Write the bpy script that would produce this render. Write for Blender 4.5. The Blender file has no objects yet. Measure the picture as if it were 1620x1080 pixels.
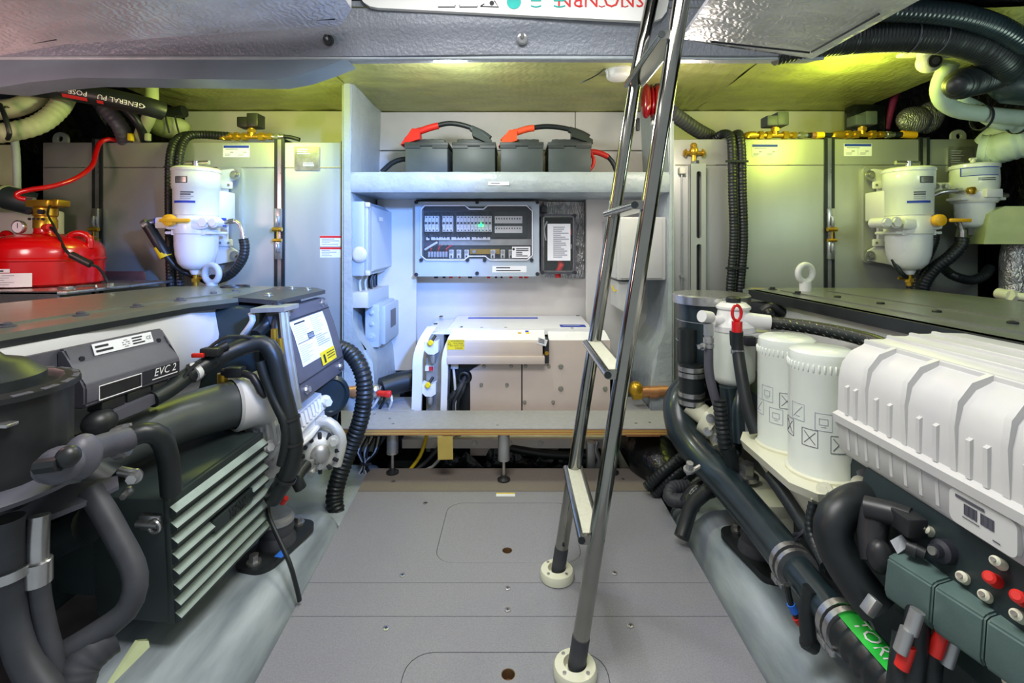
import bpy, bmesh, math, random
from mathutils import Vector, Matrix, Quaternion
random.seed(4)
sc = bpy.context.scene
col = sc.collection
PI = math.pi
V = Vector
# ---------------------------------------------------------------- camera, world, exposure
F = 780.0            # focal length in pixels of the 1620 px wide frame
cam = bpy.data.cameras.new('camera'); camo = bpy.data.objects.new('camera', cam); col.objects.link(camo)
camo.location = (0, 0, 1); camo.rotation_euler = (PI/2, 0, 0)
cam.sensor_width = 36; cam.lens = 36*F/1620; cam.shift_x = -6/1620; cam.shift_y = -156/1620; cam.clip_start = .05
sc.camera = camo
sc.view_settings.view_transform = 'Standard'; sc.view_settings.look = 'None'
sc.view_settings.gamma = 1; sc.view_settings.use_curve_mapping = False
sc.view_settings.exposure = 0.0
w = bpy.data.worlds.new('world'); sc.world = w; w.use_nodes = True
w.node_tree.nodes['Background'].inputs[0].default_value = (.86, .94, 1, 1)
w.node_tree.nodes['Background'].inputs[1].default_value = .46

def lamp(name, kind, loc, power, color, size=.1, aim=None, size_y=None, spread=None):
    l = bpy.data.lights.new(name, kind); o = bpy.data.objects.new(name, l); col.objects.link(o)
    o.location = loc; l.energy = power; l.color = color
    if kind == 'AREA':
        l.size = size
        if size_y: l.shape = 'RECTANGLE'; l.size_y = size_y
        if spread: l.spread = spread
    else: l.shadow_soft_size = size
    if aim: o.rotation_euler = (V(aim)-V(loc)).to_track_quat('-Z', 'Y').to_euler()
    return o
# daylight through the deck hatch, the engine-room lamps behind the deck beam, a lamp at the right hull side, and added fill lights
lamp('hatch_daylight', 'AREA', (-.02, .75, 1.90), 27, (1, .98, .96), .8, (0, .9, 0), .5)
lamp('beam_lamp', 'POINT', (-.25, 1.90, 1.62), 13, (.9, .95, 1), .04)
lo = lamp('added_blue_spot', 'SPOT', (.42, .30, 1.5), 430, (.16, .36, 1), .06, (-.85, 2.35, .80)); lo.data.spot_size = math.radians(40); lo.data.spot_blend = .7  # added unseen spot, stands in for blue daylight on the left alcove
lamp('left_ceiling_lamp', 'POINT', (-1.12, 2.05, 1.60), 8, (.86, 1, .14), .07)
lamp('right_ceiling_lamp', 'POINT', (1.35, 2.0, 1.60), 8, (.86, 1, .14), .07)
lamp('right_beam_lamp', 'POINT', (.66, 1.95, 1.5), 6, (1, .86, .72), .05)
lamp('left_foil_fill', 'POINT', (-1.75, 1.15, 1.25), 12, (1, .58, .55), .1)  # added pinkish fill, brightens the left foil boards from below
lamp('right_hull_lamp', 'POINT', (1.75, 1.3, 1.3), 5, (.75, 1, .85), .1)
lamp('alcove_fill', 'AREA', (.1, 2.42, 1.228), 1.1, (1, .95, .93), 1.0, (.1, 2.35, 0), .05)  # added fill under the shelf to brighten the boxes and generator

# ---------------------------------------------------------------- helpers
def P(px, py, Y):                                   # a point at depth Y that the photograph shows at (px, py)
    return V(((px-816)/F*Y, Y, 1-(py-384)/F*Y))
def S(n, Y): return n*Y/F
def lin(c): return tuple((x/255/12.92 if x/255 < .04045 else ((x/255+.055)/1.055)**2.4) for x in c)
MATS = {}
def mat(name, c, rough=.5, metal=0, var=.12, vs=18, bump=0, bs=60, coat=0, trans=0, emit=0, c2=None, stretch=None, alpha=1):
    m = bpy.data.materials.new(name); m.use_nodes = True; nt = m.node_tree; N = nt.nodes; L = nt.links
    b = N['Principled BSDF']; c = lin(c)
    tc = N.new('ShaderNodeTexCoord'); mp = N.new('ShaderNodeMapping'); L.new(tc.outputs['Object'], mp.inputs[0])
    if stretch: mp.inputs['Scale'].default_value = stretch
    n = N.new('ShaderNodeTexNoise'); n.inputs['Scale'].default_value = vs; n.inputs['Detail'].default_value = 5
    L.new(mp.outputs[0], n.inputs['Vector'])
    r = N.new('ShaderNodeValToRGB'); r.color_ramp.elements[0].position = .3; r.color_ramp.elements[1].position = .7
    lo = lin(c2) if isinstance(c2, tuple) and max(c2) > 1 else None
    d = lo if lo else tuple(x*(1-var) for x in c)
    u = c if lo else tuple(min(1, x*(1+var)) for x in c)
    r.color_ramp.elements[0].color = (*d, 1); r.color_ramp.elements[1].color = (*u, 1)
    L.new(n.outputs['Fac'], r.inputs[0]); L.new(r.outputs[0], b.inputs['Base Color'])
    mr = N.new('ShaderNodeMapRange'); mr.inputs['To Min'].default_value = max(.02, rough-(.025 if metal > .5 else .07)); mr.inputs['To Max'].default_value = min(1, rough+(.025 if metal > .5 else .07))
    L.new(n.outputs['Fac'], mr.inputs['Value']); L.new(mr.outputs[0], b.inputs['Roughness'])
    b.inputs['Metallic'].default_value = metal
    if coat: b.inputs['Coat Weight'].default_value = coat; b.inputs['Coat Roughness'].default_value = .12
    if trans: b.inputs['Transmission Weight'].default_value = trans; b.inputs['IOR'].default_value = 1.3
    if alpha < 1: b.inputs['Alpha'].default_value = alpha
    if emit: b.inputs['Emission Color'].default_value = (*c, 1); b.inputs['Emission Strength'].default_value = emit
    if bump:
        n2 = N.new('ShaderNodeTexNoise'); n2.inputs['Scale'].default_value = bs; n2.inputs['Detail'].default_value = 4
        L.new(mp.outputs[0], n2.inputs['Vector'])
        bp = N.new('ShaderNodeBump'); bp.inputs['Strength'].default_value = bump; bp.inputs['Distance'].default_value = .01
        L.new(n2.outputs['Fac'], bp.inputs['Height']); L.new(bp.outputs[0], b.inputs['Normal'])
    MATS[name] = m
    return m
def foil(name, c, rough=.32, metal=.75, wrinkle=.5, sc_=7, stretch=(1, 1, 1)):
    """crinkled foil facing: wrinkles from a distorted voronoi crease pattern plus fine grain"""
    m = mat(name, c, rough, metal, .18, 5, 0); nt = m.node_tree; N = nt.nodes; L = nt.links; b = N['Principled BSDF']
    mp = next(x for x in N if x.type == 'MAPPING'); mp.inputs['Scale'].default_value = stretch
    v = N.new('ShaderNodeTexVoronoi'); v.feature = 'DISTANCE_TO_EDGE'; v.inputs['Scale'].default_value = sc_
    n = N.new('ShaderNodeTexNoise'); n.inputs['Scale'].default_value = sc_*5; n.inputs['Detail'].default_value = 6; n.inputs['Distortion'].default_value = 1.5
    mx = N.new('ShaderNodeMath'); mx.operation = 'MULTIPLY_ADD'; mx.inputs[1].default_value = .16
    L.new(mp.outputs[0], n.inputs[0]); L.new(mp.outputs[0], v.inputs[0]); L.new(v.outputs['Distance'], mx.inputs[2]); L.new(n.outputs['Fac'], mx.inputs[0])
    wv = N.new('ShaderNodeTexWave'); wv.inputs['Scale'].default_value = sc_*3.2; wv.inputs['Distortion'].default_value = 9; wv.inputs['Detail'].default_value = 4; wv.inputs['Detail Scale'].default_value = 1.5
    L.new(mp.outputs[0], wv.inputs[0]); ad = N.new('ShaderNodeMath'); ad.operation = 'MULTIPLY_ADD'; ad.inputs[1].default_value = .12
    L.new(wv.outputs['Fac'], ad.inputs[0]); L.new(mx.outputs[0], ad.inputs[2])
    bp = N.new('ShaderNodeBump'); bp.inputs['Strength'].default_value = wrinkle; bp.inputs['Distance'].default_value = .02
    L.new(ad.outputs[0], bp.inputs['Height']); L.new(bp.outputs[0], b.inputs['Normal'])
    return m

class B:
    """collects shapes; part()/solo()/struct() links them as one mesh object"""
    def __init__(s, M=None): s.bm = bmesh.new(); s.M = M or Matrix.Identity(4)
    def vs(s, pts): return [s.bm.verts.new(s.M @ V(p)) for p in pts]
    def face(s, vs):
        try: return s.bm.faces.new(vs)
        except ValueError: return None
    def poly(s, pts): s.face(s.vs(pts)); return s
    def box(s, c, size, bev=0, seg=2, R=None):
        m = s.M @ Matrix.Translation(V(c)) @ (R.to_4x4() if R else Matrix.Identity(4)) @ Matrix.Diagonal((*size, 1))
        r = bmesh.ops.create_cube(s.bm, size=1, matrix=m)
        if bev:
            es = list({e for v in r['verts'] for e in v.link_edges})
            bmesh.ops.bevel(s.bm, geom=es, offset=min(bev, min(size)*.49), segments=seg, affect='EDGES', profile=.5)
        return s
    def bb(s, x0, x1, y0, y1, z0, z1, bev=0, seg=2):
        return s.box(((x0+x1)/2, (y0+y1)/2, (z0+z1)/2), (abs(x1-x0), abs(y1-y0), abs(z1-z0)), bev, seg)
    def rings(s, rings, capped=True, closed=False):
        vv = [s.vs(r) for r in rings]; n = len(vv[0])
        k = len(vv)
        for i in range(k if closed else k-1):
            a, b = vv[i], vv[(i+1) % k]
            for j in range(n): s.face((a[j], a[(j+1) % n], b[(j+1) % n], b[j]))
        if capped and not closed: s.face(list(reversed(vv[0]))); s.face(vv[-1])
        return s
    def cyl(s, p0, p1, r0, r1=None, n=20, capped=True):
        p0, p1 = V(p0), V(p1); r1 = r0 if r1 is None else r1
        q = (p1-p0).to_track_quat('Z', 'Y')
        ring = lambda p, r: [p+q @ V((math.cos(2*PI*j/n)*r, math.sin(2*PI*j/n)*r, 0)) for j in range(n)]
        return s.rings([ring(p0, r0), ring(p1, r1)], capped)
    def lathe(s, prof, c=(0, 0, 0), axis=(0, 0, 1), n=28, capped=True, flute=0, nf=12):
        c = V(c); q = V(axis).to_track_quat('Z', 'Y')
        R = []
        for r, z in prof:
            R.append([c+q @ V((math.cos(2*PI*j/n)*(r*(1+flute*math.cos(nf*2*PI*j/n))), math.sin(2*PI*j/n)*(r*(1+flute*math.cos(nf*2*PI*j/n))), z)) for j in range(n)])
        return s.rings(R, capped)
    def tube(s, pts, r, n=12, step=None, smooth=True, corr=0, pitch=.012, capped=True):
        path = spline(pts, step or (pitch/4 if corr else .02)) if smooth else [V(p) for p in pts]
        L = [0]
        for a, b in zip(path, path[1:]): L.append(L[-1]+(b-a).length)
        T = L[-1] or 1
        fr = frames(path); R = []
        for i, (p, (t, u, v)) in enumerate(zip(path, fr)):
            rr = r(L[i]/T) if callable(r) else r
            if corr: rr *= 1-corr*(.5-.5*math.cos(2*PI*L[i]/pitch))
            R.append([p+u*math.cos(2*PI*j/n)*rr+v*math.sin(2*PI*j/n)*rr for j in range(n)])
        return s.rings(R, capped)
    def prism(s, pts2, a, b, plane='XZ'):
        """a 2-D outline pushed from a to b along the third axis"""
        f = {'XZ': lambda p, t: (p[0], t, p[1]), 'XY': lambda p, t: (p[0], p[1], t), 'YZ': lambda p, t: (t, p[0], p[1])}[plane]
        return s.rings([[f(p, a) for p in pts2], [f(p, b) for p in pts2]])
    def torus(s, c, R, r, axis=(0, 1, 0), n=28, m=10):
        c = V(c); q = V(axis).to_track_quat('Z', 'Y'); rs = []
        for i in range(n):
            a = 2*PI*i/n; d = V((math.cos(a), math.sin(a), 0))
            rs.append([c+q @ (d*(R+r*math.cos(2*PI*j/m))+V((0, 0, r*math.sin(2*PI*j/m)))) for j in range(m)])
        return s.rings(rs, closed=True)
    def ball(s, c, rad, u=20, v=12, R=None):
        rad = rad if hasattr(rad, '__len__') else (rad,)*3
        m = s.M @ Matrix.Translation(V(c)) @ (R.to_4x4() if R else Matrix.Identity(4)) @ Matrix.Diagonal((*rad, 1))
        bmesh.ops.create_uvsphere(s.bm, u_segments=u, v_segments=v, radius=1, matrix=m); return s
    def plate(s, outer, holes, z0, z1, plane='XY', f=None):
        """flat plate with holes, outlines in 2-D"""
        f = f or {'XY': lambda p, t: (p[0], p[1], t), 'XZ': lambda p, t: (p[0], t, p[1]), 'YZ': lambda p, t: (t, p[0], p[1])}[plane]
        es = []; bm = s.bm
        for lp in [outer]+list(holes):
            vv = s.vs([f(p, z0) for p in lp])
            es += [bm.edges.new((vv[i], vv[(i+1) % len(vv)])) for i in range(len(vv))]
        g = bmesh.ops.triangle_fill(bm, edges=es, use_beauty=True)
        fs = [x for x in g['geom'] if isinstance(x, bmesh.types.BMFace)]
        ex = bmesh.ops.extrude_face_region(bm, geom=fs)
        d = s.M.to_3x3() @ (V(f((0, 0), z1))-V(f((0, 0), z0)))
        bmesh.ops.translate(bm, vec=d, verts=[x for x in ex['geom'] if isinstance(x, bmesh.types.BMVert)])
        return s
    def hexbolt(s, c, axis, r, h, washer=True):
        c = V(c); a = V(axis).normalized()
        if washer: s.cyl(c, c+a*h*.25, r*1.5, n=16)
        return s.cyl(c+a*h*.2, c+a*h, r, n=6)

def spline(pts, step=.02):
    pts = [V(p) for p in pts]
    if len(pts) == 2:
        n = max(1, int((pts[1]-pts[0]).length/step)); return [pts[0].lerp(pts[1], i/n) for i in range(n+1)]
    ext = [pts[0]*2-pts[1]]+pts+[pts[-1]*2-pts[-2]]; out = []
    for i in range(1, len(ext)-2):
        a, b, c, d = ext[i-1:i+3]; n = max(2, int((c-b).length/step))
        for k in range(n):
            t = k/n
            out.append(.5*((2*b)+(c-a)*t+(2*a-5*b+4*c-d)*t*t+(3*b-a-3*c+d)*t**3))
    out.append(pts[-1]); return out
def frames(path):
    fr = []; u = None
    for i, p in enumerate(path):
        t = (path[min(i+1, len(path)-1)]-path[max(i-1, 0)])
        t = t.normalized() if t.length > 1e-9 else V((0, 0, 1))
        if u is None: u = t.orthogonal().normalized()
        u = (u-t*u.dot(t)).normalized(); fr.append((t, u, t.cross(u)))
    return fr
def rrect(x0, x1, y0, y1, r, n=5):
    out = []
    for cx, cy, a in ((x1-r, y1-r, 0), (x0+r, y1-r, PI/2), (x0+r, y0+r, PI), (x1-r, y0+r, 1.5*PI)):
        out += [(cx+r*math.cos(a+PI/2*k/n), cy+r*math.sin(a+PI/2*k/n)) for k in range(n+1)]
    return out
def circ(cx, cy, r, n=20): return [(cx+r*math.cos(2*PI*k/n), cy+r*math.sin(2*PI*k/n)) for k in range(n)]

WL = {}
def _link(b, name, m, parent=None, sharp=38):
    bm = b.bm
    bmesh.ops.remove_doubles(bm, verts=bm.verts, dist=1e-6)
    bmesh.ops.recalc_face_normals(bm, faces=bm.faces)
    me = bpy.data.meshes.new(name); bm.to_mesh(me); bm.free()
    return _link_mesh(me, name, m, parent, sharp)
def _link_mesh(me, name, m, parent=None, sharp=38):
    co = [v.co for v in me.vertices]
    lo = V([min(c[i] for c in co) for i in range(3)]); hi = V([max(c[i] for c in co) for i in range(3)])
    c = (lo+hi)/2
    me.transform(Matrix.Translation(-c)); me.materials.append(m)
    if sharp:
        me.polygons.foreach_set('use_smooth', [True]*len(me.polygons)); me.set_sharp_from_angle(angle=math.radians(sharp))
    o = bpy.data.objects.new(name, me); col.objects.link(o); WL[o] = c
    if parent: o.parent = parent; o.location = c-WL[parent]
    else: o.location = c
    return o
def thing(name, label, cat, loc, group=None):
    o = bpy.data.objects.new(name, None); col.objects.link(o); o.empty_display_size = .05
    o.location = loc; WL[o] = V(loc); o['label'] = label; o['category'] = cat
    if group: o['group'] = group
    return o
def part(b, name, m, parent, label=None, sharp=38):
    o = _link(b, name, m, parent, sharp)
    if label: o['label'] = label
    return o
def solo(b, name, m, label, cat, group=None, sharp=38):
    o = _link(b, name, m, None, sharp); o['label'] = label; o['category'] = cat
    if group: o['group'] = group
    return o
def struct(b, name, m, parent=None, sharp=38):
    o = _link(b, name, m, parent, sharp)
    if not parent: o['kind'] = 'structure'
    return o
def dup(root, d, label):
    r = root.copy(); col.objects.link(r); r.location = root.location+V(d); r['label'] = label; WL[r] = WL[root]+V(d)
    for ch in root.children:
        c = ch.copy(); col.objects.link(c); c.parent = r; WL[c] = WL[ch]+V(d)
        for g in ch.children:
            e = g.copy(); col.objects.link(e); e.parent = c
    return r
def text_mesh(t, size, depth=0, align='CENTER', shear=0, spacing=1):
    cu = bpy.data.curves.new('lettering', 'FONT'); cu.body = t; cu.size = size; cu.extrude = depth; cu.align_x = align; cu.align_y = 'CENTER'
    cu.shear = shear; cu.resolution_u = 2; cu.space_character = spacing
    o = bpy.data.objects.new('lettering', cu); me = bpy.data.meshes.new_from_object(o)
    bpy.data.objects.remove(o); return me
def text(t, size, c, xdir, ydir, m, parent, depth=0, shear=0, name='lettering', align='CENTER', sx=1):
    me = text_mesh(t, size, depth, align, shear)
    x = V(xdir).normalized(); y = V(ydir); y = (y-x*y.dot(x)).normalized(); z = x.cross(y)
    M = Matrix((x*sx, y, z)).transposed().to_4x4(); M.translation = V(c); me.transform(M)
    return _link_mesh(me, name, m, parent, 0)
def text_on_tube(t, size, pts, r, start, ang, m, parent, flip=1, name='lettering'):
    """lettering wrapped on a hose: runs along its centre line, bent round its skin"""
    me = text_mesh(t, size, 0, 'LEFT'); path = spline(pts, .01); fr = frames(path); L = [0]
    for a, b in zip(path, path[1:]): L.append(L[-1]+(b-a).length)
    for v in me.vertices:
        s_ = start+v.co.x*flip if flip > 0 else start-v.co.x*-flip
        i = max(0, min(len(L)-2, next((k for k in range(len(L)-1) if L[k+1] >= s_), len(L)-2)))
        k = (s_-L[i])/max(1e-6, L[i+1]-L[i]); p = path[i].lerp(path[i+1], k); T, u, w_ = fr[i]
        d = ang(i, p, T) if callable(ang) else ang
        d = (d-T*d.dot(T)).normalized(); e = d.cross(T); a = v.co.y*(1 if flip > 0 else -1)/r
        v.co = p+(d*math.cos(a)+e*math.sin(a))*(r*1.012+.0006)
    return _link_mesh(me, name, m, parent, 0)
def print_lines(b, c, xd, yd, w_, h_, rows, seed=0, fill=.5, left=True):
    """illegible small print: thin dashes"""
    rnd = random.Random(seed); x = V(xd).normalized(); y = V(yd).normalized(); z = x.cross(y)
    for i in range(rows):
        yy = h_/2-h_*(i+.5)/rows; wl = w_*rnd.uniform(.45, 1)
        x0 = -w_/2 if left else -wl/2
        q = V(c)+y*yy+z*.0006; th = h_/rows*fill/2
        b.poly([q+x*x0-y*th, q+x*(x0+wl)-y*th, q+x*(x0+wl)+y*th, q+x*x0+y*th])
    return b
def rect(b, c, xd, yd, w_, h_, t=.0008):
    x = V(xd).normalized(); y = V(yd).normalized(); y = (y-x*y.dot(x)).normalized(); z = x.cross(y); c = V(c)
    R = Matrix((x, y, z)).transposed()
    b.box(c+z*t/2, (w_, h_, t), R=R); return b
def clamp_band(b, c, axis, r, wd=.012):
    """steel hose clamp with worm housing"""
    c = V(c); a = V(axis).normalized()
    b.lathe([(r*.98, -wd/2), (r*1.05, -wd/2), (r*1.05, wd/2), (r*.98, wd/2)], c, a, 24)
    u = a.orthogonal().normalized(); b.box(c+u*r*1.08, (wd*.9, wd*.9, wd*1.6), .001, R=a.to_track_quat('Z', 'Y').to_matrix())
    return b
# ---------------------------------------------------------------- materials
mat('floor_grey', (140, 140, 147), .8, 0, .14, 260, .12, 420)
mat('floor_brown', (128, 120, 112), .8, 0, .12, 240, .12, 420)
mat('ply_dark', (112, 84, 52), .7, 0, .2, 30)
mat('ply_edge', (196, 140, 84), .6, 0, .2, 40, stretch=(1, 1, 30))
mat('bench_grey', (160, 160, 164), .55, 0, .07, 40)
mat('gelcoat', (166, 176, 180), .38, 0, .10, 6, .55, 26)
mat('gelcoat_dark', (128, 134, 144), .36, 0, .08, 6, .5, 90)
mat('bilge', (52, 58, 60), .5, 0, .4, 9, .3, 12)
mat('hull_black', (14, 15, 15), .3, .1, .5, 30, .9, 14)
mat('panel_white', (214, 211, 206), .6, 0, .03, 10)
mat('tank', (176, 180, 176), .42, .45, .08, 6, .04, 30, stretch=(1, 1, .25))
mat('steel', (190, 190, 190), .28, .9, .08, 30)
mat('chrome', (158, 158, 150), .13, 1, .05, 20)
mat('tread', (205, 205, 190), .55, .3, .06, 80)
mat('white_paint', (226, 226, 226), .35, 0, .03, 8, coat=.2)
mat('cream_paint', (222, 222, 198), .35, 0, .04, 8, coat=.2)
mat('white_plastic', (202, 202, 200), .42, 0, .03, 14)
mat('filter_white', (222, 228, 220), .3, 0, .03, 9, coat=.3)
mat('bowl', (228, 230, 236), .28, 0, .03, 9, coat=.3)
mat('grey_plastic', (172, 186, 200), .42, 0, .03, 10)
mat('rubber', (26, 32, 34), .42, 0, .3, 14)
mat('hose_teal', (30, 44, 50), .32, 0, .3, 10, coat=.2)
mat('rubber_grey', (58, 60, 66), .55, 0, .2, 20)
mat('black_metal', (38, 42, 44), .42, .2, .2, 20, .05, 200)
mat('black_plastic', (34, 36, 38), .4, 0, .25, 20)
mat('module_grey', (82, 82, 92), .45, 0, .1, 20, .05, 200)
mat('cover_lit', (116, 120, 108), .33, .15, .08, 12, .02, 150, coat=.3)  # cover grey brightened, lamp light put into the colour
mat('beam_slate', (118, 132, 142), .34, 0, .12, 5, .25, 10)
mat('bed_paint', (184, 194, 198), .34, 0, .1, 5, .5, 7, c2=(120, 130, 138), stretch=(2.4, .5, 2.4))
mat('cover_shaded', (58, 61, 62), .36, .1, .1, 12, .02, 150)  # same cover with shade put into the colour, for the corner lamplight misses
mat('pipe_grey', (70, 76, 78), .38, 0, .15, 10)
mat('fuse_teal', (82, 104, 100), .42, 0, .12, 20, .04, 200)
mat('magenta', (120, 30, 80), .5, 0, .1, 20)
mat('cooler', (44, 54, 54), .42, .15, .15, 10, .04, 160)
mat('fin', (150, 166, 160), .42, .1, .12, 20)  # pale tone for the lit upper faces of the cooler fins
mat('red_paint', (205, 8, 16), .22, 0, .06, 8, coat=.5)
mat('red_rubber', (214, 40, 32), .45, 0, .08, 20)
mat('orange_rubber', (238, 84, 44), .45, 0, .08, 20)
mat('red_lens', (120, 2, 14), .12, 0, .15, 10, coat=.6)
mat('brass', (196, 156, 52), .3, .75, .12, 20)
mat('copper', (196, 140, 98), .35, .6, .15, 14)
mat('yellow', (236, 206, 24), .5, 0, .05, 20)
mat('tan', (206, 182, 96), .6, 0, .06, 20)
mat('knob_yellow', (234, 176, 30), .4, 0, .06, 20)
mat('blue', (20, 62, 190), .45, 0, .08, 20)
mat('green', (30, 196, 60), .5, 0, .06, 20)
mat('label', (234, 236, 240), .5, 0, .02, 10)
mat('label_silver', (150, 152, 146), .3, .6, .25, 30)
mat('ink', (32, 34, 44), .6, 0, .1, 30)
mat('ink_pale', (164, 168, 178), .6, 0, .1, 30)
mat('ink_blue', (32, 60, 170), .6, 0, .1, 30)
mat('ink_red', (214, 40, 40), .6, 0, .1, 30)
mat('ink_teal', (40, 190, 180), .6, 0, .1, 30)
mat('ink_white', (240, 240, 240), .6, 0, .03, 30)
mat('generator', (206, 192, 184), .5, 0, .03, 12)
mat('generator_white', (232, 232, 236), .42, 0, .03, 12)
mat('aluminium', (176, 178, 178), .4, .7, .12, 20)
mat('cast', (206, 208, 204), .45, .25, .08, 20, .06, 90)
mat('battery', (70, 78, 80), .5, 0, .1, 10)
mat('battery_lid', (52, 58, 58), .5, 0, .1, 10)
mat('olive_duct', (176, 186, 140), .55, 0, .1, 14)
mat('mint_duct', (178, 194, 182), .5, 0, .12, 12)
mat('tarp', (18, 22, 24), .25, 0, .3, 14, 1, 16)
mat('panel_dark', (36, 48, 50), .5, 0, .2, 10, .05, 160)
mat('hatch_white', (236, 238, 234), .4, 0, .02, 10)
mat('window_clear', (150, 158, 160), .05, 0, .01, 10, alpha=.08)
mat('led_green', (20, 255, 90), .4, 0, .01, 10, emit=9)
mat('tape_blue', (50, 120, 230), .5, 0, .05, 10)
foil('foil_silver', (226, 226, 232), .34, .5, .5, 5, (1, 1.6, 1))
foil('foil_green_cast', (170, 172, 110), .42, .35, .5, 2.6, (1, 2.5, 1))  # lamps' yellow-green cast partly put into the foil's base colour
foil('foil_patch', (190, 190, 190), .3, .7, .8, 9)
foil('foil_black', (24, 26, 25), .3, .2, 1, 16)
m = MATS
# ================================================================ THE SETTING
XL = lambda y: -.593-.05*(y-1.12)
XR = .57
b = B(); b.prism([(-.56, -.06), (.53, -.06), (.53, -.024), (-.56, -.024)], .3, 2.14); floor = struct(b, 'floor', m['ply_dark'])
G = .0016
hatch = [rrect(-.258, .211, 1.5415, 1.898, .062), rrect(-.262, .215, .80, 1.2056, .062)]
hole = [circ(-.028, 1.605, .0165), circ(-.0176, 1.144, .0165)]
hin = [rrect(-.258+G, .211-G, 1.5415+G, 1.898-G, .061), rrect(-.262+G, .215-G, .80+G, 1.2056-G, .061)]
def strip(y0, y1, rr=0):
    return [(XL(y0), y0), (XR, y0), (XR, y1-rr), (XR-rr, y1), (XL(y1)+rr*.3, y1), (XL(y1), y1-rr)] if rr else [(XL(y0), y0), (XR, y0), (XR, y1), (XL(y1), y1)]
pan = []
for (y0, y1, hs, mm, rr) in ((1.4515, 1.984, [hatch[0]], 'floor_grey', 0), (1.3215, 1.4500, [], 'floor_grey', 0), (.3, 1.3195, [hatch[1]], 'floor_grey', 0)):
    b = B(); b.plate(strip(y0, y1), hs, 0, -.022); pan.append(part(b, 'floor_panel', m[mm], floor, sharp=30))
b = B(); b.prism(strip(1.9855, 2.185, .05), -.022, .0015, 'XY'); pan.append(part(b, 'floor_panel', m['floor_brown'], floor, 'brownish end strip of the floor', 30))
for i in range(2):
    b = B(); b.plate(hin[i], [hole[i]], -.0006, -.022); part(b, 'floor_hatch', m['floor_grey'], floor, 'lift-out hatch with a finger hole', 30)
    b = B(); b.lathe([(.0165, -.023), (.0166, -.0012), (.0150, -.0012), (.0148, -.023)], (hole[i][0][0]-.0165, hole[i][0][1], 0), n=24, capped=False); part(b, 'finger_hole', m['ply_dark'], floor)
for px, py, k in ((637, 910, 0), (803, 931, 1), (803, 965, 1), (611, 994, 2), (972, 907, 0), (997, 990, 2), (673, 796, 0), (622, 762, 3), (985, 758, 3)):
    Y = F/(py-384); x = (px-816)/F*Y; b = B(); b.lathe([(.0085, 0), (.0085, .0022), (.006, .003)], (x, Y, 0), n=14)
    s_ = part(b, 'screw', m['steel'], pan[k])
    b = B(); b.box((x, Y, .0031), (.009, .0018, .0008)); b.box((x, Y, .0031), (.0018, .009, .0008)); part(b, 'cross_slot', m['ink'], s_)
b = B(); rect(b, P(800, 783, F/(783-384))+V((0, 0, .0004)), (1, 0, 0), (0, 1, 0), .075, .022); st = part(b, 'sticker', m['label'], pan[0])
b = B(); rect(b, P(800, 780.6, F/(780.6-384))+V((0, 0, .0012)), (1, 0, 0), (0, 1, 0), .075, .007); part(b, 'yellow_edge', m['yellow'], st)

# bilge and hull
b = B(); b.bb(-2.6, 2.6, .1, 3.0, -.34, -.28); struct(b, 'hull_bottom', m['bilge'])
b = B()
for i in range(13):
    pass
def wavy_wall(x, y0, y1, z0, z1, nx, nz, amp, seed):
    rnd = random.Random(seed); bb = B(); g = []
    for i in range(nx+1):
        g.append(bb.vs([(x+rnd.uniform(-amp, amp), y0+(y1-y0)*i/nx, z0+(z1-z0)*j/nz) for j in range(nz+1)]))
    for i in range(nx):
        for j in range(nz): bb.face((g[i][j], g[i+1][j], g[i+1][j+1], g[i][j+1]))
    return bb
struct(wavy_wall(-2.55, .1, 3.0, -.3, 2.1, 20, 16, .02, 1), 'wall_left', m['foil_black'], sharp=0)
struct(wavy_wall(2.55, .1, 3.0, -.3, 2.1, 20, 16, .02, 2), 'wall_right', m['foil_black'], sharp=0)
b = B(); b.bb(-2.6, 2.6, 2.9, 2.96, -.3, 2.1); wb = struct(b, 'wall_back', m['foil_black'])
b = B(); b.bb(-2.6, 2.6, .1, 3.0, 1.98, 2.04); struct(b, 'ceiling', m['foil_black'])

# white lining panels on the back wall
def wp(x0, x1, z0, z1, y, name='wall_panel', mm='panel_white'):
    b = B(); b.bb(x0, x1, y, y+.02, z0, z1, .003, 1); return part(b, name, m[mm], wb)
wp(-1.855, -.80, 1.28, 1.738, 2.76); wp(.75, 1.885, 1.28, 1.738, 2.76)
wp(-.79, .335, 1.522, 1.738, 2.78); wp(.338, .745, 1.522, 1.738, 2.78); wp(-.79, .745, 1.30, 1.518, 2.78)
wp(-.76, -.545, .3, 1.24, 2.70); wp(.385, .745, .3, 1.24, 2.70); wp(-.57, .41, .2, 1.24, 2.80)
b = B(); b.bb(.155, .39, 2.785, 2.797, .80, 1.235, .004, 1); part(b, 'foil_lining', m['foil_patch'], wb)

# foil ceiling behind the beam: boards with taped joints
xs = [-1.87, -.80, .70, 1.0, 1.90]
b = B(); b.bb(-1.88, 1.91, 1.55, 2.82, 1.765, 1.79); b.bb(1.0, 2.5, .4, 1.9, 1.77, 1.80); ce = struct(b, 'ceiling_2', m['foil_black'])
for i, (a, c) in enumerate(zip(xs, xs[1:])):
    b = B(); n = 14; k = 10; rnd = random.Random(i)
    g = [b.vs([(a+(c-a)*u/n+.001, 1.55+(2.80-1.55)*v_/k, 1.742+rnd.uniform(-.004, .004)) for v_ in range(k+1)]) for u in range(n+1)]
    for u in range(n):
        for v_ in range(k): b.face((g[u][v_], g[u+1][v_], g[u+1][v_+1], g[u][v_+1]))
    part(b, 'foil_board', m['foil_green_cast'], ce, sharp=0)

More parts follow.
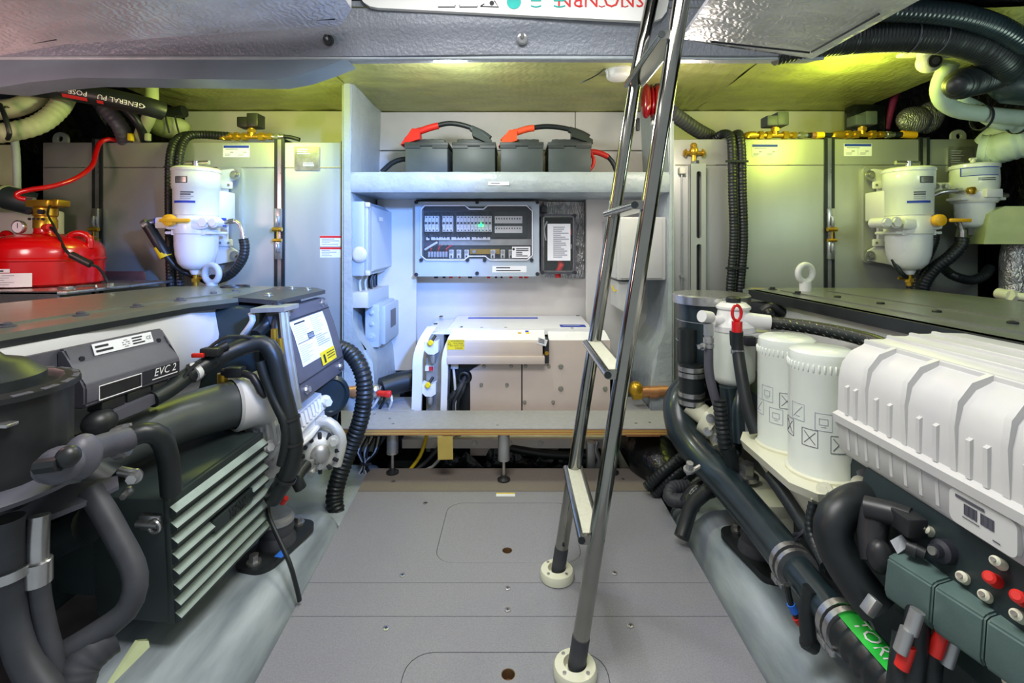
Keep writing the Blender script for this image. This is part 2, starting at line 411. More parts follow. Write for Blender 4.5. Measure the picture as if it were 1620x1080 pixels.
# deck beam
prof = [(1.62, 1.602), (1.605, 1.600), (1.592, 1.606), (1.588, 1.622), (1.583, 1.650), (1.572, 1.668), (1.562, 1.684), (1.556, 1.700), (1.556, 1.80), (1.70, 1.80), (1.70, 1.62)]
b = B(); xsb = [-2.5+3.5*i/30 for i in range(31)]
rnd = random.Random(3)
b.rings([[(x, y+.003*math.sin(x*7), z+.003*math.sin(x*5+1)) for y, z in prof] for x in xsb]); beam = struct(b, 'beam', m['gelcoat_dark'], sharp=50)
b = B(); b.cyl((-2.5, 1.604, 1.601), (1.0, 1.604, 1.601), .007, n=10); part(b, 'beam_lip', m['gelcoat'], beam)
# deeper haunch of the beam to port
hp = [(-2.5, 1.60), (-.55, 1.60), (-.62, 1.572), (-.70, 1.545), (-.78, 1.53), (-1.1, 1.532), (-1.42, 1.537), (-1.58, 1.522), (-1.68, 1.505), (-1.80, 1.515), (-2.5, 1.535)]
b = B(); b.prism(hp, 1.603, 1.70, 'XZ'); part(b, 'beam_haunch', m['beam_slate'], beam)
for px, py in ((520, 64), (826, 62)):
    q = P(px, py, 1.575); b = B(); b.lathe([(.017, 0), (.017, .006), (.012, .008), (.012, .012)], q, (0, -1, -.35), 18); o = part(b, 'bolt_washer', m['black_metal'] if px < 600 else m['steel'], beam)
    b = B(); b.cyl(q+V((0, -.01, 0)), q+V((0, -.026, .004)), .006, n=10); part(b, 'bolt', m['steel'], o)
# foil-faced deckhead boards in front of the beam
def deckboard(pts, th, name, seam):
    b = B(); top = [V(p)+V((0, 0, th)) for p in pts]; b.rings([pts, top])
    o = struct(b, name, m['foil_silver'], sharp=30)
    b = B()
    for s in seam: b.tube(s, .0028, 6, smooth=False)
    part(b, 'tape_joint', m['ink'], o); return o
pl = [P(-60, 96, 1.46), P(0, 88, 1.46), P(104, 70, 1.47), P(287, 53, 1.49), P(539, 41, 1.50), P(556, 14, 1.43)]
back = [P(556, 14, 1.43)+V((.0, -.9, .03)), P(-60, 96, 1.46)+V((0, -.9, -.02))]
dn = V((0, -.002, -.001))
deckboard(pl+back, .03, 'ceiling_3', [[P(0, 76, 1.43)+dn, P(90, 62, 1.435)+dn], [P(225, 48, 1.455)+dn, P(340, 37, 1.455)+dn, P(530, 30, 1.46)+dn]])
pr = [P(1078, 62, 1.50), P(1160, 76, 1.50), P(1285, 93, 1.50), P(1455, 0, 1.16)]
back = [P(1455, 0, 1.16)+V((.0, -.55, .01)), P(1078, 62, 1.50)+V((-.02, -.9, .03))]
deckboard(pr+back, .012, 'ceiling_4', [[P(1125, 66, 1.46)+dn, P(1280, 83, 1.45)+dn], [P(1283, 82, 1.44)+dn, P(1390, 22, 1.22)+dn]])

# white hatch overhead with upside-down lettering
b = B(); b.plate([(-.49, 1.97)]+[(-.49, 1.79), (-.487, 1.767), (-.474, 1.749), (-.455, 1.737), (-.43, 1.732), (.40, 1.690), (.43, 1.691), (.455, 1.70), (.47, 1.72), (.476, 1.75)]+[(.476, 1.97)], [], 1.536, 1.552, 'XZ'); ht = struct(b, 'ceiling_hatch', m['hatch_white'])
def hz(px, py): return P(px, py, 1.5345)
def hatch_poly(pts, mm, name):
    b = B(); b.tube([hz(*p) for p in pts], .0014, 5, smooth=False); part(b, name, m[mm], ht)
for i, pts in enumerate(([(693, 11), (720, 11), (720, 8)], [(727, 8), (727, 11), (755, 11), (755, 9)], [(760, 10), (789, 11), (782, 1)], [(760, 10), (766, 6)])): hatch_poly(pts, 'ink', 'mark')
b = B(); b.cyl(hz(778, 5), hz(778, 5)-V((0, .0008, 0)), .007, n=14); part(b, 'mark', m['ink'], ht)
b = B(); q = hz(813, 3); b.lathe([(.022, 0), (.022, .0008), (.010, .0009)], q, (0, -1, 0), n=24); part(b, 'emblem', m['ink_teal'], ht)
for x0, x1 in ((840, 856), (876, 894)):
    b = B(); b.tube([hz(x0, 9), hz((x0+x1)/2, 11), hz(x1, 9)], .002, 5); b.tube([hz(x0, 1), hz(x1, 1)], .002, 5); part(b, 'mark', m['ink_teal'], ht)
text('SNO.NBN', .062, hz(950, -1), (-1, 0, .0), (0, 0, -1), m['ink_red'], ht)
for x0 in (912, 947, 984): hatch_poly([(x0, 9), (x0+5, 11), (x0+10, 9)], 'ink_red', 'mark')

# engine beds (grey laminate stringers)
def bed(sgn, name, y1):
    pr = [(.575, -.30), (.585, -.12), (.606, -.02), (.632, .035), (.655, .062), (.685, .074), (.75, .078), (.98, .078), (1.03, .06), (1.06, -.3)]
    b = B(); R = []; n = 34; rnd = random.Random(int(5+sgn))
    for i in range(n+1):
        y = .2+(y1-.2)*i/n; e = max(0, (y-(y1-.10))/.10); w_ = 1-.75*(1-math.sqrt(max(0, 1-e*e)))
        R.append([(sgn*(x+rnd.uniform(-.002, .003)+.006*math.sin(y*9+z*20)), y, -.3+(z+.3)*w_+rnd.uniform(-.0015, .0015)) for x, z in pr])
    b.rings(R); return struct(b, name, m['bed_paint'], sharp=60)
bed(-1, 'engine_bed_left', 1.80); bed(1, 'engine_bed_right', 1.80)
b = B(); b.bb(-1.2, -.62, 1.78, 2.3, -.3, -.02, .04, 3); struct(b, 'hull_frame_left', m['gelcoat'])
b = B(); b.bb(.62, 1.2, 1.78, 2.3, -.3, -.04, .04, 3); struct(b, 'hull_frame_right', m['gelcoat'])

# alcove frame between the tanks
def pillar(pts, name):
    b = B(); b.prism(pts, 2.30, 2.80)
    bmesh.ops.bevel(b.bm, geom=[e for e in b.bm.edges if abs((e.verts[0].co-e.verts[1].co).y) < .01 and e.verts[0].co.y < 2.4] , offset=.014, segments=3, affect='EDGES')
    return struct(b, name, m['gelcoat'])
pillar([(-.816, 1.76), (-.76, 1.76), (-.772, 1.33), (-.775, .64), (-.762, .585), (-.70, .50), (-.672, .44), (-.66, .30), (-.655, .02), (-.816, .02)], 'pillar_left')
pillar([(.742, 1.76), (.742, .02), (.625, .02), (.63, .30), (.642, .44), (.665, .50), (.712, .585), (.722, .64), (.72, 1.33), (.70, 1.76)], 'pillar_right')
b = B(); R = []
for i in range(31):
    x = -.785+1.515*i/30; e = .004*math.sin(i*1.7)
    R.append([(x, 2.312+e, 1.237), (x, 2.302+e, 1.252), (x, 2.300+e, 1.316), (x, 2.312+e, 1.332), (x, 2.80, 1.332), (x, 2.80, 1.237)])
b.rings(R); sh = struct(b, 'shelf', m['gelcoat'], sharp=50)
q = P(789, 290, 2.297); b = B(); rect(b, q, (1, 0, 0), (0, 0, 1), .098, .016); st = part(b, 'shelf_label', m['label'], sh)
b = B(); print_lines(b, q+V((0, -.0012, 0)), (1, 0, 0), (0, 0, 1), .075, .006, 1, 3); part(b, 'print', m['ink'], st)
# ================================================================ LADDER
A = P(881, 900, 1.474); A.z = 0; A = V((.123, 1.474, 0)); C_ = V((.137, 1.14, 0))
lad = thing('ladder', 'polished steel ladder with flat treads standing on white round feet on the grey floor', 'ladder', (.13, 1.31, 0))
SL = .158
def rail(base, top):
    f = lambda z: V((base.x+SL*z, base.y, z))
    b = B(); b.tube([f(.075), f(.8), f(1.5)]+top, .0192, 20, .05); part(b, 'rail', m['chrome'], lad)
    b = B(); b.tube([f(.02), f(.09)], .0205, 18); part(b, 'rail_boot', m['rubber_grey'], lad)
    b = B(); b.lathe([(.050, .0025), (.0505, .018), (.047, .026), (.027, .030), (.024, .012)], f(.0), n=32); ft = part(b, 'foot_flange', m['cream_paint'], lad)
    for a in (.7, 2.3, 3.9, 5.5):
        b = B(); q = f(.0)+V((math.cos(a)*.037, math.sin(a)*.037, .0268)); b.cyl(q, q+V((0, 0, .003)), .0045, n=10); part(b, 'screw', m['steel'], ft)
fA = lambda z: V((A.x+SL*z, A.y, z))
rail(A, [V((.385, 1.474, 1.62)), V((.412, 1.474, 1.75)), V((.445, 1.47, 1.95))])
rail(C_, [V((C_.x+SL*1.62, 1.14, 1.62)), V((C_.x+SL*1.95, 1.14, 1.95))])
for z in (.318, .697, 1.087, 1.478):
    x = A.x+SL*z; y0, y1 = 1.130, 1.492
    b = B(); pr = [(x-.034+.0, z-.011)]
    prof = [(x-.021+.010*math.cos(a), z+.010*math.sin(a)) for a in [PI/2+PI*k/8 for k in range(9)]]+[(x+.021+.010*math.cos(a), z+.010*math.sin(a)) for a in [-PI/2+PI*k/8 for k in range(9)]]
    b.prism(prof, y0, y1, 'XZ'); t = part(b, 'tread', m['chrome'], lad)
    b = B(); b.bb(x-.018, x+.018, y0+.012, y1-.012, z+.0095, z+.0112); part(b, 'tread_pad', m['tread'], t)
    for xx in (x-.022, x+.022): b = B(); b.cyl((xx, y0-.001, z), (xx, y0+.003, z), .0085, n=12); part(b, 'end_cap', m['rubber'], t)
b = B(); b.cyl(V((A.x+SL*.11, 1.4545, .11)), V((A.x+SL*.11, 1.450, .11)), .004, n=10); part(b, 'screw', m['ink'], lad)

# ================================================================ BENCH
bench = thing('bench', 'grey topped plywood plank on short round legs in front of the white generator', 'bench', (-.06, 2.16, 0))
xa, xb = -.745, .628
out = [(xa+.02, 2.05), (xb, 2.05), (xb+.07, 2.27), (xa-.06, 2.27)]
b = B(); b.prism(out, .200, .2245, 'XY'); part(b, 'plywood_core', m['ply_edge'], bench)
b = B(); b.prism([(x, y-.0006) for x, y in out], .2246, .2285, 'XY'); part(b, 'plank_top', m['bench_grey'], bench)
for k, zz in enumerate((.2065, .2175)):
    b = B(); b.bb(xa+.02, xb, 2.0492, 2.0510, zz-.0018, zz+.0018); part(b, 'ply_layer', m['tan'], bench)
b = B(); b.bb(.46, .60, 2.046, 2.06, .196, .205); part(b, 'worn_edge', m['copper'], bench)
for x0, x1, y0_, y1_ in ((-.655, -.47, 2.275, 2.47), (.505, .622, 2.275, 2.47)):
    b = B(); b.bb(x0, x1, y0_, y1_, .2005, .2283, .001, 1); part(b, 'side_board', m['bench_grey'], bench)
def leg(x, y, name='leg'):
    b = B(); b.lathe([(.0245, .095), (.0245, .20)], (x, y, 0), n=22); l = part(b, name, m['aluminium'], bench)
    b = B(); b.lathe([(.0255, .088), (.0255, .096)], (x, y, 0), n=22); b.cyl((x, y, .012), (x, y, .09), .0065, n=12); part(b, 'threaded_rod', m['steel'], l)
    b = B(); b.lathe([(.027, .002), (.027, .008), (.013, .016), (.011, .024)], (x, y, 0), n=24); part(b, 'foot', m['black_plastic'], l)
leg(-.535, 2.14); leg(-.0505, 2.075); leg(.42, 2.14)
for px, py in ((617, 662), (622, 670), (787, 672), (1006, 669), (1028, 668), (592, 655)):
    Y = .7712*F/(py-384); q = V(((px-816)/F*Y, Y, .2286)); b = B(); b.cyl(q, q+V((0, 0, .001)), .006, n=10); part(b, 'screw', m['steel'], bench)

# ================================================================ GENERATOR
s = 2.32/F; gx = lambda px: (px-816)*s; gz = lambda py: 1-(py-384)*s
gen = thing('generator', 'white generator set in a sound enclosure behind the plywood bench', 'generator', (0, 2.5, -.02))
b = B(); b.bb(gx(742), gx(826)-.001, 2.32, 2.345, gz(672), gz(583), .004); 
g_l = b
b = B(); o = [(gx(770), gz(583)), (gx(825)-.001, gz(583)), (gx(825)-.001, -.0), (gx(744), -.0), (gx(744), gz(612))]
o += [(gx(734)+.038*math.cos(a), gz(596)+.038*math.sin(a)) for a in [-.7+1.5*k/6 for k in range(7)]]
g_l.bm.free(); o[0] = (gx(770), gz(570)); o[1] = (gx(825)-.001, gz(570)); b.prism(o, 2.318, 2.34); part(b, 'access_panel', m['generator'], gen)
b = B(); b.prism([(gx(826)+.002, gz(570)), (gx(862), gz(570)), (gx(862), gz(538)), (gx(965), gz(538)), (gx(965), 0), (gx(826)+.002, 0)], 2.318, 2.34); part(b, 'access_panel', m['generator'], gen)
b = B(); b.bb(gx(712), gx(966), 2.345, 2.76, -.02, .55, .006); part(b, 'enclosure', m['black_metal'], gen)
b = B(); b.bb(gx(962), gx(965), 2.335, 2.76, 0, gz(538)); part(b, 'end_panel', m['generator'], gen)
# lid with bevelled ends
b = B(); lz = .588
b.prism([(gx(665), lz-.028), (gx(700), lz-.018), (gx(706), lz), (.367, lz), (.372, lz-.03)], 2.375, 2.785); lid = part(b, 'lid', m['generator_white'], gen)
b = B(); b.rings([[(gx(712), 2.30, gz(537)), (gx(862), 2.30, gz(537)), (gx(862), 2.385, lz-.004), (gx(712), 2.385, lz-.004)], [(gx(712), 2.33, gz(548)), (gx(862), 2.33, gz(548)), (gx(862), 2.40, lz-.03), (gx(712), 2.40, lz-.03)]])
part(b, 'lid_front', m['generator_white'], gen)
b = B(); b.rings([[(gx(868), 2.32, gz(538)), (gx(965), 2.32, gz(538)), (gx(960), 2.385, lz-.01), (gx(868), 2.385, lz-.01)], [(gx(868), 2.34, gz(545)), (gx(965), 2.34, gz(545)), (gx(960), 2.40, lz-.03), (gx(868), 2.40, lz-.03)]])
part(b, 'lid_front', m['generator_white'], gen)
b = B(); b.bb(gx(709), gx(858), 2.285, 2.335, gz(568), gz(538), .004); hood = part(b, 'control_hood', m['generator'], gen)
b = B(); b.bb(gx(709), gx(861), 2.275, 2.335, gz(572.5), gz(560.5), .003); part(b, 'hood_rail', m['generator'], hood)
b = B(); b.bb(gx(861), gx(868), 2.30, 2.345, gz(573), gz(536)); part(b, 'side_gap', m['ink'], gen)
b = B(); b.cyl((gx(864.5), 2.298, gz(557)), (gx(864.5), 2.31, gz(557)), .010, n=10); part(b, 'cable_gland', m['brass'], gen)
for y_, x0, x1 in ((2.70, -.26, .12),):
    b = B(); b.bb(x0, x1, y_-.022, y_+.022, lz, lz+.0015); part(b, 'blue_strip', m['blue'], lid)
for px, py in ((698, 500), (689, 512), (729, 517), (914, 499)):
    Y = (1-lz)*F/(py-384); q = V(((px-816)/F*Y, Y, lz)); b = B(); b.box(q, (.018, .026, .003)); part(b, 'slot', m['ink'], lid)
for px, py in ((762, 518), (800, 518), (905, 519), (934, 517)):
    Y = (1-lz)*F/(py-384); q = V(((px-816)/F*Y, Y, lz)); b = B(); b.cyl(q, q+V((0, 0, .003)), .007, n=10); part(b, 'screw', m['steel'], lid)
Y = (1-lz)*F/(515.5-384); b = B(); b.box(P(906, 515.5, Y)+V((0, 0, .001)), (.125, .06, .002)); pl_ = part(b, 'name_plate', m['ink_blue'], lid)
b = B(); b.box(P(904, 515.5, Y)+V((0, 0, .003)), (.085, .006, .0005)); part(b, 'print', m['ink_white'], pl_)
for i, (px, mm) in enumerate(((822, 'tan'), (834, 'blue'), (835, 'yellow'))):
    b = B(); Y = 2.352+.012*(i == 1); q = V((gx(px), Y, 0)); t = (Y-2.30)/.085; q.z = gz(537)+(lz-.004-gz(537))*t+.001
    b.box(q, (.016, .012, .0012), R=Matrix.Rotation(.55, 3, 'X')); part(b, 'sticker', m[mm], gen)
b = B(); b.box((gx(857), 2.284, gz(538)), (.045, .0015, .03), R=Matrix.Rotation(.3, 3, 'Y')); st = part(b, 'tag', m['label'], hood)
b = B(); print_lines(b, (gx(857), 2.2825, gz(537)), (1, 0, -.3), (.3, 0, 1), .032, .02, 3, 5); part(b, 'print', m['ink'], st)
# warning label
q = V((gx(722.5), 2.2846, gz(542.5))); b = B(); rect(b, q, (1, 0, 0), (0, 0, 1), .079, .046, .0007); wl = part(b, 'warning_label', m['yellow'], hood)
for i, (t, dx) in enumerate((('HAZARDOUS', .008), ('VOLTAGE', .012), ('DO NOT CUT', .006), ('CABLES', .014))):
    text(t, .0105, q+V((dx, -.0014, .0165-.011*i)), (1, 0, 0), (0, 0, 1), m['ink'], hood)
b = B(); tq = q+V((-.029, -.0014, .006)); b.tube([tq+V((-.007, 0, -.006)), tq+V((0, 0, .007)), tq+V((.007, 0, -.006)), tq+V((-.007, 0, -.006))], .0009, 5, smooth=False); part(b, 'warning_triangle', m['ink'], hood)
# curved cheek plates at the left end
def cheek(px0, px1, dx):
    b = B(); R = []
    for k in range(13):
        t = k/12; z = gz(658)+(gz(522)-gz(658))*t
        e = max(0, (t-.62)/.38); fwd = .12*(1-math.sqrt(max(0, 1-e*e))); e2 = max(0, (.45-t)/.45)
        x0 = gx(px0)+.006*e2*-1+.045*e*e; x1 = gx(px1)-.006*e2+.045*e*e; y = 2.285+fwd
        R.append([(x0, y, z), (x1, y, z), (x1, y+.02, z), (x0, y+.02, z)])
    b.rings(R)
    R = []
    return part(b, 'cheek_plate', m['generator_white'], gen)
cheek(655, 670, 0); cheek(700, 710, 0)
b = B(); b.bb(gx(672), gx(700), 2.36, 2.70, 0, lz-.03); part(b, 'pump_body', m['aluminium'], gen)
for py in (540, 606):
    x = gx(683 if py < 580 else 679); z = gz(py)
    b = B(); b.prism([(x-.03, z+.006), (x-.012, z-.002), (x+.012, z-.002), (x+.034, z+.006), (x+.034, z-.045), (x+.014, z-.058), (x-.014, z-.056), (x-.03, z-.04)], 2.30, 2.35); br = part(b, 'clamp_bracket', m['generator_white'], gen)
    b = B(); b.lathe([(.012, 0), (.0135, .005), (.0135, .014), (.010, .018)], (x, 2.298, z), (0, -1, 0), 16, flute=.06); part(b, 'knob', m['yellow'], br)
    b = B(); b.lathe([(.010, 0), (.014, .01), (.014, .036), (.008, .042)], (x+.008, 2.315, z-.10), (0, 0, 1), 16); part(b, 'fuel_bowl', m['aluminium'], gen)
    b = B(); b.cyl((x+.004, 2.30, z+.006), (x+.018, 2.32, z+.028), .007, n=10); part(b, 'lever', m['black_plastic'], br)
b = B(); b.bb(gx(671), gx(684), 2.345, 2.37, gz(589), gz(581)); st = part(b, 'sticker', m['label'], gen)
b = B(); b.bb(gx(677), gx(684), 2.343, 2.346, gz(588.5), gz(581.5)); part(b, 'red_print', m['ink_red'], st)
b = B(); b.torus((gx(734), 2.318, gz(597)), .024, .008, (0, 1, 0), 22, 8); part(b, 'grommet', m['rubber'], gen)
rnd = random.Random(8)
for i, (x0, z0, x1, mm) in enumerate(((735, 600, 706, 'rubber_grey'), (733, 598, 712, 'rubber'), (736, 596, 718, 'rubber_grey'), (738, 600, 724, 'rubber'), (731, 602, 701, 'rubber'), (716, 578, 722, 'white_plastic'), (710, 580, 709, 'rubber_grey'))):
    b = B(); b.tube([(gx(x0), 2.335, gz(z0)), (gx(x0*.5+x1*.5+1), 2.295, gz(z0+18)), (gx(x1), 2.31, gz(640)), (gx(x1)+.01, 2.315, gz(690))], .0085 if mm != 'white_plastic' else .006, 9); part(b, 'cable', m[mm], gen)
b = B(); b.bb(gx(713), gx(725), 2.32, 2.345, gz(584), gz(574), .004); part(b, 'connector', m['white_plastic'], gen)
for px, py, r in ((766, 579, 1), (808.5, 579, 1), (761.5, 608, 1), (802, 608, 1), (831.5, 578.5, 1), (868, 578.5, 1), (887, 579, 1.4), (887, 614, 1.4), (957, 614, 1.4), (830, 635, 1), (875, 635, 1), (887, 656, 1)):
    b = B(); b.lathe([(.0065*r, 0), (.0085*r, .004), (.006*r, .009)], (gx(px), 2.318, gz(py)), (0, -1, 0), 12); part(b, 'bolt', m['label_silver'], gen)
# feet rail under it
b = B(); b.bb(gx(640), gx(968), 2.27, 2.335, gz(702), gz(688)); rl = part(b, 'base_rail', m['panel_white'], gen)
for px in (752, 806, 854, 942):
    b = B(); b.hexbolt((gx(px), 2.27, gz(694)), (0, -1, 0), .010, .012); part(b, 'bolt', m['steel'], rl)
for px in (700, 912):
    b = B(); b.bb(gx(px)-.06, gx(px)+.06, 2.34, 2.6, -.27, gz(702)); part(b, 'mount_foot', m['black_metal'], gen)

# yellow tag and cables hanging under the bench
b = B(); q = [(-.322, 2.06), (-.262, 2.06)]
b.rings([[(-.325, 2.045+.004*k, .197-.034*k+.0), (-.262, 2.045+.004*k+.002, .198-.034*k), (-.262, 2.048+.004*k, .198-.034*k), (-.325, 2.048+.004*k, .197-.034*k)] for k in range(4)])
solo(b, 'paper_tag', m['tan'], 'tan paper tag hanging from the front edge of the plank', 'tag')
for i, (pts, r, mm, lb) in enumerate((
    ([P(678, 676, 2.28), P(672, 700, 2.25), P(664, 722, 2.22), P(648, 744, 2.20)], .008, 'yellow', 'yellow cable bending down to the floor end under the plank'),
    ([P(712, 680, 2.28), P(694, 708, 2.25), P(672, 732, 2.22), P(655, 745, 2.20)], .009, 'rubber_grey', 'thick grey cable beside the yellow cable under the plank'),
    ([P(722, 680, 2.30), P(705, 712, 2.27), P(684, 738, 2.22), P(668, 744, 2.2)], .007, 'white_plastic', 'pale cable beside the yellow cable under the plank'))):
    b = B(); b.tube(pts, r, 10); solo(b, 'cable', m[mm], lb, 'cable', 'cables under the plank')

# ================================================================ BATTERIES
def battery():
    x, y, z = (674.5-816)/F*2.4, 2.40, 1.3325
    t = thing('battery', '', 'battery', (x, y+.14, z), 'batteries on the shelf')
    b = B(); b.bb(x-.104, x+.104, y, y+.28, z, z+.138, .006); part(b, 'case', m['battery'], t)
    b = B(); b.bb(x-.107, x+.107, y-.003, y+.283, z+.138, z+.158, .003); l = part(b, 'lid', m['battery_lid'], t)
    b = B(); b.bb(x-.085, x+.085, y+.03, y+.26, z+.158, z+.178, .004); part(b, 'raised_lid', m['battery_lid'], l)
    b = B(); b.bb(x-.105, x-.03, y-.006, y, z+.128, z+.140); b.bb(x+.03, x+.105, y-.006, y, z+.128, z+.140); part(b, 'handle_lug', m['battery_lid'], t)
    for q in range(4):
        b = B(); b.cyl((x-.06+.04*q, y+.06, z+.178), (x-.06+.04*q, y+.06, z+.182), .012, n=12); part(b, 'vent_cap', m['battery_lid'], l)
    return t
bat = battery()
bat['label'] = 'grey battery with an orange-red boot at the left end of the shelf'
D = 2.4/F
dup(bat, ((749.5-674.5)*D, 0, 0), 'grey battery under the grey boot of the left red-ended jumper cable')
dup(bat, ((825.5-674.5)*D, 0, 0), 'grey battery with an orange boot, third along the shelf')
dup(bat, ((901.5-674.5)*D, 0, 0), 'grey battery at the right end of the shelf, beside a red-sleeved cable')
def jumper(pts, k, c2, lab):
    pts = [P(x, y, 2.45) for x, y in pts]
    t = thing('battery_cable', lab, 'cable', pts[0], 'battery jumper cables')
    b = B(); b.tube(pts, .0125, 12); part(b, 'cable', m['rubber'], t)
    b = B(); b.tube(pts[:2]+[pts[1].lerp(pts[2], .35)], .0165, 12); part(b, 'red_sleeve', m[k], t)
    b = B(); a = pts[0]; d = (pts[1]-pts[0]).normalized()
    b.tube([a-d*.05+V((0, 0, -.03)), a-d*.01, a+d*.03], lambda u: .022-.006*u, 12); b.rings([[a-d*.075+V((0, -.05, -.048)), a-d*.075+V((0, .03, -.048)), a+V((-.02, .02, .012)), a+V((-.02, -.03, .012))], [a+d*.02+V((0, -.045, -.05)), a+d*.02+V((0, .03, -.05)), a+d*.02+V((0, .015, .006)), a+d*.02+V((0, -.02, .006))]]); part(b, 'red_boot', m[k], t)
    b = B(); a = pts[-1]; d = (pts[-1]-pts[-2]).normalized()
    b.tube([a-d*.06, a, a+d*.04+V((0, 0, -.01))], lambda u: .016+.008*u, 12); b.rings([[a-d*.05+V((0, -.045, -.04)), a-d*.05+V((0, .03, -.04)), a-d*.05+V((0, .015, .012)), a-d*.05+V((0, -.02, .012))], [a+d*.06+V((0, -.05, -.035)), a+d*.06+V((0, .03, -.035)), a+d*.06+V((0, .02, -.012)), a+d*.06+V((0, -.04, -.012))]]); part(b, 'grey_boot', m[c2], t)
jumper([(660, 209), (684, 201), (712, 195), (742, 201), (762, 212)], 'red_rubber', 'battery', 'short battery cable with red and grey boots over the two left batteries')
jumper([(812, 211), (834, 204), (866, 200), (898, 204), (918, 212)], 'orange_rubber', 'battery_lid', 'short battery cable with orange and black boots over the two right batteries')
b = B(); b.tube([P(604, 272, 2.5), P(620, 258, 2.5), P(636, 252, 2.5), P(655, 252, 2.5)], .013, 12); solo(b, 'battery_cable', m['rubber'], 'black cable leaving the leftmost battery towards the pillar', 'cable')
t = thing('battery_cable', 'red-sleeved black cable curving down behind the rightmost battery', 'cable', P(935, 250, 2.5))
q = [P(925, 240, 2.5), P(945, 241, 2.5), P(962, 248, 2.5), P(972, 262, 2.5), P(976, 276, 2.5)]
b = B(); b.tube(q, .012, 12); part(b, 'cable', m['rubber'], t)
b = B(); b.tube(q[:3], .0145, 12); part(b, 'red_sleeve', m['red_rubber'], t)
b = B(); b.tube([P(932, 240, 2.46), P(939, 250, 2.45), P(938, 262, 2.45), P(930, 272, 2.45)], .009, 10); solo(b, 'battery_cable', m['red_rubber'], 'thin dull red cable looping down beside the rightmost battery', 'cable')

# ================================================================ DISTRIBUTION BOX
y0 = 2.64; s2 = y0/F; ex = lambda px: (px-816)*s2; ez = lambda py: 1-(py-384)*s2
db = thing('distribution_box', 'wide grey electrical distribution box with a clear cover on the back wall', 'electrical box', (ex(754), 2.72, ez(377)))
b = B(); o = rrect(ex(657), ex(853), ez(437), ez(319), .014)
b.plate(o, [rrect(ex(668), ex(841), ez(409), ez(326), .02)], 2.635, 2.665, 'XZ', lambda p, t: (p[0], t, p[1])); body = part(b, 'box_front', m['grey_plastic'], db)
b = B(); b.bb(ex(660), ex(850), 2.755, 2.80, ez(435), ez(321)); part(b, 'box_back', m['grey_plastic'], db)
b = B(); b.plate(o, [rrect(ex(662), ex(848), ez(433), ez(323), .012)], 2.665, 2.76, 'XZ'); part(b, 'box_side', m['grey_plastic'], db)
b = B(); b.bb(ex(667), ex(842), 2.628, 2.634, ez(410), ez(325), .002, 1); part(b, 'clear_cover', m['window_clear'], db)
ol = [(672, 325.5), (736, 325.5), (743, 331), (765, 331), (772, 325.5), (833, 325.5), (842, 334), (842, 404), (834, 411), (775, 411), (768, 405), (742, 405), (735, 411), (675, 411), (667, 404), (667, 332), (672, 325.5)]
b = B(); b.tube([(ex(x), 2.627, ez(y)) for x, y in ol], .0035, 6, smooth=False); part(b, 'cover_rim', m['label'], db)
b = B(); b.tube([(ex(x+(1.3 if x < 755 else -1.3)), 2.6262, ez(y+(1.3 if y < 370 else -1.3))) for x, y in ol], .0014, 5, smooth=False); part(b, 'cover_seal', m['ink'], db)
for px, py in ((667, 411), (740, 411), (767, 411), (841, 411), (755, 320), (755, 432), (659, 320), (850, 320), (850, 433), (659, 434)):
    b = B(); b.cyl((ex(px), 2.636, ez(py)), (ex(px), 2.625, ez(py)), .010, n=14); part(b, 'cover_screw', m['ink'], db)
b = B(); b.bb(ex(664), ex(846), 2.74, 2.756, ez(430), ez(325)); bp = part(b, 'mounting_plate', m['module_grey'], db)
b = B(); b.bb(ex(668), ex(777), 2.715, 2.74, ez(369), ez(333)); part(b, 'wiring_duct', m['panel_dark'], db)
b = B(); b.bb(ex(667), ex(842), 2.715, 2.74, ez(410), ez(390)); part(b, 'wiring_duct', m['panel_dark'], db)
for i in range(19):
    if i in (4, 8): continue
    x = ex(670.5+5.65*i); 
    b = B(); b.bb(x, x+s2*5.1, 2.67, 2.715, ez(366), ez(341)); b.bb(x, x+s2*5.1, 2.662, 2.67, ez(358.5), ez(347)); br = part(b, 'breaker', m['label'], db)
    b = B(); b.bb(x+s2*1.2, x+s2*4, 2.652, 2.664, ez(354), ez(351)); part(b, 'toggle', m['ink'], br)
    b = B(); b.cyl((x+s2*2.5, 2.669, ez(343)), (x+s2*2.5, 2.6685, ez(343)), .004, n=8); b.cyl((x+s2*2.5, 2.669, ez(364)), (x+s2*2.5, 2.6685, ez(364)), .004, n=8); part(b, 'terminal_hole', m['ink'], br)
b = B(); b.ball((ex(760.5), 2.655, ez(355.5)), .0075, 12, 8); part(b, 'indicator_light', m['led_green'], db)
for i in range(13):
    x = ex(671+8.2*i); b = B(); b.bb(x, x+s2*(7.6 if i % 4 else 5), 2.70, 2.71, ez(379.5), ez(375)); part(b, 'marker_tag', m['label'], db)
rnd = random.Random(2)
for i in range(16):
    x = ex(672+6.6*i); b = B(); b.tube([(x, 2.70, ez(366)), (x+rnd.uniform(-.01, .01), 2.69, ez(371)), (x+rnd.uniform(-.01, .01), 2.70, ez(376))], .0035, 6); part(b, 'wire', m['rubber'], db)
for i in range(14):
    x = ex(672+7.4*i); b = B(); b.tube([(x, 2.70, ez(341)), (x+.005, 2.685, ez(336.5)), (x+s2*5, 2.685, ez(334)), (x+s2*8, 2.70, ez(339))], .0035, 6); part(b, 'wire', m['rubber'], db)
b = B(); b.bb(ex(777), ex(834), 2.70, 2.72, ez(375), ez(332), .004); pn = part(b, 'label_panel', m['panel_dark'], db)
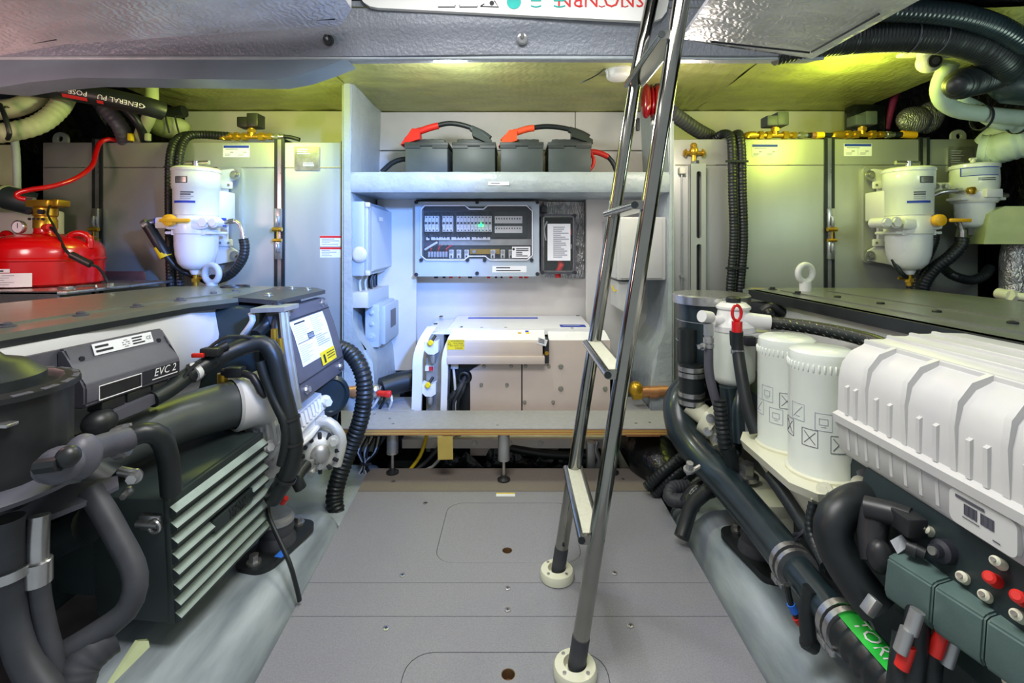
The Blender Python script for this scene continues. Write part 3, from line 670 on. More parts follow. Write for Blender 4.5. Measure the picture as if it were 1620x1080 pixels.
for za, zb in ((352.5, 341), (368, 357)):
    b = B(); b.bb(ex(782), ex(826.5), 2.695, 2.70, ez(za), ez(zb)); ls = part(b, 'marker_strip', m['label'], pn)
    b = B()
    for i in range(10): b.bb(ex(784+4.2*i), ex(785.6+4.2*i), 2.694, 2.695, ez(za-6.2), ez(zb+2.6))
    part(b, 'print', m['ink'], ls)
b = B(); b.bb(ex(690), ex(842), 2.725, 2.735, ez(388), ez(378)); part(b, 'din_rail', m['aluminium'], db)
for i, px in enumerate((712.5, 724.5, 737, 779, 795, 808)):
    b = B(); b.bb(ex(px-3.5), ex(px+3.5), 2.675, 2.715, ez(409), ez(395), .003); fz = part(b, 'fuse_block', m['label'], db)
    b = B(); b.cyl((ex(px), 2.676, ez(398.5)), (ex(px), 2.668, ez(398.5)), .009, n=12); part(b, 'terminal_stud', m['aluminium'], fz)
    b = B(); b.bb(ex(px-1.2), ex(px+1.2), 2.672, 2.676, ez(408), ez(404)); part(b, 'fuse_mark', m['ink'], fz)
b = B(); b.bb(ex(742), ex(790), 2.69, 2.70, ez(402), ez(394)); bbr = part(b, 'busbar', m['brass'], db)
for px in (749, 782):
    b = B(); b.cyl((ex(px), 2.69, ez(398)), (ex(px), 2.678, ez(398)), .010, n=12); part(b, 'terminal_stud', m['steel'], bbr)
for i in range(7):
    b = B(); b.bb(ex(675+4.6*i), ex(678.6+4.6*i), 2.675, 2.71, ez(407), ez(398), .002); part(b, 'terminal', m['ink_pale'], db)
    b = B(); b.tube([(ex(677+4.6*i), 2.70, ez(399)), (ex(680+4*i), 2.68, ez(394)), (ex(676+6*i), 2.70, ez(388))], .004, 6); part(b, 'wire', m['rubber' if i % 3 else 'red_rubber'], db)
b = B(); b.tube([(ex(670), 2.68, ez(395)), (ex(680), 2.672, ez(389)), (ex(690), 2.68, ez(383))], .006, 8); part(b, 'wire', m['label'], db)
b = B(); q = V((ex(824.5), 2.6265, ez(399))); rect(b, q, (1, 0, 0), (0, 0, 1), s2*29, s2*18); st = part(b, 'rating_label', m['label'], db)
b = B(); print_lines(b, q+V((s2*2, -.001, 0)), (1, 0, 0), (0, 0, 1), s2*20, s2*14, 5, 2); b.cyl(q+V((-s2*12, -.0012, s2*5)), q+V((-s2*12, -.0014, s2*5)), s2*2, n=12); part(b, 'print', m['ink'], st)
q = V((ex(806), 2.6345, ez(425.5))); b = B(); rect(b, q, (1, 0, 0), (0, 0, 1), s2*54, s2*10); st = part(b, 'white_label', m['label'], db)
b = B(); print_lines(b, q+V((0, -.001, 0)), (1, 0, 0), (0, 0, 1), s2*42, s2*9, 2, 1, .35); part(b, 'print', m['ink'], st)
for px, w_, mm in ((687, 8, 'ink'), (700, 6, 'ink'), (711, 7, 'red_rubber'), (725, 4, 'red_rubber'), (742, 8, 'ink'), (772, 6, 'red_rubber'), (784, 5, 'ink'), (793, 4, 'ink'), (808, 6, 'red_rubber'), (824, 7, 'red_rubber'), (833, 8, 'red_rubber')):
    b = B(); b.cyl((ex(px), 2.70, ez(434)), (ex(px), 2.70, ez(441)), s2*w_*.42, n=12); part(b, 'cable_gland', m[mm], db)

# small dark fuse box
y0 = 2.66; s3 = y0/F; fx = lambda px: (px-816)*s3; fz_ = lambda py: 1-(py-384)*s3
fb = thing('fuse_box', 'small dark fuse box with a clear lid and printed sheet, right of the distribution box', 'electrical box', (fx(884), 2.74, fz_(385)))
b = B(); b.plate(rrect(fx(856), fx(911), fz_(433), fz_(339), .012), [rrect(fx(861), fx(906), fz_(428), fz_(344), .01)], 2.66, 2.785, 'XZ'); part(b, 'box_side', m['module_grey'], fb)
b = B(); b.bb(fx(858), fx(909), 2.775, 2.787, fz_(431), fz_(341)); part(b, 'box_back', m['panel_dark'], fb)
b = B(); b.bb(fx(857), fx(910), 2.652, 2.659, fz_(432), fz_(340), .002, 1); part(b, 'clear_lid', m['window_clear'], fb)
b = B(); b.tube([(fx(x), 2.651, fz_(y)) for x, y in ((860, 343), (907, 343), (907, 429), (860, 429), (860, 343))], .003, 6, smooth=False); part(b, 'lid_rim', m['label_silver'], fb)
for px, py in ((858, 341), (909, 341), (858, 431), (909, 431)):
    b = B(); b.cyl((fx(px), 2.657, fz_(py)), (fx(px), 2.645, fz_(py)), .010, n=12); part(b, 'lid_screw', m['ink'], fb)
q = V((fx(884), 2.649, fz_(383))); b = B(); rect(b, q, (1, 0, 0), (0, 0, 1), s3*36, s3*58); st = part(b, 'printed_sheet', m['label'], fb)
b = B(); print_lines(b, q+V((s3*4, -.001, 0)), (1, 0, 0), (0, 0, 1), s3*26, s3*50, 16, 9, .6); part(b, 'print', m['ink_pale'], st)
b = B(); b.tube([(fx(886), 2.70, fz_(408)), (fx(888), 2.68, fz_(420)), (fx(884), 2.70, fz_(430)), (fx(884), 2.70, fz_(440))], .016, 12); part(b, 'red_cable', m['red_rubber'], fb)
b = B(); b.bb(fx(902), fx(907), 2.70, 2.75, fz_(372), fz_(362), .004); part(b, 'red_fuse', m['red_rubber'], fb)
b = B(); b.bb(fx(902), fx(908), 2.70, 2.75, fz_(394), fz_(386), .004); part(b, 'fuse_holder', m['label'], fb)
b = B(); b.tube([(fx(866), 2.68, fz_(350)), (fx(861), 2.67, fz_(362)), (fx(864), 2.68, fz_(380))], .004, 6); part(b, 'wire', m['label'], fb)
b = B(); b.bb(fx(857), fx(866), 2.73, 2.785, fz_(335), fz_(323), .003); solo(b, 'relay', m['module_grey'], 'tiny grey relay on the foil above the fuse box', 'relay')

# ================================================================ BOXES ON THE PILLARS
jb = thing('control_box', 'tall pale grey control box with a round knob, high on the pillar', 'electrical box', (-.73, 2.5, 1.02))
b = B(); b.bb(-.776, -.715, 2.33, 2.74, .842, 1.197, .008); part(b, 'box_body', m['grey_plastic'], jb)
b = B(); b.rings([[(-.712, 2.36, .85), (-.712, 2.72, .86), (-.712, 2.72, 1.185), (-.712, 2.36, 1.19)], [(-.690, 2.42, .868), (-.680, 2.70, .875), (-.680, 2.70, 1.165), (-.690, 2.42, 1.172)]]); part(b, 'sloped_cover', m['grey_plastic'], jb)
b = B(); b.bb(-.716, -.700, 2.335, 2.40, .845, 1.193, .004); part(b, 'hinge_strip', m['grey_plastic'], jb)
b = B(); b.lathe([(.036, 0), (.038, .008), (.030, .018), (.022, .02)], (-.738, 2.33, .945), (0, -1, 0), 26); part(b, 'knob', m['white_plastic'], jb)
for z in (.857, 1.18):
    b = B(); b.bb(-.712, -.690, 2.328, 2.345, z-.012, z+.012, .004); part(b, 'latch', m['white_plastic'], jb)
b = B(); rect(b, V((-.684, 2.50, 1.12)), (0, 1, 0), (0, 0, 1), .07, .02); part(b, 'label_strip', m['label'], jb)
t = thing('cable_duct', 'white slotted cable duct below the tall control box', 'cable duct', (-.74, 2.54, .73))
b = B(); b.bb(-.776, -.700, 2.33, 2.76, .692, .766, .003); part(b, 'duct_body', m['white_plastic'], t)
b = B(); b.bb(-.704, -.696, 2.332, 2.76, .690, .769, .002); part(b, 'duct_cover', m['grey_plastic'], t)
for i in range(5):
    b = B(); q0 = V((-.755+.012*(i % 3), 2.42+.05*i, .84)); b.tube([q0, q0+V((-.008, -.012, -.035)), q0+V((-.002, -.01, -.085))], .006, 8); solo(b, 'cable', m['white_plastic' if i < 2 else 'rubber'], ('white cable nearest the aisle dropping from the control box into the duct', 'second white cable dropping from the control box into the duct', 'black cable next to the white ones above the duct', 'middle black cable above the duct', 'black cable nearest the back wall above the duct')[i], 'cable', ('white' if i < 2 else 'black')+' cables into the duct')
jb = thing('junction_box', 'lower blue-grey junction box with three screw caps under the cable duct', 'electrical box', (-.69, 2.58, .6))
b = B(); b.bb(-.735, -.665, 2.40, 2.77, .490, .698, .006); part(b, 'box_body', m['grey_plastic'], jb)
b = B(); b.bb(-.667, -.642, 2.43, 2.75, .497, .690, .008); part(b, 'cover', m['grey_plastic'], jb)
for z, r in ((.658, .011), (.605, .011), (.545, .019)):
    b = B(); b.lathe([(r, 0), (r*1.1, .005), (r*.6, .007), (r*.5, .012)], (-.70, 2.40, z), (0, -1, 0), 20); part(b, 'screw_cap', m['grey_plastic'], jb)
b = B(); b.box((-.641, 2.58, .61), (.002, .10, .09)); part(b, 'cover_plate', m['module_grey'], jb)

cb = thing('cabinet_box', 'white switch box on the pillar behind the ladder', 'electrical box', (.6, 2.5, .98))
b = B(); b.bb(.487, .72, 2.36, 2.70, .822, 1.124, .006); part(b, 'box_body', m['white_plastic'], cb)
b = B(); b.bb(.474, .489, 2.37, 2.70, .83, 1.116, .005); part(b, 'side_cover', m['white_plastic'], cb)
b = B(); b.bb(.50, .70, 2.352, 2.36, .83, 1.116, .004); part(b, 'front_cover', m['white_plastic'], cb)
jb = thing('socket_box', 'small white box with a sloped bottom under the white switch box', 'electrical box', (.58, 2.5, .72))
b = B(); b.prism([(.50, .81), (.60, .81), (.60, .645), (.575, .64), (.51, .675), (.50, .68)], 2.40, 2.6); part(b, 'box_body', m['white_plastic'], jb)
b = B(); b.tube([P(968, 452, 2.5), P(972, 460, 2.46), P(978, 458, 2.44)], .004, 6); part(b, 'earth_wire', m['yellow'], jb)

# red lamp, smoke detector
rl = thing('alarm_light', 'red emergency lamp with a banded lens on the pillar above the shelf', 'light', P(1030, 160, 2.33))
q = P(1030, 161, 2.33)
b = B(); b.box(q+V((.03, .02, 0)), (.03, .10, .19), .01); part(b, 'lamp_base', m['black_plastic'], rl)
b = B(); b.ball(q+V((-.026, -.01, 0)), (.026, .044, .082), 18, 14); b.ball(q+V((.028, -.01, 0)), (.026, .044, .082), 18, 14); part(b, 'lens', m['red_lens'], rl)
b = B(); b.ball(q+V((0, -.004, 0)), (.012, .046, .078), 14, 12); part(b, 'lens_band', m['red_lens'], rl)
for dz in (.10, -.10):
    b = B(); b.box(q+V((.006, -.0, dz)), (.012, .03, .02), .005); part(b, 'clip', m['white_plastic'], rl)
b = B(); b.box(P(1009, 197, 2.36), (.016, .02, .06), .004); solo(b, 'cable_clip', m['ink'], 'small black clip on the pillar just below the red lamp', 'clip')
q = V(((980-816)/F*2.12, 2.12, 1.738)); sd = thing('smoke_detector', 'round white smoke detector on the foil ceiling beside the ladder', 'smoke detector', q)
b = B(); b.lathe([(.056, .004), (.056, -.022), (.052, -.030), (.044, -.034)], q, n=30); part(b, 'detector_body', m['white_plastic'], sd)
b = B(); b.lathe([(.050, .006), (.060, .004), (.060, -.004), (.05, -.005)], q, n=30); part(b, 'detector_base', m['white_plastic'], sd)
b = B(); b.tube([P(918, 131, 2.1), P(930, 126, 2.08), P(945, 118, 2.08), P(960, 106, 2.1)], .0025, 6); solo(b, 'detector_wire', m['rubber'], 'thin dark wire on the foil ceiling running to the smoke detector', 'wire')
# ================================================================ FUEL TANKS
TY = 2.35; ts = TY/F
tx = lambda px: (px-816)*ts
tz = lambda py: 1-(py-384)*ts
def buckle(px, parent, py=370):
    x = tx(px); b = B()
    b.bb(x-.016, x+.016, TY-.022, TY-.006, tz(py-5), tz(py-40), .002); b.bb(x-.016, x+.016, TY-.022, TY-.006, tz(py+40), tz(py+8), .002)
    k = part(b, 'buckle_plate', m['steel'], parent)
    b = B(); b.box((x, TY-.030, tz(py-20)), (.012, .01, .05), .003); b.box((x, TY-.030, tz(py+22)), (.012, .01, .045), .003); part(b, 'lever', m['steel'], k)
    b = B(); b.cyl((x-.022, TY-.026, tz(py-7)), (x+.022, TY-.026, tz(py-7)), .010, n=12); b.cyl((x-.02, TY-.026, tz(py+10)), (x+.02, TY-.026, tz(py+10)), .008, n=12); b.cyl((x, TY-.026, tz(py-7)), (x, TY-.026, tz(py+10)), .004, n=10); part(b, 'draw_bolt', m['brass'], k)
def strap(px, parent, py0=222, py1=470):
    x = tx(px); b = B()
    b.bb(x-.024, x-.009, TY-.008, TY+.002, tz(py1), tz(py0-1)); b.bb(x+.009, x+.024, TY-.008, TY+.002, tz(py1), tz(py0-1)); b.bb(x-.024, x+.024, TY-.008, TY+.2, tz(py0-1), tz(py0-2.5))
    s_ = part(b, 'strap_webbing', m['rubber'], parent)
    b = B(); b.bb(x-.010, x+.010, TY-.007, TY+.001, tz(py1), tz(py0-1)); part(b, 'strap_band', m['steel'], parent)
    buckle(px, s_)
def tank(x0, x1, zt, name, label, seam_py):
    t = thing(name, label, 'tank', ((x0+x1)/2, TY+.18, .3))
    b = B(); b.bb(x0, x1, TY, TY+.36, .3, zt, .006); part(b, 'tank_shell', m['tank'], t)
    b = B(); b.cyl((x0+.01, TY, tz(seam_py)), (x1-.01, TY, tz(seam_py)), .003, n=8); part(b, 'weld_seam', m['steel'], t)
    return t
def sticker(px, py, w_, h_, parent, kind):
    q = V((tx(px), TY-.0005, tz(py))); b = B(); rect(b, q, (1, 0, 0), (0, 0, 1), w_*ts, h_*ts); st = part(b, 'sticker', m['label'], parent)
    if kind == 'fuel':
        b = B(); rect(b, q+V((0, -.0008, (h_/2-2.5)*ts)), (1, 0, 0), (0, 0, 1), w_*ts*.96, 4*ts, .0004); part(b, 'blue_band', m['ink_blue'], st)
        b = B(); print_lines(b, q+V((0, -.0008, (h_/2-6.5)*ts)), (1, 0, 0), (0, 0, 1), w_*ts*.8, 3*ts, 1, 3)
        for sx in (-.25, .25):
            rect(b, q+V((sx*w_*ts+.01, -.0008, -2*ts)), (1, 0, 0), (0, 0, 1), 5*ts, 2*ts, .0003)
            print_lines(b, q+V((sx*w_*ts, -.0008, -6*ts)), (1, 0, 0), (0, 0, 1), w_*.35*ts, 4*ts, 2, 7)
        rect(b, q+V((0, -.0008, -3*ts)), (1, 0, 0), (0, 0, 1), .0012, 11*ts, .0003); part(b, 'print', m['ink_pale'], st)
    else:
        b = B(); rect(b, q+V((0, -.0008, (h_/2-1.8)*ts)), (1, 0, 0), (0, 0, 1), w_*ts, 3.4*ts, .0004); part(b, 'red_band', m['ink_red'], st)
        b = B(); print_lines(b, q+V((0, -.0008, -1.2*ts)), (1, 0, 0), (0, 0, 1), w_*ts*.85, 11*ts, 4, int(py)); part(b, 'print', m['ink_pale'], st)
def lug(px, py, parent):
    x = tx(px); z = tz(py); b = B()
    b.plate([(x-.036, z-.02)]+[(x+.036*math.cos(a), z+.006+.03*math.sin(a)) for a in [PI-PI*k/10 for k in range(11)]]+[(x+.036, z-.02)], [circ(x, z+.004, .014, 14)], TY+.01, TY+.022, 'XZ')
    part(b, 'lifting_lug', m['tank'], parent)
lt = tank(tx(67), -.823, tz(225), 'fuel_tank', 'wide metal fuel tank behind the red extinguisher bottle', 265)
strap(155.5, lt); strap(443, lt); lug(92, 220, lt)
sticker(374, 239, 42, 19, lt, 'fuel'); sticker(523, 381, 33, 16.5, lt, 'warn'); sticker(523, 399, 33, 16.5, lt, 'warn')
b = B(); b.plate(rrect(tx(466), tx(506), tz(270), tz(232), .006), [], TY-.004, TY, 'XZ'); np_ = part(b, 'builders_plate', m['label_silver'], lt)
b = B(); print_lines(b, (tx(486), TY-.005, tz(240)), (1, 0, 0), (0, 0, 1), .09, .03, 3, 4); print_lines(b, (tx(490), TY-.005, tz(260)), (1, 0, 0), (0, 0, 1), .06, .02, 3, 5); part(b, 'print', m['label'], np_)
b = B(); b.bb(tx(541), tx(545), TY-.012, TY+.03, .3, tz(224)); part(b, 'edge_gasket', m['rubber'], lt)

rt = tank(tx(1065), tx(1548), tz(220), 'fuel_tank', 'wide metal fuel tank with a sight gauge and two white filters on its front', 261)
strap(1311, rt, 220); strap(1461, rt, 220); lug(1520, 216, rt)
sticker(1210, 238, 42, 20, rt, 'fuel'); sticker(1357, 237, 44, 20, rt, 'fuel')
b = B(); b.plate(rrect(tx(1499), tx(1538), tz(272), tz(232), .004), [], TY-.004, TY, 'XZ'); np_ = part(b, 'builders_plate', m['label_silver'], rt)
b = B(); print_lines(b, (tx(1518), TY-.005, tz(252)), (1, 0, 0), (0, 0, 1), .09, .09, 8, 4); part(b, 'print', m['ink_pale'], np_)
# sight gauge
b = B(); b.plate([(tx(1088), .3), (tx(1111), .3), (tx(1111), tz(261)), (tx(1088), tz(261))], [rrect(tx(1096.5), tx(1104), tz(377), tz(273), .010), rrect(tx(1096.5), tx(1104), tz(470), tz(386), .010)], TY-.045, TY-.035, 'XZ'); sg = part(b, 'gauge_shield', m['tank'], rt)
b = B(); b.bb(tx(1088), tx(1090), TY-.04, TY, .3, tz(261)); b.bb(tx(1109), tx(1111), TY-.04, TY, .3, tz(261)); part(b, 'shield_side', m['tank'], sg)
b = B(); b.cyl((tx(1100), TY-.02, .3), (tx(1100), TY-.02, tz(255)), .010, n=12); part(b, 'sight_tube', m['ink'], sg)
b = B(); b.cyl((tx(1077), TY-.015, .3), (tx(1077), TY-.015, tz(270)), .004, n=8); part(b, 'scale_rod', m['steel'], rt)
b = B(); b.bb(tx(1072), tx(1082), TY-.03, TY, tz(276), tz(266), .003); part(b, 'rod_bracket', m['panel_white'], rt)
b = B(); b.bb(tx(1074), tx(1080), TY-.03, TY, tz(438), tz(435)); part(b, 'rod_bracket', m['steel'], rt)
b = B(); x = tx(1095); b.cyl((x, TY-.02, tz(261)), (x, TY-.02, tz(232)), .011, n=12); b.cyl((x-.036, TY-.02, tz(243)), (x+.04, TY-.02, tz(243)), .009, n=12); b.hexbolt((x-.036, TY-.02, tz(243)), (-1, 0, 0), .013, .012); b.hexbolt((x+.04, TY-.02, tz(243)), (1, 0, 0), .013, .012); b.lathe([(.014, 0), (.016, .008), (.01, .016)], (x, TY-.02, tz(233)), n=14); b.lathe([(.012, 0), (.02, .01), (.02, .03), (.012, .04)], (x, TY-.02, tz(247)), n=14)
gv = part(b, 'gauge_valve', m['brass'], rt)
b = B(); b.cyl((x, TY-.02, tz(262)), (x, TY-.02, tz(256)), .014, n=6); part(b, 'nut', m['steel'], gv)

# brass shut-off valves on the tank tops
def valve(px, py, flip, label, full=True):
    Y = 2.40; t = thing('shutoff_valve', label, 'valve', P(px, py+6, Y))
    f = lambda a, c: P(px+a*flip, py+c, Y)
    b = B()
    b.cyl(f(-42, 0), f(34, 0), .0125, n=14)
    for a, l, r in ((-40, 9, .019), (-26, 6, .022), (-14, 7, .020), (12, 8, .021), (26, 7, .017)): b.cyl(f(a, 0), f(a+l, 0), r, n=6 if a != -40 else 14)
    b.cyl(f(0, 0), f(0, -16), .015, n=14); b.cyl(f(0, -6), f(0, -11), .021, n=6)
    if full: b.tube([f(-38, 0), f(-44, 1), f(-45, 5)], .019, 12)
    part(b, 'valve_body', m['brass'], t)
    b = B(); b.box(f(-4, -21)+V((0, 0, 0)), (.085, .07, .05), .006); b.box(f(7, -24), (.055, .075, .065), .005); part(b, 'actuator', m['black_plastic'] if px < 800 else m['battery'], t)
    b = B(); b.cyl(f(33, 0), f(52, 0), .013, n=12); b.cyl(f(38, 0), f(44, 0), .018, n=6); part(b, 'hose_end', m['steel'], t)
    return t, f
t, f = valve(398, 216, 1, 'brass valve with a black actuator on the tank behind the extinguisher')
b = B(); b.tube([f(50, 0), f(62, 1), f(76, 5)], .010, 10); part(b, 'hose', m['rubber'], t)
t, f = valve(1226, 214, 1, 'brass valve with a dull actuator on top of the sight-gauge tank, nearer the ladder')
b = B(); b.cyl(f(50, 0), f(92, 0), .013, n=12); h = part(b, 'hose', m['rubber'], t)
b = B(); b.cyl(f(64, 0), f(76, 0), .017, n=12); part(b, 'yellow_sleeve', m['yellow'], h)
b = B(); b.cyl(f(57, 0), f(64, 0), .016, n=12); part(b, 'crimp', m['copper'], h)
t, f = valve(1364, 213, 1, 'brass valve with a yellow tag on the sight-gauge tank, above the large white filter')
b = B(); b.cyl(f(50, 0), f(74, 0), .014, n=12); h = part(b, 'hose', m['rubber'], t)
b = B(); b.cyl(f(62, -1), f(84, 1), .018, n=12); part(b, 'yellow_tag', m['knob_yellow'], h)

# ================================================================ FUEL FILTERS
def knurl(b, c, axis, r, h, n=14): b.lathe([(r, 0), (r, h*.8), (r*.85, h)], c, axis, n)
def big_filter(px, Y, mir, label, px0=0):
    f = lambda a, py, dy=0: P(px+a*mir, py, Y)+V((0, dy, 0)); k = Y/F
    t = thing('fuel_filter', label, 'fuel filter', f(0, 425))
    prof = lambda L: [(r*k, -(py-384)*k+1) for r, py in L]
    # steel back plate and white bracket
    b = B(); x0, x1 = sorted((f(34, 0).x, f(74, 0).x)); zt, zb = f(0, 264).z, f(0, 416).z
    b.plate(rrect(x0*TY/Y-.0, x1*TY/Y, 1+(zb-1)*TY/Y, 1+(zt-1)*TY/Y, .02), [], TY-.014, TY, 'XZ'); part(b, 'back_plate', m['tank'], t)
    Yb = TY-.02; g = lambda a, py: (P(px+a*mir, py, Yb).x, P(px+a*mir, py, Yb).z)
    o = [g(24, 272), g(60, 268), g(68, 275), g(66, 284), g(52, 290), g(52, 388), g(66, 396), g(70, 404), g(66, 412), g(24, 420), g(8, 418), g(36, 396), g(36, 296), g(24, 296)]
    b = B(); b.prism(o, Yb-.02, Yb-.006, 'XZ'); br = part(b, 'bracket', m['white_paint'], t)
    for py in (277, 404):
        b = B(); q = P(px+61*mir, py, Yb-.02); b.cyl(q, q+V((0, -.006, 0)), .022, n=18); b.hexbolt(q+V((0, -.005, 0)), (0, -1, 0), .012, .014, False); part(b, 'mounting_bolt', m['steel'], br)
    for py in (293, 384):
        b = B(); q = P(px+46*mir, py, Yb-.02); b.box(q+V((0, -.004, 0)), (.07, .012, .035), .006); ea = part(b, 'bracket_ear', m['white_paint'], br)
        for dx in (-.02, .02):
            b = B(); b.cyl(q+V((dx, -.009, 0)), q+V((dx, -.013, 0)), .006, n=10); part(b, 'rivet', m['label_silver'], ea)
    b = B(); b.bb(*sorted((f(10, 0).x, f(31, 0).x)), Y+.03, Yb-.01, f(0, 348).z, f(0, 300).z, .006); part(b, 'bracket_arm', m['white_paint'], t)
    # canister
    c = (f(0, 0).x, Y, 0); ac = math.atan2(-c[0], Y)
    b = B(); b.lathe(prof([(28, 343), (31.5, 341), (32, 301), (33.5, 299), (34, 272), (33, 270)]), c, n=36); cn = part(b, 'canister', m['filter_white'], t)
    b = B(); b.lathe(prof([(33, 274), (34.8, 273), (34.8, 269), (32, 266.5), (10, 265)]), c, n=36); ld = part(b, 'lid', m['filter_white'], t)
    b = B(); b.cyl(f(-1, 266), f(-1, 255), .014, n=12); b.cyl(f(-17, 258), f(20, 257), .009, n=10); part(b, 't_handle', m['steel'], ld)
    def arc(name, a0, a1, p0, p1, mm, r):
        b = B(); n = 8; R = []
        for i in range(n+1):
            a = ac+a0+(a1-a0)*i/n; R.append([(c[0]+r*k*math.sin(a), Y-r*k*math.cos(a), f(0, pp).z) for pp in (p0, p1)])
        vv = [b.vs(x) for x in R]
        for i in range(n): b.face((vv[i][0], vv[i+1][0], vv[i+1][1], vv[i][1]))
        return part(b, name, m[mm], cn)
    sg = mir
    a0, a1 = sorted((-.62*sg, -.14*sg)); 
    arc('label_box', -.92 if sg > 0 else .42, -.36 if sg > 0 else 1.05, 293, 283, 'ink', 34.3); arc('label_box_fill', -.88 if sg > 0 else .46, -.40 if sg > 0 else 1.0, 292, 284, 'label_silver', 34.5)
    arc('blue_band', -1.1 if sg > 0 else -.05, -.05 if sg > 0 else .95, 323, 319.6, 'ink_blue', 32.4)
    for i in range(4): arc('print', -.7 if sg > 0 else .2, -.12-(.12*(i % 2)) if sg > 0 else .7, 307.6+3.2*i, 306+3.2*i, 'ink' if i < 2 else 'ink_pale', 32.4)
    # head
    b = B(); b.lathe(prof([(29, 372), (32, 370), (33, 346), (30, 341)]), c, n=36); b.bb(f(-36, 0).x, f(36, 0).x, Y-.06, Y+.07, f(0, 371).z, f(0, 366).z, .006); b.bb(f(-30, 0).x, f(30, 0).x, Y-.085, Y+.05, f(0, 364).z, f(0, 346).z, .012); hd = part(b, 'filter_head', m['white_paint'], t)
    for a in (-22, 0, 24):
        b = B(); b.cyl(f(a, 372, -.06), f(a, 364, -.06), .008, n=6); part(b, 'head_bolt', m['white_paint'], hd)
    for a, r in ((44, .022), (29, .025)):
        b = B(); q = f(a if mir > 0 else a+12, 353, -.05); b.cyl(q+V((0, .05, 0)), q+V((0, -.03, 0)), r, n=18); b.cyl(q+V((0, -.02, 0)), q+V((0, -.04, 0)), r*.8, n=6); part(b, 'port_plug', m['white_paint'], hd)
    b = B(); b.lathe([(.024, 0), (.026, .01), (.024, .026), (.016, .03)], f(-18, 350, -.085), (0, -1, 0), 20); hx = sorted((f(-30, 0).x, f(16 if mir > 0 else -62, 0).x)); b.bb(hx[0], hx[1], Y-.118, Y-.105, f(0, 353).z, f(0, 347.5).z, .004); part(b, 'shutoff_handle', m['knob_yellow'], hd)
    # bowl and drain
    b = B(); b.lathe(prof([(7, 434), (8.5, 431), (10, 427), (18, 424), (25, 416), (28.5, 404), (30, 390), (30.5, 371)]), c, n=36); part(b, 'bowl', m['bowl'], t)
    b = B(); b.cyl(f(-1, 452), f(-1, 432), .012, n=10); b.cyl(f(-1, 446), f(-1, 440), .018, n=6); b.cyl(f(2, 440), f(16, 440), .006, n=8); part(b, 'drain_cock', m['brass'], t)
    return t, f
LFY = 2.17
t, f = big_filter(311, LFY, 1, 'white fuel filter with a blue fitting on the tank behind the extinguisher')
b = B(); q = f(46, 352, -.03); b.cyl(f(36, 352, -.03), f(42, 352, -.03), .016, n=12); b.cyl(f(42, 352, -.03), f(51, 352, -.03), .021, n=6); part(b, 'blue_fitting', m['blue'], t)
b = B(); b.cyl(f(-52, 352, -.03), f(-36, 352, -.03), .013, n=12); b.box(f(-45, 353, -.03), (.05, .04, .05), .008); part(b, 'side_block', m['white_paint'], t)
b = B(); b.cyl(f(-56, 350, -.03), f(-51, 350, -.03), .017, n=10); part(b, 'blue_ring', m['blue'], t)
b = B(); b.tube([f(51, 352, -.03), f(64, 350, -.03), f(75, 356, -.03), f(80, 376, -.03)], .009, 10); b.cyl(f(66, 350, -.03), f(58, 351, -.03), .013, n=6); b.cyl(f(79, 372, -.03), f(80, 380, -.03), .012, n=12); part(b, 'bent_pipe', m['steel'], t)
b = B(); pts = [f(80, 378, -.03), f(82, 392, -.03), f(78, 410, -.03), f(60, 431, -.02), f(36, 441, .0), f(18, 442, .03)]
b.tube(pts, .021, 14, corr=.1, pitch=.013); solo(b, 'corrugated_hose', m['rubber'], 'ribbed black hose looping below the filter that has the blue fitting', 'hose')
b = B(); b.tube([f(-56, 350, -.03), f(-66, 352, -.03), f(-70, 355, -.03)], .012, 10); b.cyl(f(-66, 352, -.04), f(-73, 356, -.04), .019, n=10)
t2 = thing('fuel_hose', 'black fuel hose with a yellow sleeve left of the filter that has the blue fitting', 'hose', f(-40, 412))
part(b, 'hose_end', m['steel'], t2)
pts = [f(-71, 354, -.03), f(-62, 368, -.03), f(-50, 388, -.03), f(-43, 404, -.02)]
b = B(); b.tube(pts, .023, 14); part(b, 'hose', m['rubber'], t2)
b = B(); b.cyl(f(-51, 389, -.027), f(-43, 406, -.02), .0246, n=16); part(b, 'yellow_sleeve', m['yellow'], t2)
b = B(); b.tube([f(-43, 404, -.02), f(-30, 424, .0), f(-10, 438, .03), f(8, 446, .03)], .012, 12); part(b, 'tail_hose', m['rubber'], t2)
# pair of ribbed conduits rising to the valve
grp = 'ribbed conduits by the port filter'
for i, (px, dy) in enumerate(((269, 0), (283, .02))):
    pts = [P(px+2, 470, 2.26+dy), P(px, 400, 2.26+dy), P(px-1, 300, 2.26+dy), P(px+1, 245, 2.27+dy), P(px+12, 220-i*2, 2.32+dy), P(px+36, 213, 2.39), P(px+80, 215, 2.40)]
    b = B(); b.tube(pts, .020, 14, corr=.12, pitch=.0145); solo(b, 'corrugated_conduit', m['rubber'], ('left' if i == 0 else 'right')+' one of the paired ribbed conduits rising left of the blue-fitting filter', 'conduit')
b = B(); b.bb(P(258, 0, 2.23).x, P(296, 0, 2.23).x, 2.232, 2.238, P(0, 264, 2.23).z, P(0, 262, 2.23).z); solo(b, 'cable_tie', m['rubber'], 'black cable tie round the conduits left of the blue-fitting filter', 'cable tie')

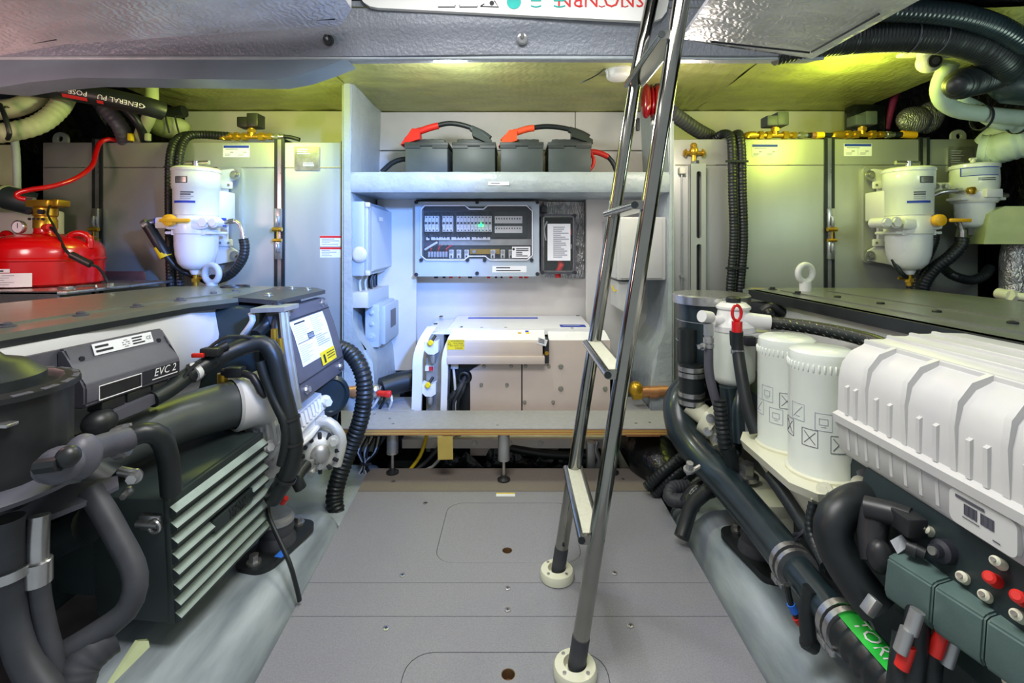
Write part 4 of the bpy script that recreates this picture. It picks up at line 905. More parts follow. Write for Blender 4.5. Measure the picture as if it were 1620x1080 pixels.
t, f = big_filter(1437, 2.17, -1, 'large white fuel filter on the sight-gauge tank, with a yellow handle')
b = B(); b.tube([f(-56, 349, -.04), f(-66, 351, -.04), f(-71, 362, -.04), f(-72, 376, -.04)], .010, 10); b.cyl(f(-72, 364, -.04), f(-72, 378, -.04), .014, n=12); part(b, 'bent_pipe', m['steel'], t)
b = B(); b.tube([f(24, 410, -.0), f(22, 420, -.01), f(16, 432, -.02), f(6, 438, -.01)], .010, 10); part(b, 'drain_hose', m['rubber'], t)
b = B(); b.tube([f(-72, 376, -.04), f(-70, 388, -.04), f(-56, 406, -.03), f(-40, 426, 0), f(-30, 450, .02), f(-28, 475, .03)], .027, 14, corr=.07, pitch=.014); solo(b, 'corrugated_hose', m['rubber'], 'thick ribbed black hose slanting down right of the large white filter', 'hose')
b = B(); b.tube([f(-52, 358, .04), f(-54, 380, .05), f(-44, 404, .05), f(-34, 430, .06), f(-30, 470, .06)], .024, 14, corr=.07, pitch=.014); solo(b, 'corrugated_hose', m['rubber'], 'ribbed black hose rising behind the large white filter to its head', 'hose')
b = B(); b.tube([f(-30, 376, .09), f(-31, 420, .09), f(-28, 470, .09)], .016, 12, corr=.07, pitch=.014); solo(b, 'corrugated_hose', m['rubber'], 'straight ribbed black hose just behind the bowl of the large white filter', 'hose')
b = B(); b.tube([P(1492, 424, 2.25), P(1508, 436, 2.2), P(1535, 443, 2.2), P(1556, 436, 2.2), P(1566, 424, 2.22)], .021, 14, corr=.07, pitch=.014); solo(b, 'corrugated_hose', m['rubber'], 'ribbed hose sagging in a U under the small white filter', 'hose')

# small filter
Y = 2.19; k = Y/F; fx2 = lambda a, py, dy=0: P(1541+a, py, Y)+V((0, dy, 0)); prof = lambda L: [(r*k, 1-(py-384)*k) for r, py in L]; c = (fx2(0, 0).x, Y, 0)
t = thing('fuel_filter', 'small white fuel filter with a blue-edged label, right of the large one', 'fuel filter', fx2(0, 355))
b = B(); b.lathe(prof([(28, 303), (30, 298), (30.5, 286), (30, 272), (29, 266)]), c, n=32); cn = part(b, 'canister', m['filter_white'], t)
b = B(); b.lathe(prof([(29, 269), (31, 267), (31, 262), (27, 260), (8, 259.5)]), c, n=32); part(b, 'lid', m['filter_white'], t)
b = B(); b.cyl(fx2(-2, 260), fx2(-2, 252), .010, n=10); b.cyl(fx2(-7, 252), fx2(3, 251), .006, n=8); part(b, 'bleed_screw', m['cream_paint'], t)
def arc2(name, a0, a1, p0, p1, mm, r):
    b = B(); n = 8; ac = math.atan2(-c[0], Y); vv = [b.vs([(c[0]+r*k*math.sin(ac+a0+(a1-a0)*i/n), Y-r*k*math.cos(ac+a0+(a1-a0)*i/n), fx2(0, pp).z) for pp in (p0, p1)]) for i in range(n+1)]
    for i in range(n): b.face((vv[i][0], vv[i+1][0], vv[i+1][1], vv[i][1]))
    part(b, name, m[mm], cn)
arc2('blue_edge', -.55, 1.1, 281, 267.5, 'ink_blue', 30.9); arc2('label', -.48, 1.1, 280, 268.8, 'grey_plastic', 31.2)
for i in range(2): arc2('print', .15, .9, 285.6+2.6*i, 284.4+2.6*i, 'ink', 31)
b = B(); b.lathe(prof([(27, 322), (30, 318), (30, 305), (26, 301)]), c, n=32); b.bb(fx2(-36, 0).x, fx2(34, 0).x, Y-.05, Y+.03, fx2(0, 318).z, fx2(0, 313).z, .004); b.bb(fx2(-12, 0).x, fx2(13, 0).x, Y-.095, Y, fx2(0, 315).z, fx2(0, 302).z, .004); hd = part(b, 'filter_head', m['white_paint'], t)
b = B(); b.lathe([(.016, 0), (.018, .02), (.010, .024)], fx2(-26, 304, -.055), (0, -1, 0), 6); part(b, 'brass_plug', m['brass'], hd)
b = B(); b.cyl(fx2(28, 308), fx2(52, 309), .011, n=10); b.cyl(fx2(36, 308), fx2(44, 309), .017, n=6); part(b, 'hose_fitting', m['steel'], hd)
b = B(); b.tube([fx2(-30, 303, -.03), fx2(-48, 303, -.02), fx2(-62, 308, .0), fx2(-68, 320, .02)], .010, 10); b.cyl(fx2(-38, 303, -.03), fx2(-30, 303, -.03), .014, n=6); part(b, 'bent_pipe', m['steel'], hd)
b = B(); b.lathe(prof([(7, 362), (20, 358), (23, 354), (25, 322)]), c, n=32); part(b, 'bowl', m['bowl'], t)
b = B(); b.cyl(fx2(-3, 372), fx2(-3, 358), .017, n=6); part(b, 'drain_plug', m['steel'], t)
b = B(); b.bb(fx2(-64, 0).x, fx2(-24, 0).x, TY-.13, TY-.11, fx2(0, 304).z, fx2(0, 287).z, .006); b.bb(fx2(-64, 0).x, fx2(-58, 0).x, TY-.13, TY, fx2(0, 304).z, fx2(0, 287).z, .006); br = part(b, 'bracket', m['cream_paint'], t)
for a in (-52, -37):
    b = B(); q = fx2(a, 293.5); q.y = TY-.131; b.hexbolt(q, (0, -1, 0), .010, .012); part(b, 'mounting_bolt', m['steel'], br)

# paired conduits down the right tank
for i, px in enumerate((1157, 1172)):
    pts = [P(px-30+12*i, 222-4*i, 2.45), P(px-14+8*i, 212, 2.40), P(px-2, 216, 2.32), P(px+1, 240, 2.29), P(px+2, 300, 2.28), P(px+4, 380, 2.28), P(px-1, 450, 2.28), P(px-2, 480, 2.28)]
    b = B(); b.tube(pts, .0215, 14, corr=.12, pitch=.0145); solo(b, 'corrugated_conduit', m['rubber'], ('left' if i == 0 else 'right')+' one of the paired ribbed conduits beside the sight gauge', 'conduit')
for py in (255, 424):
    b = B(); b.bb(P(1148, 0, 2.255).x, P(1184, 0, 2.255).x, 2.252, 2.258, P(0, py+1.5, 2.255).z, P(0, py-1.5, 2.255).z); solo(b, 'cable_tie', m['rubber'], ('upper' if py < 300 else 'lower')+' black tie round the conduits beside the sight gauge', 'cable tie')

# ================================================================ FIRE BOTTLE
ft = thing('bottle_shelf', 'bent steel tray on the hull side, under the red extinguisher bottle', 'shelf', (-1.9, 2.0, .8))
b = B(); b.bb(-2.45, P(205, 0, 2.0).x, 1.72, 2.25, .818, .830, .003); part(b, 'tray_plate', m['steel'], ft)
b = B(); b.bb(-2.45, -1.60, 1.72, 1.73, .775, .83); part(b, 'tray_lip', m['steel'], ft)
b = B(); b.plate(rrect(P(150, 0, 2.25).x, P(230, 0, 2.25).x, .80, P(0, 429, 2.25).z, .02), [], 2.25, 2.256, 'XZ'); part(b, 'tray_back', m['steel'], ft)
for px in (36, 175):
    b = B(); b.hexbolt(V((P(px, 458, 1.9).x, 1.9, .829)), (0, 0, 1), .012, .016); part(b, 'bolt', m['steel'], ft)
b = B(); b.tube([P(118, 458, 1.8), P(122, 453, 1.8), P(152, 452, 1.8), P(150, 457, 1.8)], .004, 6); b.box(P(104, 457, 1.8), (.04, .03, .02), .004); part(b, 'latch_wire', m['steel'], ft)
Y = 2.0; k = Y/F; fe = lambda a, py, dy=0: P(72+a, py, Y)+V((0, dy, 0)); prof = lambda L: [(r*k, 1-(py-384)*k) for r, py in L]; c = (fe(0, 0).x, Y, 0)
ex_ = thing('fire_extinguisher', 'round red extinguisher bottle with a brass valve on the steel tray', 'extinguisher', (c[0], Y, .83))
zb = 384+(1-.831)/k
b = B(); b.lathe(prof([(66, zb), (73, zb-4), (74, 412), (76, 410.5), (76, 408), (74, 406), (73.5, 394), (68, 384), (54, 376), (34, 371), (15, 369), (14, 366), (14, 360)]), c, n=44); bt = part(b, 'bottle', m['red_paint'], ex_)
for sg in (-1, 1):
    b = B(); b.tube([fe(44*sg, 379, -.02), fe(49*sg, 371, -.02), fe(60*sg, 369, -.01), fe(70*sg, 376, .0), fe(71*sg, 392, .0)], .0125, 10); part(b, 'carry_handle', m['red_paint'], ex_)
b = B(); b.lathe(prof([(12, 363), (15, 361), (15, 348), (13.5, 346), (13.5, 343), (15.5, 341), (15.5, 330), (12, 327)]), c, n=24); b.bb(fe(-18, 0).x, fe(18, 0).x, Y-.04, Y+.04, fe(0, 328).z, fe(0, 317).z, .006); b.bb(fe(16, 0).x, fe(30, 0).x, Y-.03, Y+.03, fe(0, 327).z, fe(0, 316).z, .006); vl = part(b, 'valve', m['brass'], ex_)
for a in (-9, 9):
    b = B(); b.cyl(fe(a, 336, -.035), fe(a, 336, -.05), .011, n=6); part(b, 'port', m['ink'], vl)
for a in (-12, -5, 2, 9):
    b = B(); b.cyl(fe(a, 347, -.032), fe(a, 347, -.038), .005, n=8); part(b, 'hole', m['ink'], vl)
b = B(); q = fe(-16, 360, -.06); b.lathe([(.026, 0), (.027, .012), (.024, .016), (.024, .010), (.001, .010)], q, (0, -1, 0), 24); g = part(b, 'pressure_gauge', m['steel'], ex_)
b = B(); b.cyl(q+V((0, -.0105, 0)), q+V((0, -.0115, 0)), .022, n=20); part(b, 'gauge_face', m['label'], g)
b = B(); b.bb(q.x-.001, q.x+.001, q.y-.013, q.y-.0125, q.z-.004, q.z+.016); part(b, 'needle', m['ink'], g)
b = B(); b.cyl(fe(11, 360, -.03), fe(30, 360, -.06), .014, n=12); part(b, 'red_connector', m['red_rubber'], ex_)
b = B(); b.cyl(fe(-14, 316, -.01), fe(-26, 315, -.01), .009, n=10); b.cyl(fe(-22, 315, -.01), fe(-30, 315, -.01), .006, n=8); part(b, 'hose_adapter', m['steel'], ex_)
pts = [fe(30, 360, -.06), fe(45, 372, -.07), fe(68, 396, -.1), fe(90, 412, -.1), fe(108, 420, -.08), fe(110, 436, -.05), fe(118, 452, -.05)]
b = B(); b.tube(pts, .0055, 8); part(b, 'sensor_cable', m['rubber'], ex_)
b = B(); b.cyl(fe(76, 402, -.1), fe(102, 417, -.09), .014, n=12); part(b, 'plug', m['black_plastic'], ex_)
b = B(); b.tube([fe(18, 326, -.03), fe(22, 340, -.05), fe(34, 356, -.06), fe(50, 376, -.08), fe(70, 399, -.1)], .004, 7); part(b, 'sensor_cable', m['rubber'], ex_)
b = B(); b.tube([fe(46, 380, -.07), fe(52, 386, -.09), fe(58, 398, -.1)], .003, 6); part(b, 'safety_pin', m['steel'], ex_)
def arc3(name, a0, a1, p0, p1, mm, parent, r=74.6):
    b = B(); n = 12; ac = math.atan2(-c[0], Y); vv = [b.vs([(c[0]+r*k*math.sin(ac+a0+(a1-a0)*i/n), Y-r*k*math.cos(ac+a0+(a1-a0)*i/n), fe(0, pp).z) for pp in (p0, p1)]) for i in range(n+1)]
    for i in range(n): b.face((vv[i][0], vv[i+1][0], vv[i+1][1], vv[i][1]))
    return part(b, name, m[mm], parent)
st = arc3('white_label', -1.02, -.19, zb-2, 428, 'label', ex_); 
for i in range(6): arc3('print', -.95+.3*(i == 0), -.45-.08*(i % 3), 431.5+3.3*i, 430.6+3.3*i, 'ink_pale', st, 75)
st = arc3('white_label', -1.1, -.52, 427, 421.5, 'label', ex_); arc3('print', -1.0, -.62, 425.4, 423.4, 'ink', st, 75)
pts = [P(42, 315, 1.99), P(30, 313, 1.98), P(27, 306, 1.98), P(48, 300, 2.0), P(85, 294, 2.05), P(120, 282, 2.12), P(145, 263, 2.2), P(152, 242, 2.26), P(158, 226, 2.3), P(172, 220, 2.33), P(184, 222, 2.36)]
b = B(); b.tube(pts, .010, 10); solo(b, 'red_hose', m['red_paint'], 'thin red hose from the extinguisher valve up to the tank top', 'hose')
# ================================================================ PORT ENGINE (left)
def strip_mesh(prof, y0, y1, n=1):
    """surface following a profile (x, z) between two depths, used for labels on curved faces"""
    b = B(); vv = [b.vs([(x, y0, z), (x, y1, z)]) for x, z in prof]
    for p, q in zip(vv, vv[1:]): b.face((p[0], p[1], q[1], q[0]))
    return b
le = thing('engine', 'marine diesel engine with a large black finned cooler, beside the red extinguisher', 'engine', (-1.2, 1.3, .08))
co = [(-1.07, .68), (-1.046, 1.0), (-1.0, 1.516), (-.93, 1.66), (-.98, 2.075), (-1.25, 2.17), (-1.46, 2.10), (-1.485, 1.98), (-1.58, 1.5), (-1.60, .68)]
b = B(); b.prism(co, .800, .815, 'XY'); cv = part(b, 'top_cover', m['cover_lit'], le)
b = B(); b.prism([(-.93, 1.655), (-.76, 1.572), (-.742, 1.92), (-.82, 2.02), (-.98, 2.076), (-1.0, 2.07), (-.952, 1.66)], .802, .8165, 'XY'); part(b, 'corner_plate', m['cover_shaded'], le)  # darker copy of the cover colour, shade painted in
ci = [(-1.185, .68), (-1.155, 1.0), (-1.105, 1.55), (-1.03, 1.80), (-1.06, 1.98), (-1.25, 2.10), (-1.42, 2.0), (-1.52, 1.5), (-1.54, .68)]
b = B(); b.prism(ci, .812, .8195, 'XY'); part(b, 'raised_panel', m['cover_lit'], cv)
b = B(); b.rings([[(-1.066, .68, .801), (-1.066, .68, .786), (-1.09, .68, .786), (-1.09, .68, .801)], [(-1.042, 1.0, .801), (-1.042, 1.0, .786), (-1.066, 1.0, .786), (-1.066, 1.0, .801)], [(-.997, 1.516, .801), (-.997, 1.516, .786), (-1.02, 1.516, .786), (-1.02, 1.516, .801)], [(-.93, 1.655, .801), (-.93, 1.655, .786), (-.96, 1.655, .786), (-.96, 1.655, .801)]]); part(b, 'cover_flange', m['black_metal'], cv)
def on_cover(px, py, z=.815): Y = (1-z)*F/(py-384); return V(((px-816)/F*Y, Y, z))
for px, py in ((10, 517), (128, 499), (217, 485.5), (285, 475.5), (338, 466), (372, 462), (425, 468), (462, 457), (487, 459)):
    q = on_cover(px, py); b = B(); b.lathe([(.017, 0), (.017, .003), (.010, .004), (.010, .009), (.007, .011)], q, n=16); part(b, 'cover_bolt', m['steel'] if px > 400 else m['module_grey'], cv)
b = B(); b.lathe([(.055, 0), (.053, .010), (.047, .010), (.045, .002)], on_cover(372, 455.5), n=30); part(b, 'oil_filler', m['rubber'], cv)
q = P(335, 433, 2.1); b = B(); b.torus(q, .037, .013, (.25, 1, 0), 30, 12); b.cyl(q+V((0, 0, -.06)), q+V((0, 0, -.036)), .022, n=18); part(b, 'lifting_eye', m['grey_plastic'], le, 'pale lifting eye')
# block
b = B(); b.rings([[(-1.10, y, .79), (-1.03, y, .785), (-1.015, y, .70), (-1.03, y, .60), (-1.09, y, .55), (-1.10, y, .52), (-1.5, y, .5), (-1.5, y, .79)] for y in (.70, 1.0, 1.3)] + [[(-1.06, 1.66, .79), (-.985, 1.66, .785), (-.97, 1.66, .70), (-.985, 1.66, .60), (-1.03, 1.66, .55), (-1.04, 1.66, .52), (-1.5, 1.66, .5), (-1.5, 1.66, .79)]])
part(b, 'cylinder_head', m['white_paint'], le)
b = B(); b.bb(-1.52, -1.08, .72, 1.78, .12, .52, .03); part(b, 'crankcase', m['panel_dark'], le)
b = B(); b.bb(-1.05, -.84, 1.62, 1.95, .40, .79, .02); part(b, 'front_housing', m['panel_dark'], le)
# control module
u = V((.0995, .995, 0)); v = V((.995, -.0995, 0)); MM = Matrix(((v.x, u.x, 0, -.962), (v.y, u.y, 0, .955), (0, 0, 1, 0), (0, 0, 0, 1)))
wpt = lambda x, y, z: MM @ V((x, y, z))
b = B(MM); b.prism([(-.03, .772), (.0, .776), (.004, .70), (.0, .668), (-.03, .665)], 0, .33, 'XZ'); ev = part(b, 'module_back_plate', m['module_grey'], le)
b = B(MM); pr = [(-.0, .778), (.016, .779), (.026, .750), (.034, .738), (.060, .712), (.066, .700), (.066, .664), (.058, .655), (0, .655)]
b.prism(pr, .07, .325, 'XZ'); bmesh.ops.bevel(b.bm, geom=[e for e in b.bm.edges], offset=.004, segments=2, affect='EDGES'); md = part(b, 'control_module', m['module_grey'], le, 'grey engine control module')
for yy in (.025,):
    b = B(MM); b.hexbolt((.004, yy, .735), (1, 0, 0), .012, .014); part(b, 'module_bolt', m['steel'], ev)
b = B(MM); b.cyl((.022, .10, .752), (.028, .10, .752), .006, n=10); b.cyl((.022, .30, .752), (.028, .30, .752), .006, n=10); part(b, 'screw', m['ink'], md)
dn1 = (V((.026, 0, .750))-V((.016, 0, .779))).normalized(); up1 = wpt(-dn1.x, 0, -dn1.z)-wpt(0, 0, 0)
q = wpt(.0225, .205, .7645)+V((.0010, 0, .0006)); b = B(); rect(b, q, u, up1, .155, .026); st = part(b, 'white_label', m['label'], md)
b = B(); nn = u.cross(up1).normalized(); print_lines(b, q+nn*.001+u*-.045, u, up1, .055, .02, 2, 3); print_lines(b, q+nn*.001+u*.045, u, up1, .05, .02, 3, 4)
for i in range(16): b.box(q+nn*.001+u*(-.005+.005*(i % 4))+up1*(-.008+.005*(i//4)), (.0035, .0035, .0006)) if (i*7) % 3 else None
part(b, 'print', m['ink'], st)
text('CE', .012, q+nn*.0015+u*.066, u, up1, m['ink'], md)
b = B(MM); b.bb(.065, .0672, .20, .318, .668, .697); part(b, 'name_strip', m['ink'], md)
text('EVC 2', .026, wpt(.0685, .272, .686), u, (0, 0, 1), m['ink_white'], md, shear=.25)
b = B(MM); b.bb(.0672, .0677, .235, .312, .6705, .6725); b.tube([(.0672, .10, .665), (.0672, .10, .695), (.0672, .205, .695), (.0672, .205, .665), (.0672, .10, .665)], .0012, 5, smooth=False); part(b, 'white_line', m['ink_white'], md)
b = B(MM); b.bb(.066, .0665, .103, .202, .667, .693); part(b, 'dark_window', m['black_plastic'], md)
for y0_, y1_ in ((.115, .175), (.178, .245), (.248, .30)):
    b = B(MM); b.bb(.02, .058, y0_, y1_, .632, .656, .005); part(b, 'plug', m['black_plastic'], md)
b = B(MM); b.rings([[(.03, .11, .632), (.068, .11, .628), (.068, .11, .606), (.03, .11, .60)], [(.03, .20, .638), (.070, .20, .634), (.070, .20, .608), (.03, .20, .602)], [(.03, .30, .64), (.066, .30, .638), (.066, .30, .618), (.03, .30, .612)]]); part(b, 'plug_lever', m['module_grey'], le)
b = B(MM); b.ball((.05, .118, .612), (.03, .035, .028)); part(b, 'plug_boot', m['black_plastic'], le)
# big intake pipe and white elbow
pts = [P(392, 634, 1.47), P(340, 646, 1.40), P(270, 668, 1.29), P(200, 695, 1.18), P(120, 735, 1.07), P(60, 775, 1.0)]
b = B(); b.tube(pts, lambda t: .069-.016*t, 26); part(b, 'intake_pipe', m['pipe_grey'], le)
b = B(); a_ = P(378, 637, 1.45); d_ = (pts[0]-pts[1]).normalized(); b.lathe([(.071, 0), (.080, .006), (.078, .05), (.084, .09), (.07, .13)], a_-d_*.02, d_, 32, capped=False); part(b, 'pipe_flange', m['white_paint'], le)
b = B(); b.ball(P(425, 640, 1.56), (.085, .10, .09), 24, 16); b.tube([P(425, 640, 1.56), P(437, 690, 1.56), P(440, 745, 1.55)], lambda t: .085-.02*t, 20); part(b, 'thermostat_housing', m['white_paint'], le)
for i in range(6):
    b = B(); x = 399+11*i; b.tube([P(x, 655+4*i, 1.50-.006*i), P(x+5, 680+5*i, 1.485-.006*i), P(x+3, 715+4*i, 1.49)], .009, 8); part(b, 'casting_rib', m['white_paint'], le)
b = B(); b.tube([P(392, 745, 1.50), P(425, 722, 1.47), P(452, 700, 1.46)], .012, 10); b.hexbolt(P(428, 705, 1.46), (.6, -1, .2), .012, .02); part(b, 'casting_flange', m['white_paint'], le)
# label board on the front corner
pf = [(-.742, .788), (-.728, .752), (-.727, .749), (-.708, .700), (-.690, .640), (-.676, .585), (-.671, .562), (-.6705, .559), (-.666, .508)]
b = B(); b.prism(pf+[(x-.035, z) for x, z in reversed(pf)], 1.53, 1.915, 'XZ'); bd = part(b, 'cover_plate', m['module_grey'], le, 'dark curved front plate')
for zz in (.7505, .5605):
    x = -.727 if zz > .6 else -.6705; b = B(); b.cyl((x+.0005, 1.53, zz), (x+.0005, 1.915, zz), .002, n=6); part(b, 'plate_groove', m['ink'], bd)
for y_, z, x in ((1.57, .772, -.7355), (1.87, .772, -.7355), (1.57, .532, -.668), (1.87, .532, -.668)):
    b = B(); b.hexbolt((x, y_, z), (1, 0, .2), .010, .014); part(b, 'plate_bolt', m['steel'], bd)
off = .0012
pm = [(x+off, z) for x, z in [(-.7253, .745), (-.708, .700), (-.690, .640), (-.6805, .603)]]
lb = part(strip_mesh(pm, 1.575, 1.845), 'white_label', m['label'], bd)
pm2 = [(x+.0008, z) for x, z in pm]
def lab(z0, z1, y0_, y1_, mm, name='print'):
    def X(z):
        for (xa_, za), (xb_, zb_) in zip(pm2, pm2[1:]):
            if zb_ <= z <= za: return xa_+(xb_-xa_)*(za-z)/(za-zb_)
        return pm2[-1][0]-(z-pm2[-1][1])*.3
    return part(strip_mesh([(X(z0), z0), (X((z0+z1)/2), (z0+z1)/2), (X(z1), z1)], y0_, y1_), name, m[mm], lb)
rnd = random.Random(5)
lab(.738, .733, 1.60, 1.68, 'ink')
for i in range(9): lab(.728-.0065*i, .7265-.0065*i, 1.585, 1.60+rnd.uniform(.03, .09), 'ink_pale')
for i in range(9): lab(.740-.0065*i, .7385-.0065*i, 1.72, 1.74+rnd.uniform(.04, .09), 'ink_pale')
for i in range(8): lab(.665-.0068*i, .6635-.0068*i, 1.585, 1.60+rnd.uniform(.03, .09), 'ink_pale')
for i in range(6): lab(.677-.007*i, .6755-.007*i, 1.72, 1.74+rnd.uniform(.04, .09), 'ink_blue')
lab(.695, .676, 1.665, 1.715, 'ink'); lab(.692, .679, 1.669, 1.711, 'grey_plastic', 'stamp'); lab(.6745, .6730, 1.58, 1.70, 'ink')
yx = [(-.6843, .617), (-.676, .585), (-.6725, .572)]
yl = part(strip_mesh([(x+.003, z) for x, z in yx], 1.715, 1.845), 'warning_label', m['yellow'], bd)
b = strip_mesh([(-.6775, .606), (-.6700, .578)], 1.735, 1.75); part(b, 'warning_mark', m['ink'], yl)
b = B()
for i in range(3): z = .607-.009*i; x = -.6843+(.617-z)*.26+.0045; b.poly([(x, 1.765, z), (x, 1.835, z), (x+.0006, 1.835, z-.003), (x+.0006, 1.765, z-.003)])
part(b, 'print', m['ink'], yl)
# bracket frame beside it
b = B(); b.tube([P(447, 494, 1.51), P(452, 540, 1.50), P(462, 600, 1.49), P(470, 648, 1.48)], .011, 8); b.tube([P(453, 494, 1.52), P(459, 540, 1.51), P(468, 600, 1.50), P(475, 645, 1.49)], .006, 8); part(b, 'bracket_post', m['aluminium'], le)
b = B(); b.rings([[P(396, 488, 1.50), P(450, 486, 1.50), P(450, 493, 1.50), P(396, 495, 1.50)], [P(396, 488, 1.50)+V((0, .10, 0)), P(450, 486, 1.5)+V((0, .10, 0)), P(450, 493, 1.5)+V((0, .10, 0)), P(396, 495, 1.5)+V((0, .10, 0))]]); part(b, 'bracket_top', m['aluminium'], le)
b = B(); b.tube([P(397, 494, 1.52), P(400, 506, 1.52), P(392, 520, 1.53), P(384, 530, 1.55)], .009, 8); part(b, 'bracket_arm', m['white_paint'], le)
b = B(); b.tube([P(430, 500, 1.55), P(420, 515, 1.54), P(405, 530, 1.5)], .018, 12); b.tube([P(440, 500, 1.54), P(437, 530, 1.52), P(441, 560, 1.5)], .016, 12); part(b, 'hose_bundle', m['rubber'], le)
b = B(); b.cyl(P(434, 520, 1.5), P(434, 540, 1.5), .010, n=10); b.cyl(P(443, 535, 1.49), P(445, 560, 1.49), .008, n=10); part(b, 'fitting', m['brass'], le)
b = B(); b.cyl(P(441, 478, 1.60), P(441, 488, 1.60), .022, n=16); part(b, 'rubber_stop', m['rubber'], le)
# harness
h1 = [P(240, 632, 1.19), P(268, 616, 1.24), P(300, 592, 1.30), P(345, 566, 1.36), P(385, 548, 1.41), P(415, 543, 1.43), P(432, 560, 1.43), P(445, 610, 1.43), P(460, 670, 1.42), P(465, 710, 1.42), P(455, 750, 1.41), P(440, 775, 1.41), P(432, 788, 1.42)]
b = B(); b.tube(h1, lambda t: .020+.005*min(1, t*2.2), 16); hn = part(b, 'wiring_harness', m['rubber'], le)
for px, py, Y, d in ((345, 566, 1.36, (1, .5, .4)), (303, 590, 1.30, (1, .6, .4)), (458, 662, 1.42, (.2, 0, -1)), (463, 700, 1.42, (0, 0, -1)), (452, 757, 1.41, (-.4, 0, -1))):
    b = B(); b.lathe([(.0235 if px < 400 else .027, -.004), (.026 if px < 400 else .0295, -.004), (.026 if px < 400 else .0295, .004), (.0235 if px < 400 else .027, .004)], P(px, py, Y), d, 18, capped=False); part(b, 'cable_tie', m['black_plastic'], hn)
b = B(); b.tube([P(303, 591, 1.30), P(310, 586, 1.315)], .0242, 16); part(b, 'white_tape', m['label'], hn)
b = B(); b.tube([P(411, 572, 1.41), P(418, 595, 1.41), P(432, 630, 1.41), P(450, 668, 1.40), P(452, 700, 1.40), P(445, 735, 1.40)], .0135, 12); part(b, 'side_hose', m['rubber'], hn)
b = B(); b.tube([P(352, 588, 1.42), P(380, 590, 1.42), P(400, 596, 1.41), P(412, 618, 1.41), P(420, 625, 1.42)], .011, 10); b.box(P(372, 588, 1.42), (.05, .03, .03), .005); part(b, 'sensor_lead', m['black_plastic'], le)
b = B(); b.cyl(P(352, 590, 1.44), P(352, 610, 1.44), .014, n=12); part(b, 'sensor', m['brass'], le)
b = B(); b.cyl(P(330, 560, 1.33), P(360, 545, 1.36), .012, n=10); b.box(P(335, 556, 1.33), (.05, .03, .022), .004); part(b, 'connector', m['black_plastic'], le)
b = B(); b.tube([P(325, 556, 1.33), P(350, 536, 1.35), P(375, 532, 1.38), P(405, 535, 1.42)], .005, 6); b.tube([P(285, 605, 1.26), P(300, 585, 1.28), P(318, 570, 1.30)], .005, 6); part(b, 'thin_lead', m['black_plastic'], le)
b = B(); b.box(P(313, 562, 1.31), (.032, .01, .012), .003); part(b, 'red_tab', m['red_rubber'], le)
# coolant expansion / black ribbed canister at the near end
c = (-.905, .82, .006)
b = B(); b.lathe([(.120, .58), (.127, .62), (.127, .742), (.137, .745), (.137, .754), (.115, .758), (.105, .752)], c, n=64, flute=.010, nf=20); cn = part(b, 'oil_separator', m['black_plastic'], le, 'fluted black canister')
b = B(); b.lathe([(.10, .588), (.160, .592), (.164, .600), (.155, .606), (.12, .61)], c, n=48); part(b, 'canister_flange', m['module_grey'], cn)
b = B(); b.lathe([(.092, .752), (.092, .770), (.085, .774), (.066, .792), (.040, .800), (.024, .818), (.0, .82)], c, n=36); part(b, 'canister_cap', m['rubber'], cn)
for i in range(20):
    a = 2*PI*i/20; b = B(); b.box((c[0]+.123*math.cos(a), c[1]+.123*math.sin(a), .758), (.024, .028, .008), .002, R=Matrix.Rotation(a, 3, 'Z')); part(b, 'clip_tooth', m['module_grey'], cn)
b = B(); b.box((c[0]+.115, c[1]-.06, .72), (.03, .02, .006), .002); part(b, 'clip_tab', m['steel'], cn)
# pipes and clamps of the near lower corner
b = B(); b.tube([P(195, 696, 1.0), P(228, 684, 1.02), P(252, 690, 1.04), P(265, 720, 1.06), P(271, 778, 1.09)], .021, 16); part(b, 'cooler_pipe', m['rubber'], le)
b = B(); b.tube([P(75, 742, .72), P(110, 726, .78), P(160, 706, .92), P(200, 695, 1.0)], lambda t: .020+.004*t, 16); b.ball(P(95, 735, .74), (.030, .03, .027)); b.ball(P(130, 722, .80), (.024, .03, .036)); part(b, 'valve_body', m['module_grey'], le)
b = B(); b.cyl(P(60, 738, .71), P(95, 733, .71), .011, n=8); b.ball(P(108, 722, .72), (.015, .016, .016)); part(b, 'valve_lever', m['black_plastic'], le)
b = B(); clamp_band(b, P(188, 700, 1.0), (1, .3, .2), .030, .014); clamp_band(b, P(196, 697, 1.0), (1, .3, .2), .030, .010); part(b, 'hose_clamp', m['steel'], le)
b = B(); b.hexbolt(P(214, 752, 1.0), (.3, -1, 0), .010, .02); b.hexbolt(P(205, 775, 1.0), (.3, -1, 0), .006, .03); b.cyl(P(190, 745, 1.0), P(215, 750, 1.0), .010, n=10); part(b, 'bolt', m['steel'], le)
fl = [(-.02, 838), (60, 822), (130, 796), (185, 770)]
b = B(); b.rings([[P(-30, 800, .93), P(-30, 842, .86), P(-30, 850, .86), P(-30, 810, .93)], [P(60, 776, .93), P(60, 822, .88), P(60, 831, .88), P(60, 786, .93)], [P(130, 762, .96), P(130, 795, .92), P(130, 803, .92), P(130, 772, .96)], [P(186, 752, .99), P(188, 768, .97), P(188, 774, .97), P(186, 762, .99)]]); part(b, 'flange_plate', m['module_grey'], le)
b = B(); b.hexbolt(P(30, 792, .88), (0, -.3, 1), .017, .045); part(b, 'bolt', m['black_metal'], le)
for px, Y in ((20, .85), (62, .87)):
    pass
b = B(); b.tube([P(62, 815, .86), P(60, 850, .855), P(60, 900, .85)], .0155, 14); b.lathe([(.0175, -.02), (.020, -.018), (.020, .02), (.0175, .022)], P(60, 905, .85), (0, 0, 1), 20); part(b, 'hose_ferrule', m['steel'], le)
